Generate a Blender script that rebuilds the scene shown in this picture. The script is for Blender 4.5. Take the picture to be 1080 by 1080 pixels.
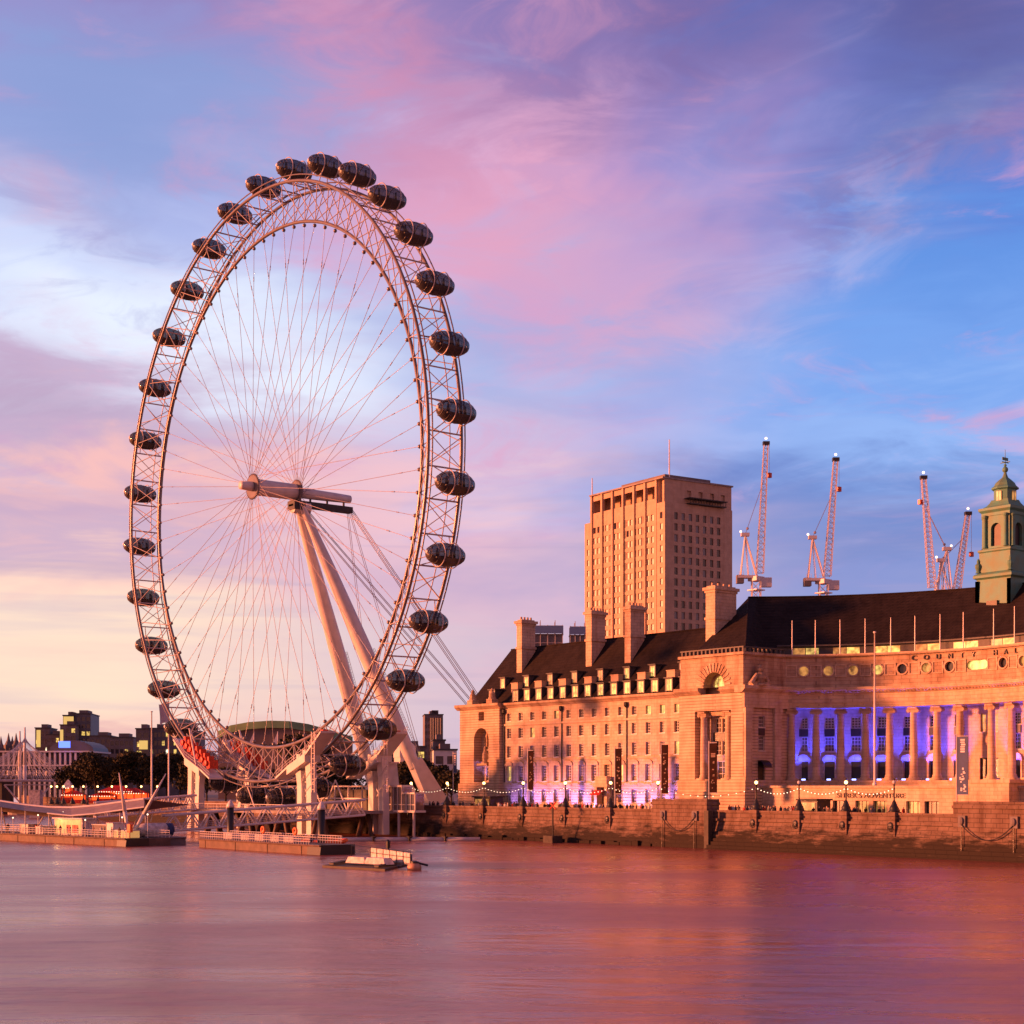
import bpy, bmesh, math, random
from math import sin, cos, pi, radians, sqrt, atan2
from mathutils import Vector, Matrix
random.seed(7)
C = bpy.context
SC = C.scene
for o in list(bpy.data.objects): bpy.data.objects.remove(o)

# ------------------------------------------------------------------ camera
CX, CY, CZ, YAW, FPX, YH = -159.1, -278.6, 9.5, radians(38.3), 1668.0, 829.0
cam = bpy.data.cameras.new('camera'); camo = bpy.data.objects.new('camera', cam)
SC.collection.objects.link(camo); SC.camera = camo
camo.location = (CX, CY, CZ); camo.rotation_euler = (pi/2, 0, -YAW)
cam.sensor_width = 36; cam.lens = FPX/1080*36; cam.shift_y = (YH-540)/1080
cam.clip_start = 1; cam.clip_end = 12000

# ------------------------------------------------------------------ light
EXPO = 1.2
SUN_EL, SUN_AZ = radians(7.0), radians(303)
SC.view_settings.view_transform = 'Standard'; SC.view_settings.look = 'None'
SC.view_settings.exposure = EXPO; SC.view_settings.gamma = 1
sun = bpy.data.lights.new('sun', 'SUN'); sun.energy = 5.0; sun.angle = radians(6); sun.color = (1.0, 0.258, 0.095)
suno = bpy.data.objects.new('sun', sun); SC.collection.objects.link(suno)
sd = Vector((sin(SUN_AZ)*cos(SUN_EL), cos(SUN_AZ)*cos(SUN_EL), sin(SUN_EL)))
suno.rotation_euler = sd.to_track_quat('Z', 'Y').to_euler()
suno.location = (-300, 200, 200)

def lin(c):
    return tuple(((x/255)/12.92 if x/255 <= 0.04045 else ((x/255+0.055)/1.055)**2.4) for x in c)

W = bpy.data.worlds.new('World'); SC.world = W; W.use_nodes = True
nt = W.node_tree; nt.nodes.clear()
def N(t, **k):
    n = nt.nodes.new(t)
    for a, b in k.items(): setattr(n, a, b)
    return n
def L(a, b): nt.links.new(a, b)
def M(op, a, b=None, c=None):
    n = N('ShaderNodeMath', operation=op)
    for i, v in enumerate((a, b, c)):
        if v is None: continue
        if isinstance(v, (int, float)): n.inputs[i].default_value = v
        else: L(v, n.inputs[i])
    return n.outputs[0]
tc = N('ShaderNodeTexCoord'); sx = N('ShaderNodeSeparateXYZ'); L(tc.outputs['Generated'], sx.inputs[0])
dx, dy, dz = sx.outputs
fr = M('ADD', M('MULTIPLY', dx, sin(YAW)), M('MULTIPLY', dy, cos(YAW)))
rr = M('SUBTRACT', M('MULTIPLY', dx, cos(YAW)), M('MULTIPLY', dy, sin(YAW)))
U = M('ARCTAN2', rr, fr)                       # azimuth from the river bend, radians
HY = M('SQRT', M('ADD', M('MULTIPLY', dx, dx), M('MULTIPLY', dy, dy)))
EL = M('ARCTAN2', dz, HY)                      # elevation, radians
def noise(vx, vy, vz, scale, detail=4, rough=0.55, dist=0.0):
    cb = N('ShaderNodeCombineXYZ')
    for i, v in enumerate((vx, vy, vz)):
        if isinstance(v, (int, float)): cb.inputs[i].default_value = v
        else: L(v, cb.inputs[i])
    n = N('ShaderNodeTexNoise'); L(cb.outputs[0], n.inputs['Vector'])
    n.inputs['Scale'].default_value = scale; n.inputs['Detail'].default_value = detail
    n.inputs['Roughness'].default_value = rough; n.inputs['Distortion'].default_value = dist
    return n.outputs['Fac']
# cloud-plane coordinates: clouds drift in long diagonal streaks that flatten towards the horizon
ve = M('POWER', M('MAXIMUM', EL, 0.0005), 0.75)
sA = M('SUBTRACT', M('MULTIPLY', U, 1.0), M('MULTIPLY', ve, 0.55))
n1 = noise(M('MULTIPLY', sA, 2.6), M('MULTIPLY', ve, 5.5), 3.1, 1.0, 5, 0.55, 0.6)
n2 = noise(M('MULTIPLY', U, 4.0), M('MULTIPLY', ve, 15.0), 9.7, 1.0, 5, 0.55, 0.5)
n3 = noise(M('MULTIPLY', sA, 9.0), M('MULTIPLY', ve, 26.0), 1.3, 1.0, 6, 0.62, 0.9)
n4 = noise(M('MULTIPLY', U, 3.2), M('MULTIPLY', EL, 60.0), 5.3, 1.0, 4, 0.5, 0.4)
Uw = M('ADD', U, M('MULTIPLY', M('SUBTRACT', n1, 0.5), 0.42))
Ew = M('ADD', EL, M('ADD', M('MULTIPLY', M('SUBTRACT', n2, 0.5), 0.17), M('MULTIPLY', M('SUBTRACT', n3, 0.5), 0.075)))
Ew = M('MAXIMUM', Ew, 0.0)
def ramp(fac, stops, scale):
    r = N('ShaderNodeValToRGB'); L(M('DIVIDE', fac, scale), r.inputs[0])
    cr = r.color_ramp; cr.interpolation = 'EASE'
    while len(cr.elements) < len(stops): cr.elements.new(0.5)
    for e, (p, c) in zip(cr.elements, stops):
        e.position = p/scale; e.color = (*lin(c), 1)
    return r.outputs[0]
def E_(y): return math.atan((829-y)/1668)
left = ramp(Ew, [(E_(815), (226,172,178)), (E_(752), (250,205,192)), (E_(690), (254,218,196)), (E_(640), (250,200,190)), (E_(590), (206,170,196)),
                 (E_(530), (246,186,184)), (E_(455), (196,168,200)), (E_(385), (226,232,255)), (E_(320), (196,206,246)), (E_(240), (172,180,232)), (E_(150), (146,160,216)),
                 (E_(70), (156,146,206)), (E_(-20), (150,120,184)), (0.62, (70,64,118)), (0.8, (44,42,92))], 0.8)
mid = ramp(Ew, [(E_(815), (212,178,192)), (E_(740), (208,182,206)), (E_(650), (220,178,202)), (E_(560), (240,190,202)), (E_(480), (204,180,216)),
                (E_(380), (164,172,222)), (E_(300), (206,166,206)), (E_(220), (224,162,196)), (E_(120), (196,146,188)), (E_(30), (146,124,186)), (0.62, (66,62,122)), (0.8, (42,42,96))], 0.8)
right = ramp(Ew, [(E_(815), (150,150,200)), (E_(700), (140,146,204)), (E_(610), (128,140,206)), (E_(560), (104,132,204)), (E_(480), (142,176,240)), (E_(400), (112,158,234)),
                  (E_(300), (92,142,224)), (E_(220), (84,124,212)), (E_(140), (100,120,202)), (E_(60), (96,104,178)), (E_(-20), (110,88,146)), (0.62, (56,58,116)), (0.8, (40,42,96))], 0.8)
def mixc(f, a, b, mode='MIX'):
    m = N('ShaderNodeMix', data_type='RGBA', blend_type=mode)
    if isinstance(f, (int, float)): m.inputs[0].default_value = f
    else: L(f, m.inputs[0])
    for i, v in ((6, a), (7, b)):
        if isinstance(v, tuple): m.inputs[i].default_value = (*v, 1)
        else: L(v, m.inputs[i])
    return m.outputs[2]
def smooth(v, a, b):
    n = N('ShaderNodeMapRange', interpolation_type='SMOOTHSTEP')
    L(v, n.inputs[0]); n.inputs[1].default_value = a; n.inputs[2].default_value = b
    return n.outputs[0]
col = mixc(smooth(Uw, -0.24, -0.02), left, mid)
col = mixc(smooth(Uw, 0.0, 0.22), col, right)
# pink cloud wisps, pale wisps and dusky bars low down
low = M('SUBTRACT', 1.0, smooth(EL, 0.10, 0.24))
hi = smooth(EL, 0.07, 0.22)
col = mixc(M('MULTIPLY', M('MULTIPLY', smooth(n3, 0.50, 0.74), hi), 0.62), col, lin((228, 158, 192)))
col = mixc(M('MULTIPLY', M('MULTIPLY', smooth(n2, 0.53, 0.74), hi), 0.42), col, lin((206, 216, 255)))
col = mixc(M('MULTIPLY', M('MULTIPLY', smooth(n4, 0.52, 0.70), low), 0.65), col, lin((176, 156, 196)))
col = mixc(M('MULTIPLY', M('MULTIPLY', smooth(n1, 0.52, 0.72), hi), 0.42), col, lin((98, 106, 184)))
def blob(x, y, rx, ry, ang, nz, lo=0.38, hi_=0.66):
    U0, E0 = math.atan((x-540)/1668), E_(y); a = radians(ang)
    du = M('SUBTRACT', M('ADD', U, M('MULTIPLY', M('SUBTRACT', n1, 0.5), 0.10)), U0); de = M('SUBTRACT', M('ADD', EL, M('MULTIPLY', M('SUBTRACT', n2, 0.5), 0.10)), E0)
    p_ = M('ADD', M('MULTIPLY', du, cos(a)/rx*1668), M('MULTIPLY', de, sin(a)/rx*1668)); q_ = M('SUBTRACT', M('MULTIPLY', de, cos(a)/ry*1668), M('MULTIPLY', du, sin(a)/ry*1668))
    g_ = M('POWER', 2.718, M('MULTIPLY', M('ADD', M('MULTIPLY', p_, p_), M('MULTIPLY', q_, q_)), -1.0))
    return M('MULTIPLY', g_, smooth(nz, lo, hi_))
def lay(f, mx, c_):
    global col
    col = mixc(M('MULTIPLY', f, mx), col, lin(c_))
n5 = noise(M('MULTIPLY', sA, 16.0), M('MULTIPLY', ve, 46.0), 7.7, 1.0, 6, 0.6, 0.8)
lay(blob(40, 700, 330, 62, 0, n2, .05, .4), .65, (255, 224, 200))
lay(blob(150, 120, 210, 90, 12, n1, .22, .50), .88, (136, 154, 210))      # slate blue break, upper left
lay(blob(430, 150, 270, 75, -42, n3, .30, .58), .85, (224, 150, 184))     # long pink bank
lay(blob(560, 270, 190, 60, -15, n3, .30, .60), .60, (230, 164, 192))
lay(blob(110, 335, 210, 58, -16, n3, .26, .50), 1.0, (234, 241, 255))
lay(blob(30, 270, 150, 30, -20, n3, .34, .56), .8, (206, 216, 250))
lay(blob(60, 250, 160, 40, -18, n5, .46, .66), .55, (150, 150, 204))
lay(blob(120, 360, 170, 44, -16, n5, .50, .68), .55, (176, 176, 222))
lay(blob(30, 215, 60, 22, -20, n1, .2, .5), .5, (206, 166, 196))     # bright rift
lay(blob(300, 415, 130, 46, -8, n2, .22, .50), .85, (232, 238, 255))
lay(blob(20, 425, 130, 36, -14, n2, .30, .55), .80, (184, 156, 188))      # mauve cloud under the rift
lay(blob(60, 545, 190, 16, 3, n4, .25, .55), .70, (190, 160, 196))
lay(blob(90, 612, 170, 11, 2, n4, .25, .55), .60, (200, 166, 190))
lay(blob(860, 290, 210, 60, 48, n3, .32, .60), .60, (142, 182, 246))      # light blue shaft
lay(blob(800, 150, 260, 50, 35, n3, .36, .62), .45, (120, 160, 235))
lay(blob(985, 90, 230, 70, 25, n1, .22, .55), .85, (92, 84, 150))
lay(blob(940, 190, 150, 36, 30, n5, .44, .62), .6, (112, 100, 168))        # violet bank upper right
lay(blob(700, 60, 280, 60, 14, n3, .28, .58), .70, (134, 104, 164))
lay(blob(560, 170, 240, 60, -20, n5, .48, .66), .45, (190, 150, 198))
lay(blob(420, 60, 120, 40, -40, n5, .44, .62), .5, (206, 134, 172))
lay(blob(1020, 170, 130, 34, 25, n3, .36, .60), .45, (150, 106, 158))
lay(blob(760, 330, 150, 40, 12, n3, .36, .62), .45, (206, 170, 206))
lay(blob(950, 575, 240, 26, 3, n2, .25, .55), .75, (100, 124, 196))
lay(blob(660, 590, 240, 30, 4, n2, .30, .6), .35, (206, 176, 206))
col = mixc(M('MULTIPLY', smooth(EL, E_(170), E_(-30)), 0.26), col, mixc(1.0, col, (0.62, 0.55, 0.66), 'MULTIPLY'))
behind = smooth(M('ABSOLUTE', U), 0.6, 1.7)
col = mixc(behind, col, mixc(smooth(EL, 0.02, 0.5), lin((236, 146, 140)), lin((126, 94, 136))))
sky = N('ShaderNodeTexSky', sky_type='NISHITA'); sky.sun_disc = False
sky.sun_elevation = SUN_EL; sky.sun_rotation = SUN_AZ
bg1 = N('ShaderNodeBackground'); L(mixc(1.0, sky.outputs[0], (.2,.2,.2), 'MULTIPLY'), bg1.inputs[0]); bg1.inputs[1].default_value = 0.05
bg2 = N('ShaderNodeBackground'); L(col, bg2.inputs[0]); bg2.inputs[1].default_value = 1.0/2**EXPO
ad = N('ShaderNodeAddShader'); L(bg1.outputs[0], ad.inputs[0]); L(bg2.outputs[0], ad.inputs[1])
wo = N('ShaderNodeOutputWorld'); L(ad.outputs[0], wo.inputs[0])

# ------------------------------------------------------------------ survey helpers: sight lines met with known planes
_s, _c = sin(YAW), cos(YAW)
def ray(x):
    r = (x-540)/FPX
    return _s+r*_c, _c-r*_s
def atX(x, y, X):
    a, b = ray(x); d = (X-CX)/a
    return Vector((X, CY+d*b, CZ-(y-YH)*d/FPX))
def atY(x, y, Y):
    a, b = ray(x); d = (Y-CY)/b
    return Vector((CX+d*a, Y, CZ-(y-YH)*d/FPX))
def atZ(x, y, Z):
    a, b = ray(x); d = (CZ-Z)*FPX/(y-YH)
    return Vector((CX+d*a, CY+d*b, Z))
def atD(x, y, d):
    a, b = ray(x)
    return Vector((CX+d*a, CY+d*b, CZ-(y-YH)*d/FPX))

# ------------------------------------------------------------------ materials
def mat(name, base, rough=0.6, metal=0.0, nscale=0.0, namt=0.0, bump=0.0, emit=None, estr=0.0, spec=None, base2=None):
    m = bpy.data.materials.new(name); m.use_nodes = True
    t = m.node_tree; b = t.nodes['Principled BSDF']
    b.inputs['Base Color'].default_value = (*base, 1); b.inputs['Roughness'].default_value = rough; b.inputs['Metallic'].default_value = metal
    if spec is not None: b.inputs['Specular IOR Level'].default_value = spec
    if emit: b.inputs['Emission Color'].default_value = (*emit, 1); b.inputs['Emission Strength'].default_value = estr
    if nscale:
        g = t.nodes.new('ShaderNodeNewGeometry'); n = t.nodes.new('ShaderNodeTexNoise')
        n.inputs['Scale'].default_value = nscale; n.inputs['Detail'].default_value = 5
        t.links.new(g.outputs['Position'], n.inputs['Vector'])
        x = t.nodes.new('ShaderNodeMix'); x.data_type = 'RGBA'
        b2 = base2 or tuple(c*(1-namt) for c in base)
        x.inputs[6].default_value = (*base, 1); x.inputs[7].default_value = (*b2, 1)
        mr = t.nodes.new('ShaderNodeMapRange'); mr.inputs[1].default_value = 0.35; mr.inputs[2].default_value = 0.68
        t.links.new(n.outputs['Fac'], mr.inputs[0]); t.links.new(mr.outputs[0], x.inputs[0]); t.links.new(x.outputs[2], b.inputs['Base Color'])
        if bump:
            bp = t.nodes.new('ShaderNodeBump'); bp.inputs['Strength'].default_value = bump; bp.inputs['Distance'].default_value = 0.1
            t.links.new(n.outputs['Fac'], bp.inputs['Height']); t.links.new(bp.outputs[0], b.inputs['Normal'])
    return m

def stone_mat(name, base, course=0.5, length=1.1, groove=0.7, stain=0.25, rough=0.85, bump=0.5, tide=None):
    """ashlar: courses by height, joints by run, large weather stains; tide = (low colour, height)"""
    m = bpy.data.materials.new(name); m.use_nodes = True
    t = m.node_tree; b = t.nodes['Principled BSDF']; b.inputs['Roughness'].default_value = rough; b.inputs['Specular IOR Level'].default_value = 0.2
    def n(tp): return t.nodes.new(tp)
    def l(a, c): t.links.new(a, c)
    g = n('ShaderNodeNewGeometry'); s = n('ShaderNodeSeparateXYZ'); l(g.outputs['Position'], s.inputs[0])
    a = n('ShaderNodeMath'); a.operation = 'MULTIPLY_ADD'; l(s.outputs[0], a.inputs[0]); a.inputs[1].default_value = 0.83; l(s.outputs[1], a.inputs[2])
    cb = n('ShaderNodeCombineXYZ'); l(a.outputs[0], cb.inputs[0]); l(s.outputs[2], cb.inputs[1])
    br = n('ShaderNodeTexBrick'); l(cb.outputs[0], br.inputs['Vector']); br.inputs['Scale'].default_value = 1.0
    br.inputs['Brick Width'].default_value = length; br.inputs['Row Height'].default_value = course
    br.inputs['Mortar Size'].default_value = 0.035; br.inputs['Mortar Smooth'].default_value = 0.3; br.inputs['Bias'].default_value = 0
    br.inputs['Color1'].default_value = (*base, 1); br.inputs['Color2'].default_value = (*[c*0.90 for c in base], 1)
    br.inputs['Mortar'].default_value = (*[c*groove for c in base], 1)
    no = n('ShaderNodeTexNoise'); l(g.outputs['Position'], no.inputs['Vector']); no.inputs['Scale'].default_value = 0.35; no.inputs['Detail'].default_value = 7; no.inputs['Roughness'].default_value = 0.65
    mr = n('ShaderNodeMapRange'); mr.inputs[1].default_value = 0.4; mr.inputs[2].default_value = 0.75; l(no.outputs['Fac'], mr.inputs[0])
    ml = n('ShaderNodeMath'); ml.operation = 'MULTIPLY'; l(mr.outputs[0], ml.inputs[0]); ml.inputs[1].default_value = stain*2
    x = n('ShaderNodeMix'); x.data_type = 'RGBA'; x.blend_type = 'MULTIPLY'; l(ml.outputs[0], x.inputs[0]); l(br.outputs['Color'], x.inputs[6]); x.inputs[7].default_value = (0.55, 0.47, 0.42, 1)
    out = x.outputs[2]
    mp3 = n('ShaderNodeMapping'); mp3.inputs['Scale'].default_value = (.8,.8,.09); l(g.outputs['Position'], mp3.inputs[0]); n3_ = n('ShaderNodeTexNoise'); l(mp3.outputs[0], n3_.inputs['Vector']); n3_.inputs['Scale'].default_value = 1.0; n3_.inputs['Detail'].default_value = 6
    m3 = n('ShaderNodeMapRange'); m3.inputs[1].default_value = 0.5; m3.inputs[2].default_value = 0.78; m3.inputs[4].default_value = stain*1.7; l(n3_.outputs['Fac'], m3.inputs[0])
    x3 = n('ShaderNodeMix'); x3.data_type = 'RGBA'; x3.blend_type = 'MULTIPLY'; l(m3.outputs[0], x3.inputs[0]); l(out, x3.inputs[6]); x3.inputs[7].default_value = (0.50, 0.40, 0.35, 1); out = x3.outputs[2]
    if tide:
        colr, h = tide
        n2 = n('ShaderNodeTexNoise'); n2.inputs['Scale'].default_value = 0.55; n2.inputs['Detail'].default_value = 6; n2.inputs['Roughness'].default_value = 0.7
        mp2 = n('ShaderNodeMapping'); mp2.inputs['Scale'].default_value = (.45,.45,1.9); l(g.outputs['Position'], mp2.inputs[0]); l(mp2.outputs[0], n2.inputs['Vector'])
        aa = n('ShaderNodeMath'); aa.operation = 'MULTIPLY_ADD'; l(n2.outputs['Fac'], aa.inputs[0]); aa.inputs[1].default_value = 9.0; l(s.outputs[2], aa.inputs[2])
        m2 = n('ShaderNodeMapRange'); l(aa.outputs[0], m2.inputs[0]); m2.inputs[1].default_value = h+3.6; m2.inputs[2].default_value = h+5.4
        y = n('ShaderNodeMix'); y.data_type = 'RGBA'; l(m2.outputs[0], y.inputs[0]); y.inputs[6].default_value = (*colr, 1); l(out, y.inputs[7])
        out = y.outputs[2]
    l(out, b.inputs['Base Color'])
    bp = n('ShaderNodeBump'); bp.inputs['Strength'].default_value = bump; bp.inputs['Distance'].default_value = 0.07; bp.invert = True
    l(br.outputs['Fac'], bp.inputs['Height']); l(bp.outputs[0], b.inputs['Normal'])
    return m

MT = {}
MT['stone'] = stone_mat('portland_stone', (0.61, 0.475, 0.345), 0.55, 1.3, 0.66, 0.36, bump=0.45)
MT['rust'] = stone_mat('rusticated_stone', (0.60, 0.46, 0.33), 0.5, 30.0, 0.30, 0.34, bump=1.2)
MT['carved'] = stone_mat('carved_stone', (0.50, 0.375, 0.265), 0.62, 1.8, 0.62, 0.5, bump=0.6)
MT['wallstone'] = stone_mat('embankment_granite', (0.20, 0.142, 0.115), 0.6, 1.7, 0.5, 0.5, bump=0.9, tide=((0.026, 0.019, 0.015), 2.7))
MT['roof'] = stone_mat('roof_tiles', (0.026, 0.018, 0.016), 0.55, 0.5, 0.40, 0.7, rough=0.8, bump=1.0)
MT['lead'] = mat('lead_sheet', (0.06, 0.06, 0.065), 0.6, 0, 2.0, 0.3)
MT['white'] = mat('white_paint', (0.66, 0.62, 0.60), 0.42, 0, 0.6, 0.15)
MT['steel'] = mat('painted_steel', (0.50, 0.45, 0.45), 0.38, 0, 0.5, 0.2)
MT['chord'] = mat('rim_steel', (0.19, 0.16, 0.16), 0.28, 0.1, 0.4, 0.25)
MT['cable'] = mat('steel_cable', (0.30, 0.26, 0.30), 0.45, 0.4)
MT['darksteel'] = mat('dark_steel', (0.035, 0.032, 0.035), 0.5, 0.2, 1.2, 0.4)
MT['black'] = mat('black_iron', (0.012, 0.011, 0.011), 0.45)
MT['glassdark'] = mat('tinted_glass', (0.018, 0.018, 0.022), 0.10, 0.0, spec=0.8)
_t = MT['glassdark'].node_tree; _tr = _t.nodes.new('ShaderNodeBsdfTransparent'); _tr.inputs[0].default_value = (.62,.64,.70,1); _mx = _t.nodes.new('ShaderNodeMixShader'); _mx.inputs[0].default_value = 0.42
_t.links.new(_t.nodes['Principled BSDF'].outputs[0], _mx.inputs[1]); _t.links.new(_tr.outputs[0], _mx.inputs[2]); _t.links.new(_mx.outputs[0], _t.nodes['Material Output'].inputs[0])
MT['hull'] = mat('capsule_hull', (0.05, 0.045, 0.045), 0.4, 0.0, spec=0.4)
MT['frame'] = mat('capsule_frame', (0.13, 0.12, 0.125), 0.4, 0.2)
MT['pane'] = mat('window_pane', (0.035, 0.03, 0.035), 0.12, 0.0, spec=0.7)
MT['panedull'] = mat('window_blind', (0.16, 0.12, 0.10), 0.35, 0.0, 0.9, 0.5)
MT['panemirror'] = mat('coated_pane', (0.75, 0.72, 0.66), 0.16, 0.85)
MT['panereflect'] = mat('painted_reflection_pane', (0.85, 0.80, 0.68), 0.35, 0, 0.7, 0.25)  # tower panes: sunset reflection painted into a pale matte base colour
MT['lit'] = mat('lit_pane', (0.3, 0.25, 0.1), 0.4, 0, emit=(1.0, 0.66, 0.16), estr=0.45)
MT['litdim'] = mat('dim_lit_pane', (0.2, 0.14, 0.08), 0.4, 0, emit=(1.0, 0.42, 0.10), estr=0.25)
MT['litwhite'] = mat('white_lit_pane', (0.4, 0.4, 0.35), 0.4, 0, emit=(1.0, 0.85, 0.55), estr=0.7)
MT['winframe'] = mat('sash_paint', (0.55, 0.50, 0.45), 0.5)
MT['brick'] = stone_mat('tower_stone', (0.53, 0.385, 0.275), 0.9, 2.4, 0.85, 0.2, bump=0.15)
MT['copper'] = mat('verdigris_copper', (0.08, 0.25, 0.19), 0.6, 0.0, 0.7, 0.4, 0.3, base2=(0.11, 0.19, 0.11))
MT['crane'] = mat('crane_paint', (0.62, 0.56, 0.56), 0.45)
MT['red'] = mat('red_paint', (0.62, 0.035, 0.012), 0.4, 0, 2.5, 0.55)
MT['orange'] = mat('orange_rubber', (0.75, 0.13, 0.02), 0.5)
MT['lampglow'] = mat('lamp_glass', (0.9, 0.7, 0.4), 0.3, 0, emit=(1.0, 0.58, 0.18), estr=3.0)
MT['bulb'] = mat('bulb_glass', (0.9, 0.8, 0.6), 0.3, 0, emit=(1.0, 0.80, 0.55), estr=1.0)
MT['bark'] = mat('bark', (0.05, 0.038, 0.03), 0.9, 0, 2.0, 0.4)
MT['pontoon'] = mat('pontoon_hull', (0.13, 0.08, 0.062), 0.7, 0, 0.8, 0.45)
MT['timber'] = mat('wet_timber', (0.05, 0.038, 0.03), 0.7, 0, 1.5, 0.5)
MT['canvas'] = mat('white_canvas', (0.66, 0.60, 0.60), 0.7, 0, 1.6, 0.5, 0.6)
MT['canopyunder'] = mat('canopy_lining', (0.34, 0.26, 0.24), 0.8, 0, 0.8, 0.3)
MT['glass'] = mat('pavilion_glass', (0.16, 0.15, 0.17), 0.1, 0.3, spec=0.8)
MT['concrete'] = mat('concrete', (0.30, 0.27, 0.26), 0.85, 0, 0.6, 0.35, 0.3)
MT['paving'] = mat('paving', (0.22, 0.19, 0.17), 0.85, 0, 0.4, 0.35)
MT['greyblue'] = mat('grey_cladding', (0.10, 0.105, 0.13), 0.5, 0, 0.3, 0.3)
MT['greycon'] = mat('grey_concrete', (0.17, 0.15, 0.155), 0.8, 0, 0.3, 0.3)
MT['bannerdark'] = mat('dark_banner', (0.012, 0.008, 0.008), 0.9, 0, 0.9, 0.5, spec=0.05, base2=(0.03, 0.010, 0.008))
MT['bannerblue'] = mat('blue_banner', (0.02, 0.045, 0.16), 0.7, 0, 1.1, 0.4)
MT['pale'] = mat('pale_print', (0.55, 0.50, 0.55), 0.7)
MT['greenroof'] = mat('green_copper_roof', (0.17, 0.27, 0.085), 0.7, 0, 0.15, 0.3)
MT['skin'] = mat('skin', (0.45, 0.26, 0.18), 0.6)
MT['blueglow'] = mat('blue_sign_glow', (0.05, 0.1, 0.4), 0.5, emit=(0.08, 0.15, 1.0), estr=1.3)
MT['redglow'] = mat('red_lit_panel', (0.6, 0.05, 0.02), 0.5, emit=(1.0, 0.09, 0.015), estr=0.75)
MT['uplight'] = mat('uplighter_lens', (0.3, 0.3, 0.9), 0.3, emit=(0.25, 0.3, 1.0), estr=3.0)

for k_ in ('lit','litdim','yellowglow','litwhite','kioskglow'):
    if k_ not in MT: continue
    t_ = MT[k_].node_tree; b_ = t_.nodes['Principled BSDF']; g_ = t_.nodes.new('ShaderNodeNewGeometry'); n_ = t_.nodes.new('ShaderNodeTexNoise'); n_.inputs['Scale'].default_value = 1.1; n_.inputs['Detail'].default_value = 3
    t_.links.new(g_.outputs['Position'], n_.inputs['Vector']); r_ = t_.nodes.new('ShaderNodeMapRange'); r_.inputs[1].default_value = .36; r_.inputs[2].default_value = .62; e_ = b_.inputs['Emission Strength'].default_value; r_.inputs[3].default_value = e_*.2; r_.inputs[4].default_value = e_*1.2
    t_.links.new(n_.outputs['Fac'], r_.inputs[0]); t_.links.new(r_.outputs[0], b_.inputs['Emission Strength'])
def leaf_mat(name, a, b):
    m = mat(name, a, 0.75, 0, 0.45, 0.0, base2=b, spec=0.15)
    return m
MT['leaf'] = leaf_mat('plane_leaves', (0.055, 0.050, 0.028), (0.028, 0.028, 0.016))

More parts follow.
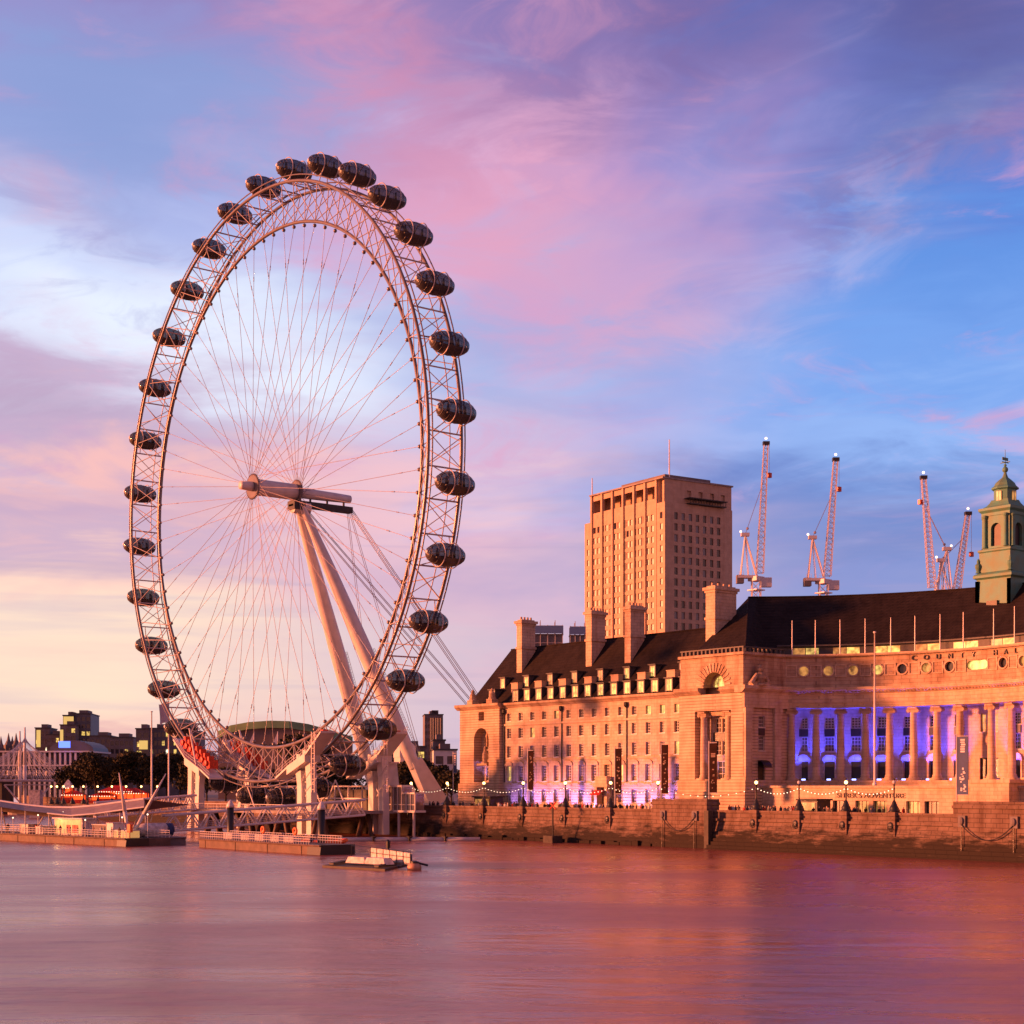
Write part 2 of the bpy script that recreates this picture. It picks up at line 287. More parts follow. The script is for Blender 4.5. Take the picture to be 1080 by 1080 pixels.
# ------------------------------------------------------------------ mesh builder
ORG = {}
class MB:
    def __init__(s): s.v = []; s.f = []; s.mi = []; s.cur = 0
    def add(s, vs, fs):
        n = len(s.v); s.v += [tuple(p) for p in vs]; s.f += [tuple(n+i for i in q) for q in fs]; s.mi += [s.cur]*len(fs)
        return s
    def quad(s, a, b, c, d): return s.add([a, b, c, d], [(0, 1, 2, 3)])
    def tri(s, a, b, c): return s.add([a, b, c], [(0, 1, 2)])
    def poly(s, pts): return s.add(pts, [tuple(range(len(pts)))])
    def box(s, x0, x1, y0, y1, z0, z1):
        return s.add([(x0,y0,z0),(x1,y0,z0),(x1,y1,z0),(x0,y1,z0),(x0,y0,z1),(x1,y0,z1),(x1,y1,z1),(x0,y1,z1)],
                     [(0,3,2,1),(4,5,6,7),(0,1,5,4),(1,2,6,5),(2,3,7,6),(3,0,4,7)])
    def obox(s, c, lx, ly, lz, rz=0, taper=1.0):
        """box standing on c, turned by rz, top scaled by taper"""
        ca, sa = cos(rz), sin(rz); vs = []
        for z, k in ((0, 1), (lz, taper)):
            for a, b in ((-1,-1),(1,-1),(1,1),(-1,1)):
                x, y = a*lx/2*k, b*ly/2*k
                vs.append((c[0]+x*ca-y*sa, c[1]+x*sa+y*ca, c[2]+z))
        return s.add(vs, [(0,3,2,1),(4,5,6,7),(0,1,5,4),(1,2,6,5),(2,3,7,6),(3,0,4,7)])
    def tube(s, p0, p1, r0, r1=None, n=6, cap=True):
        r1 = r0 if r1 is None else r1
        p0, p1 = Vector(p0), Vector(p1); d = (p1-p0)
        if d.length < 1e-6: return s
        d.normalize(); a = Vector((0,0,1)) if abs(d.z) < 0.9 else Vector((1,0,0))
        u = d.cross(a).normalized(); w = d.cross(u); vs = []
        for p, r in ((p0, r0), (p1, r1)):
            for i in range(n):
                t = 2*pi*i/n; vs.append(p+u*(r*cos(t))+w*(r*sin(t)))
        fs = [(i, (i+1) % n, n+(i+1) % n, n+i) for i in range(n)]
        if cap: fs += [tuple(range(n-1, -1, -1)), tuple(range(n, 2*n))]
        return s.add(vs, fs)
    def path(s, pts, r, n=6):
        for a, b in zip(pts, pts[1:]): s.tube(a, b, r, None, n, True)
        return s
    def ring(s, c, R, r, axis='X', n=96, m=6, a0=0.0, a1=2*pi):
        """torus-like chord round the X (or Z) axis"""
        full = abs(a1-a0-2*pi) < 1e-6; cnt = n if full else n+1; vs = []
        for i in range(cnt):
            t = a0+(a1-a0)*i/n
            for j in range(m):
                q = 2*pi*j/m; rad = R+r*cos(q); off = r*sin(q)
                if axis == 'X': vs.append((c[0]+off, c[1]+rad*sin(t), c[2]+rad*cos(t)))
                else: vs.append((c[0]+rad*cos(t), c[1]+rad*sin(t), c[2]+off))
        fs = []
        for i in range(n):
            k = (i+1) % cnt
            for j in range(m): fs.append((i*m+j, i*m+(j+1) % m, k*m+(j+1) % m, k*m+j))
        return s.add(vs, fs)
    def lathe(s, prof, c=(0,0,0), n=16, axis='Z', sq=None):
        """prof = [(radius, height)]; sq: number of sides turned so that flats face the axes"""
        vs = []; off = 0
        if sq: n = sq; off = pi/sq
        for r, h in prof:
            for i in range(n):
                t = 2*pi*i/n+off
                if axis == 'Z': vs.append((c[0]+r*cos(t), c[1]+r*sin(t), c[2]+h))
                else: vs.append((c[0]+h, c[1]+r*cos(t), c[2]+r*sin(t)))
        k = len(prof)
        fs = [(j*n+i, j*n+(i+1) % n, (j+1)*n+(i+1) % n, (j+1)*n+i) for j in range(k-1) for i in range(n)]
        fs += [tuple(range(n-1, -1, -1)), tuple((k-1)*n+i for i in range(n))]
        return s.add(vs, fs)
    def prism(s, pts, ax, lo, hi):
        """polygon in the two other axes pushed along ax ('X','Y','Z')"""
        def p(a, b, t): return (t, a, b) if ax == 'X' else ((a, t, b) if ax == 'Y' else (a, b, t))
        n = len(pts)
        return s.add([p(a, b, lo) for a, b in pts]+[p(a, b, hi) for a, b in pts],
                     [tuple(range(n-1, -1, -1)), tuple(range(n, 2*n))]+[(i, (i+1) % n, n+(i+1) % n, n+i) for i in range(n)])
    def ball(s, c, r, n=10, m=6, sc=(1,1,1)):
        prof = []
        vs = [(c[0], c[1], c[2]-r*sc[2])]
        for j in range(1, m):
            q = -pi/2+pi*j/m
            for i in range(n):
                t = 2*pi*i/n; vs.append((c[0]+r*sc[0]*cos(q)*cos(t), c[1]+r*sc[1]*cos(q)*sin(t), c[2]+r*sc[2]*sin(q)))
        vs.append((c[0], c[1], c[2]+r*sc[2])); fs = []
        for i in range(n): fs.append((0, 1+(i+1) % n, 1+i)); fs.append((len(vs)-1, 1+(m-2)*n+i, 1+(m-2)*n+(i+1) % n))
        for j in range(m-2):
            for i in range(n): fs.append((1+j*n+i, 1+j*n+(i+1) % n, 1+(j+1)*n+(i+1) % n, 1+(j+1)*n+i))
        return s.add(vs, fs)
    def data(s, name, mats, smooth=False, org=(0,0,0)):
        me = bpy.data.meshes.new(name)
        me.from_pydata([(a-org[0], b-org[1], c-org[2]) for a, b, c in s.v], [], s.f)
        if not isinstance(mats, (list, tuple)): mats = [mats]
        for m in mats: me.materials.append(MT[m] if isinstance(m, str) else m)
        if len(mats) > 1: me.polygons.foreach_set('material_index', s.mi)
        if smooth: me.polygons.foreach_set('use_smooth', [True]*len(me.polygons))
        me.update(); return me
    def build(s, name, mats, parent=None, smooth=False):
        """verts are in world metres; the parent chain's origin is taken off"""
        org = ORG.get(parent.name, (0,0,0)) if parent else (0,0,0)
        o = bpy.data.objects.new(name, s.data(name, mats, smooth, org)); SC.collection.objects.link(o)
        if parent: o.parent = parent; ORG[o.name] = org
        return o
def inst(name, me, parent, loc, rz=0.0, world=True):
    o = bpy.data.objects.new(name, me); SC.collection.objects.link(o)
    org = ORG.get(parent.name, (0,0,0)) if (parent and world) else (0,0,0)
    o.location = (loc[0]-org[0], loc[1]-org[1], loc[2]-org[2]); o.rotation_euler = (0, 0, rz)
    if parent: o.parent = parent
    return o
def tag(o, label=None, cat=None, group=None, kind=None):
    if label: o['label'] = label
    if cat: o['category'] = cat
    if group: o['group'] = group
    if kind: o['kind'] = kind
    return o
def thing(name, label, cat, loc, group=None, rz=0.0):
    o = bpy.data.objects.new(name, None); SC.collection.objects.link(o)
    o.empty_display_size = 0.5; o.location = loc; o.rotation_euler = (0, 0, rz); ORG[o.name] = tuple(loc)
    return tag(o, label, cat, group)
def copy_tree(o, parent=None):
    c = o.copy(); SC.collection.objects.link(c)
    if parent: c.parent = parent
    for ch in list(o.children): copy_tree(ch, c)
    return c
def textmesh(txt, size, ext=0.04):
    cu = bpy.data.curves.new('txt', 'FONT'); cu.body = txt; cu.size = size; cu.extrude = ext; cu.align_x = 'CENTER'
    ob = bpy.data.objects.new('txt', cu); SC.collection.objects.link(ob)
    C.view_layer.update()
    me = bpy.data.meshes.new_from_object(ob.evaluated_get(C.evaluated_depsgraph_get()))
    bpy.data.objects.remove(ob); bpy.data.curves.remove(cu)
    return me
ORD = ['first','second','third','fourth','fifth','sixth','seventh','eighth','ninth','tenth','eleventh','twelfth','thirteenth','fourteenth','fifteenth','sixteenth','seventeenth','eighteenth']
GZ = 4.85     # level of the south bank promenade
# ================================================================== SETTING
bank = [(14,-700),(14,10),(22,100),(34,170),(48,240),(75,330),(88,385),(60,430),(-40,455),(-300,470),(-1500,480)]
def sheet(name, pts, z, m):
    me = bpy.data.meshes.new(name); bm = bmesh.new()
    f = bm.faces.new([bm.verts.new((x, y, z)) for x, y in pts]); bmesh.ops.triangulate(bm, faces=[f]); bm.to_mesh(me); bm.free()
    me.materials.append(m); o = bpy.data.objects.new(name, me); SC.collection.objects.link(o); tag(o, kind='structure'); return o
sheet('ground', [(x+0.6, y) for x, y in bank]+[(-1500,6000),(6000,6000),(6000,-700)], GZ, MT['paving'])

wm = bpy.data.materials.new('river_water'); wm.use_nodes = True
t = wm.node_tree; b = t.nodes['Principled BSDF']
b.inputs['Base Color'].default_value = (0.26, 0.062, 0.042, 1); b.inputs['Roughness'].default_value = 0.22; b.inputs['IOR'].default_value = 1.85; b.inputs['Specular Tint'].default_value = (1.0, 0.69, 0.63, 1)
g = t.nodes.new('ShaderNodeNewGeometry')
def wn(sx_, sy_, sc, det, rot):
    m0 = t.nodes.new('ShaderNodeMapping'); m0.inputs['Rotation'].default_value = (0, 0, rot); t.links.new(g.outputs['Position'], m0.inputs[0])
    mp = t.nodes.new('ShaderNodeMapping'); mp.inputs['Scale'].default_value = (sx_, sy_, 1); t.links.new(m0.outputs[0], mp.inputs[0]); n = t.nodes.new('ShaderNodeTexNoise'); n.inputs['Scale'].default_value = sc; n.inputs['Detail'].default_value = det
    t.links.new(mp.outputs[0], n.inputs['Vector']); return n.outputs['Fac']
wa = wn(0.40, 1.0, 0.33, 5, YAW+.06); wb = wn(0.42, 1.0, 1.6, 3, YAW-0.08); wc = wn(0.36, 1.0, 0.06, 6, YAW+.03)
ma = t.nodes.new('ShaderNodeMath'); ma.operation = 'MULTIPLY_ADD'; t.links.new(wb, ma.inputs[0]); ma.inputs[1].default_value = 0.10; t.links.new(wa, ma.inputs[2])
bp = t.nodes.new('ShaderNodeBump'); bp.inputs['Strength'].default_value = 0.34; bp.inputs['Distance'].default_value = 0.9
t.links.new(ma.outputs[0], bp.inputs['Height']); t.links.new(bp.outputs[0], b.inputs['Normal'])
mr = t.nodes.new('ShaderNodeMapRange'); mr.inputs[1].default_value = 0.36; mr.inputs[2].default_value = 0.64; mr.inputs[3].default_value = 0.20; mr.inputs[4].default_value = 0.36
t.links.new(wc, mr.inputs[0]); t.links.new(mr.outputs[0], b.inputs['Roughness'])
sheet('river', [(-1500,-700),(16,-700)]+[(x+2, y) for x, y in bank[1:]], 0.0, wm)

# ------------------------------------------------------------------ facades
def facade(mb, mp, u0, u1, z0, z1, ops, dep, ustep=None):
    """wall with real openings; ops = (ua, ub, za, zb[, arch]); mp(u, z, depth) -> point"""
    us = {u0, u1}; zs = {z0, z1}
    for o in ops:
        us |= {o[0], o[1]}; zs |= {o[2], o[3]+((o[1]-o[0])/2*o[4] if len(o) > 4 else 0)}
    if ustep:
        k = u0
        while k < u1: us.add(round(k, 6)); k += ustep
    us = sorted(u for u in us if u0-1e-6 <= u <= u1+1e-6); zs = sorted(z for z in zs if z0-1e-6 <= z <= z1+1e-6)
    def top(o): return o[3]+((o[1]-o[0])/2*o[4] if len(o) > 4 else 0)
    for a, b2 in zip(us, us[1:]):
        run = None
        for c, d in zip(zs, zs[1:]):
            m_u, m_z = (a+b2)/2, (c+d)/2
            hole = any(o[0] < m_u < o[1] and o[2] < m_z < top(o) for o in ops)
            if not hole: mb.quad(mp(a, c, 0), mp(b2, c, 0), mp(b2, d, 0), mp(a, d, 0))
    for o in ops:
        a, b2, c, d = o[:4]; h = top(o)
        mb.quad(mp(a, c, 0), mp(a, d, 0), mp(a, d, dep), mp(a, c, dep)); mb.quad(mp(b2, c, 0), mp(b2, c, dep), mp(b2, d, dep), mp(b2, d, 0))
        mb.quad(mp(a, c, 0), mp(a, c, dep), mp(b2, c, dep), mp(b2, c, 0))
        if len(o) == 4: mb.quad(mp(a, d, 0), mp(b2, d, 0), mp(b2, d, dep), mp(a, d, dep))
        else:
            n = 12; mid = (a+b2)/2; hw = (b2-a)/2; rz = h-d
            for i in range(n):
                t0, t1 = pi*i/n, pi*(i+1)/n
                p0 = (mid-hw*cos(t0), d+rz*sin(t0)); p1 = (mid-hw*cos(t1), d+rz*sin(t1))
                mb.quad(mp(*p0, 0), mp(*p1, 0), mp(*p1, dep), mp(*p0, dep))
                mb.quad(mp(*p0, 0), mp(p0[0], h, 0), mp(p1[0], h, 0), mp(*p1, 0))
def planeX(x0): return lambda u, z, d: (x0+d, u, z)
def planeY(y0, sgn=1): return lambda u, z, d: (u, y0+d*sgn, z)

_wc = {}
def window(parent, loc, rz, w, h, nx, nz, pane='pane', name='window', frame='winframe', sill=True, arch=False):
    k = (w, h, nx, nz, frame, sill, arch)
    if k not in _wc:
        m = MB(); t_ = 0.09
        m.box(-.03,.05,-w/2,-w/2+t_,0,h); m.box(-.03,.05,w/2-t_,w/2,0,h); m.box(-.03,.05,-w/2+t_,w/2-t_,0,t_); m.box(-.03,.05,-w/2+t_,w/2-t_,h-t_,h)
        for i in range(1, nx): y = -w/2+w*i/nx; m.box(-.015,.04,y-.035,y+.035,t_,h-t_)
        for i in range(1, nz): z = h*i/nz; m.box(-.012,.037,-w/2+t_,w/2-t_,z-.035,z+.035)
        if sill: m.box(-.45,.0,-w/2-.12,w/2+.12,-.16,-.004)
        _wc[k] = m.data('window_frame', frame)
    o = inst(name, _wc[k], parent, loc, rz); ORG[o.name] = (0,0,0)
    pk = ('p', w, h, pane)
    if pk not in _wc:
        m = MB(); m.quad((.06,-w/2,0),(.06,w/2,0),(.06,w/2,h),(.06,-w/2,h)); _wc[pk] = m.data('pane', pane)
    p = inst('pane', _wc[pk], o, (0,0,0), 0, False)
    return o

# ================================================================== COUNTY HALL
ch = thing('stone_building', 'long riverside stone building with dark steep roofs, curved colonnade and green copper turret', 'building', (28,-80,GZ))
rnd = random.Random(3)
ZC = 25.0
# north wing -------------------------------------------------------
NW0, NW1, XN = -88.6, -39.0, 28.0
wy = [-40.8-3.52*i for i in range(14)]
ops = []
for y in wy:
    ops += [(y-.66,y+.66,21.9,23.4),(y-.66,y+.66,18.6,20.5),(y-.66,y+.66,14.9,17.1),(y-.66,y+.66,10.4,13.3),(y-.66,y+.66,6.6,8.9)]
m = MB(); facade(m, planeX(XN), NW0, NW1, 9.9, ZC-.5, [o for o in ops if o[2] > 9.5], 0.42)
m.box(XN+.9, 58, NW0, NW1, 4.6, ZC-.4)
m.build('wall', 'stone', ch)
m = MB(); facade(m, planeX(XN-.12), NW0, NW1, GZ, 9.9, [o for o in ops if o[2] < 9.5], 0.54); m.quad((XN-.12,NW0,9.9),(XN-.12,NW1,9.9),(XN,NW1,9.9),(XN,NW0,9.9))
m.build('base_storey', 'rust', ch)
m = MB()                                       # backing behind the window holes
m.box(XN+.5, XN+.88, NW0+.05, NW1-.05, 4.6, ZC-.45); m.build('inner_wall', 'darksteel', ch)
m = MB()
m.prism([(XN-.9,ZC+.35),(XN-.9,ZC),(XN-.55,ZC-.25),(XN-.2,ZC-.55),(XN+1.3,ZC-.55),(XN+1.3,ZC+.35)], 'Y', NW0, NW1)
m.build('cornice', 'carved', ch)
m = MB(); m.box(XN-.24, XN-.003, NW0, NW1, 21.0, 21.35); m.box(XN-.18, XN-.003, NW0, NW1, 9.75, 10.05); m.box(XN-.12, XN-.003, NW0, NW1, 14.25, 14.42)
for y in wy:
    m.box(XN-.3, XN-.004, y-.95, y+.95, 9.62, 9.74)
m.build('string_course', 'stone', ch)
for y in wy:                                    # hooded heads over the tall windows
    m = MB()
    pts = [(y+1.2,13.3)]+[(y+1.2*cos(t*pi/6), 13.45+.72*sin(t*pi/6)) for t in range(7)]+[(y-1.2,13.3)]
    m.prism([(a, b_) for a, b_ in pts], 'X', XN-.22, XN-.005)
    for s_ in (-1, 1):
        m.box(XN-.08, XN-.004, y+s_*.94-.22, y+s_*.94+.22, 10.06, 13.32)
    m.build('window_hood', 'stone', ch)
for i, y in enumerate(wy):
    lr = lambda p: 'lit' if rnd.random() < p else ('panedull' if rnd.random() < .6 else 'pane')
    f = i/13
    window(ch, (XN+.38, y, 21.9), 0, 1.32, 1.5, 3, 3, lr(.15+.45*f))
    window(ch, (XN+.38, y, 18.6), 0, 1.32, 1.9, 3, 4, lr(.05+.15*f))
    window(ch, (XN+.38, y, 14.9), 0, 1.32, 2.2, 3, 5, lr(.05+.15*f))
    window(ch, (XN+.38, y, 10.4), 0, 1.32, 2.9, 3, 6, lr(.05))
    window(ch, (XN+.38, y, 6.6), 0, 1.32, 2.3, 3, 4, lr(.05))
for y in (-39.5, -56.55, -74.15):                    # rainwater pipes
    m = MB(); m.tube((XN-.16,y,10.2),(XN-.16,y,23.6),.11,n=6); m.lathe([(.12,0),(.36,.35),(.36,.9),(.2,1.0)],(XN-.34,y,23.2),8); m.build('drainpipe', 'black', ch)
# entrance porch
m = MB(); yp = -68.9; xp = XN-1.6
m.box(xp, XN-.3, yp+1.0, yp+1.7, GZ, 9.3); m.box(xp, XN-.3, yp-1.7, yp-1.0, GZ, 9.3); m.box(xp-.15, XN-.3, yp-1.9, yp+1.9, 9.3, 9.9); m.box(xp+.1, XN-.3, yp-1.5, yp+1.5, 9.9, 11.2)
po = m.build('porch', 'stone', ch)
m = MB()
for i in range(8): m.quad((xp-1.5+.19*i,yp-1.3,7.9+.9*sin(i*pi/16)),(xp-1.5+.19*i,yp+1.3,7.9+.9*sin(i*pi/16)),(xp-1.5+.19*(i+1),yp+1.3,7.9+.9*sin((i+1)*pi/16)),(xp-1.5+.19*(i+1),yp-1.3,7.9+.9*sin((i+1)*pi/16)))
m.build('awning', 'red', po)
# north pavilion ---------------------------------------------------
PX, P0, P1 = 27.0, -39.0, -26.3
yc = -33.3
m = MB(); facade(m, planeX(PX), P0, P1, 10.0, ZC-.5, [(yc-2.4,yc+2.4,10.2,18.4,1.0),(yc-.9,yc+.9,22.2,23.9)], 1.8)
facade(m, planeX(PX+1.8), yc-2.4, yc+2.4, 10.2, 21.2, [(yc-.9,yc+.9,10.5,13.2),(yc-1.3,yc+1.3,14.6,18.2,1.0)], .3)
m.box(PX+2.4, 58, P0, P1, GZ, ZC-.4); m.quad((PX,P0,10),(PX+2.4,P0,10),(PX+2.4,P0,ZC),(PX,P0,ZC)); m.quad((PX,P1,GZ),(PX+2.4,P1,GZ),(PX+2.4,P1,ZC),(PX,P1,ZC))
m.box(PX-.3, PX+2.39, P0-.2, P1+.2, GZ, 10.0)
m.build('pavilion_wall', 'rust', ch)
m = MB(); m.prism([(PX-.9,ZC+.45),(PX-.9,ZC),(PX-.2,ZC-.6),(PX+3,ZC-.6),(PX+3,ZC+.45)], 'Y', P0-.6, P1+.7); m.build('cornice', 'carved', ch)
window(ch, (PX+2.05, yc, 10.5), 0, 1.8, 2.7, 3, 4, 'pane', 'arched_window'); window(ch, (PX+2.05, yc, 14.6), 0, 2.6, 4.9, 3, 5, 'pane', 'arched_window'); window(ch, (PX+1.5, yc, 22.2), 0, 1.8, 1.7, 3, 3, 'pane', 'window')
m = MB(); m.lathe([(.7,0),(.7,.25),(.45,.4),(.55,1.2),(.5,1.9),(.32,2.3),(.2,2.6),(.27,2.85),(.2,3.2),(.05,3.4)], (PX+.9, yc, 13.9), 10); m.box(PX+.1, PX+1.75, yc-1.6, yc+1.6, 13.5, 13.9); m.box(PX+1.3,PX+1.7,yc-.12,yc+.12,17.2,20.6)
m.build('balcony_statue', 'carved', ch)
for y in (-30.2, -36.4):
    m = MB(); m.box(PX-.5, PX+1.1, y-.85, y+.85, ZC+.45, ZC+1.3); m.lathe([(.8,0),(.62,.5),(.62,1.0),(.3,1.5),(.36,1.75),(.1,2.1)], (PX+.3, y, ZC+1.3), 10); m.build('pinnacle', 'carved', ch)
# rear block to the north, with iron balconies
m = MB(); m.box(33, 58, -26.3, -21.8, GZ, 24.0); m.build('rear_wall', 'stone', ch)
for k in range(6):
    m = MB(); z = 8.5+k*2.6; m.box(30.6, 33, -25.9, -24.3, z, z+.12)
    for j in range(5): m.tube((30.65,-25.9+.4*j,z),(30.65,-25.9+.4*j,z+1.0),.04,n=4)
    m.tube((30.65,-25.9,z+1),(30.65,-24.3,z+1),.05,n=4); m.tube((30.65,-25.9,z+1),(33,-25.9,z+1),.05,n=4); m.build('balcony', 'black', ch)
# roofs --------------------------------------------------------------
ZR = 37.0
def rx(z): return 29.2+(z-25.3)/(ZR-25.3)*9.3
m = MB()
A, B_ = (29.2,-30.2,25.35), (29.2,-92,25.35); R0, R1 = (38.5,-29.0,ZR), (38.5,-92,ZR); D, E2 = (47.8,-92,25.35), (50,-25.4,25.35)
A = (29.2,-25.8,25.35); R0 = (38.5,-28.2,ZR)
m.quad(A, B_, R1, R0); m.quad(R0, R1, D, E2); m.tri(A, R0, E2); m.quad(A, E2, D, B_)
m.tube(R0, R1, .16, n=6)
m.build('roof', 'roof', ch)
def dormer(y, xf, z, w, h, lit, flat=True):
    d = 2.6; m = MB()
    m.box(xf+.12, xf+d, y-w/2, y+w/2, z, z+h)
    m.box(xf-.22, xf+d, y-w/2-.22, y+w/2+.22, z+h, z+h+.16)
    m.box(xf, xf+.12, y-w/2-.05, y-w/2+.16, z, z+h); m.box(xf, xf+.12, y+w/2-.16, y+w/2+.05, z, z+h); m.box(xf, xf+.12, y-w/2+.16, y+w/2-.16, z+h-.2, z+h)
    o = m.build('dormer', 'lead', ch)
    m = MB(); m.quad((xf+.10,y-w/2+.16,z),(xf+.10,y+w/2-.16,z),(xf+.10,y+w/2-.16,z+h-.2),(xf+.10,y-w/2+.16,z+h-.2)); m.build('pane', lit, o)
    m = MB()
    for s_ in (-1,1): m.box(xf+.02,xf+.085,y+s_*(w/2-.23)-.07,y+s_*(w/2-.23)+.07,z,z+h-.2)
    m.box(xf+.03,xf+.08,y-.03,y+.03,z,z+h-.2); m.box(xf+.03,xf+.08,y-w/2+.3,y+w/2-.3,z+h*.45,z+h*.45+.06); m.build('sash', 'winframe', o)
for i, y in enumerate(wy): dormer(y, 29.5, 25.5, 1.75, 2.45, rnd.choice(['lit','lit','lit','litdim','lit']))
dormer(-33.3, 29.6, 25.6, 1.9, 2.7, 'lit')
for px in (530,555,580,605.7,633,661,688,719.6): dormer(atX(px,718,31.8).y, 31.8, 28.5, 1.5, 2.2, rnd.choice(['lit','lit','litdim']))
for px in (546,571,596.5,623.6,651.6,680,711):
    y = atX(px,725,31.4).y; m = MB(); m.box(30.6, 32.6, y-1.0, y+1.0, 27.6, 29.3); m.box(30.5,32.7,y-1.1,y+1.1,29.3,29.45); m.build('vent_stack', 'brick', ch)
def chimney(x, y, ztop, lx=3.4, ly=1.6, zb=30):
    m = MB(); m.box(x-lx/2, x+lx/2, y-ly/2, y+ly/2, zb, ztop-1.0)
    m.box(x-lx/2-.18, x+lx/2+.18, y-ly/2-.18, y+ly/2+.18, ztop-5.6, ztop-5.2)
    m.box(x-lx/2-.15, x+lx/2+.15, y-ly/2-.15, y+ly/2+.15, ztop-1.0, ztop-.6); m.box(x-lx/2-.4, x+lx/2+.4, y-ly/2-.4, y+ly/2+.4, ztop-.6, ztop-.1); m.box(x-lx/2+.1,x+lx/2-.1,y-ly/2+.1,y+ly/2-.1,ztop-.1,ztop+.15)
    o = m.build('chimney', 'stone', ch)
    m = MB()
    for k in range(4): m.lathe([(.24,0),(.2,.5),(.24,.55)], (x-lx/2+.5+k*(lx-1)/3, y, ztop+.15), 8)
    m.build('chimney_pot', 'brick', o)
for y in (-36.0,-56.7,-67.4): chimney(36.0, y, 42.0)
chimney(36.6, -88.5, 43.4, 5.2, 2.2)
# corner pavilion ------------------------------------------------------
QX, Q0, Q1 = 26.5, -103.2, -88.6
qc = -96.3
m = MB()
facade(m, planeX(QX), Q0, Q1, 10.4, ZC-.5, [(-100.5,-92.3,10.6,21.8)], 1.7)
facade(m, planeY(Q0, 1), QX, 37.0, 10.4, 22.2, [(30.0,31.5,19.0,20.8),(30.0,31.5,15.2,17.6),(29.9,31.6,10.5,13.5)], .4)
m.quad((QX,Q1,10.4),(XN+.5,Q1,10.4),(XN+.5,Q1,ZC),(QX,Q1,ZC))
m.build('pavilion_wall', 'rust', ch)
m = MB(); facade(m, planeX(QX+.35), Q0+.35, Q1, ZC+.6, 30.6, [(qc-2.4,qc+2.4,ZC+.6,25.7,1.0)], 1.9)
m.quad((QX+.35,Q0+.35,ZC+.6),(40,Q0+.35,ZC+.6),(40,Q0+.35,30.6),(QX+.35,Q0+.35,30.6)); m.quad((QX+.35,Q1,ZC+.3),(40,Q1,ZC+.3),(40,Q1,30.6),(QX+.35,Q1,30.6))
m.quad((QX+.35,Q0+.35,30.6),(40,Q0+.35,30.6),(40,Q1,30.6),(QX+.35,Q1,30.6))
m.build('attic_wall', 'carved', ch)
m = MB()                                         # rays of the arch head
for i in range(15):
    t0 = pi*(i+.5)/15; a = (qc-2.5*cos(t0), 25.7+2.5*sin(t0)); b2 = (qc-3.9*cos(t0), 25.7+3.9*sin(t0)); w_ = .17
    n_ = (-sin(t0)*w_, -cos(t0)*w_*-1)
    m.prism([(a[0]+n_[0]*.6, a[1]+n_[1]*.6),(b2[0]+n_[0], b2[1]+n_[1]),(b2[0]-n_[0], b2[1]-n_[1]),(a[0]-n_[0]*.6, a[1]-n_[1]*.6)], 'X', QX+.2, QX+.345)
m.build('arch_voussoir', 'stone', ch)
m = MB()                                         # niche back wall
facade(m, planeX(QX+2.2), -100.5, -92.3, 10.4, 30.0, [(qc-1.1,qc+1.1,22.3,23.4,1.0),(qc-1.5,qc-.15,14.6,20.6),(qc+.15,qc+1.5,14.6,20.6),(qc-1.0,qc+1.0,10.5,13.6),(qc-1.9,qc+1.9,25.6,25.9,.95)], .3)
m.box(QX+2.7, 58, Q0+.8, Q1, GZ, ZC); m.box(QX+2.7, 40, Q0+.8, Q1-.1, ZC, 30.4)
m.build('niche_wall', 'stone', ch)
window(ch, (QX+2.45, qc, 22.3), 0, 2.2, 2.2, 4, 3, 'pane', 'arched_window'); window(ch, (QX+2.45, qc, 25.6), 0, 3.8, 2.1, 4, 3, 'lit', 'arched_window')
for s_ in (-1,1): window(ch, (QX+2.45, qc+s_*.82, 14.6), 0, 1.35, 6.0, 2, 8, 'pane', 'arched_window')
window(ch, (QX+2.45, qc, 10.5), 0, 2.0, 3.1, 2, 3, 'pane', 'arched_window')
m = MB(); m.box(QX+2.0, QX+2.19, qc-1.7, qc+1.7, 16.9, 18.3); m.build('spandrel_panel', 'black', ch)
m = MB(); m.box(QX+1.1, QX+2.19, -100.5, -92.3, 21.0, 21.79); m.build('niche_lintel', 'carved', ch)
def column(x, y, z0=10.4, z1=22.1, r=.62):
    m = MB(); h = z1-z0
    m.obox((x,y,z0), 2.15*r*1.35, 2.15*r*1.35, .35); m.lathe([(r*1.28,.35),(r*1.33,.5),(r*1.1,.65),(r*1.2,.78),(r,.95),(r*1.0,h*.35),(r*.86,h-1.0),(r*.95,h-.95),(r*.95,h-.85)], (x,y,z0), 20)
    o = m.build('column', 'stone', ch, True)
    return o
def capital(o, x, y, rz, r=.62, z1=22.1):
    m = MB(); m.obox((x,y,z1-.28), r*2.5, r*2.5, .28, rz); m.obox((x,y,z1-.85), r*1.7, r*2.2, .57, rz)
    ca, sa = cos(rz), sin(rz)
    for s_ in (-1,1):
        cx, cy = x-sa*s_*r*1.15, y+ca*s_*r*1.15
        m.tube((cx-ca*r*.95, cy-sa*r*.95, z1-.6),(cx+ca*r*.95, cy+sa*r*.95, z1-.6), .33, n=10)
    m.build('capital', 'carved', o)
for y in (-93.6,-99.2):
    o = column(QX+.85, y, 10.4, 21.7); capital(o, QX+.85, y, 0, .62, 21.7)
for x in (27.3, 34.2):                                   # antae on the south return
    m = MB(); m.box(x-.75, x+.75, Q0-.5, Q0-.004, 10.4, 21.2); m.box(x-.9,x+.9,Q0-.65,Q0-.004,21.2,22.1); m.box(x-.9,x+.9,Q0-.6,Q0-.005,10.41,11.0); m.build('pilaster', 'stone', ch)
m = MB(); m.box(QX-.3, 38, Q0-.55, Q0-.01, 22.1, ZC-.5); m.prism([(Q0-1.3,ZC+.6),(Q0-1.3,ZC+.1),(Q0-.6,ZC-.5),(Q0+1,ZC-.5),(Q0+1,ZC+.6)], 'X', QX-1.0, 38)
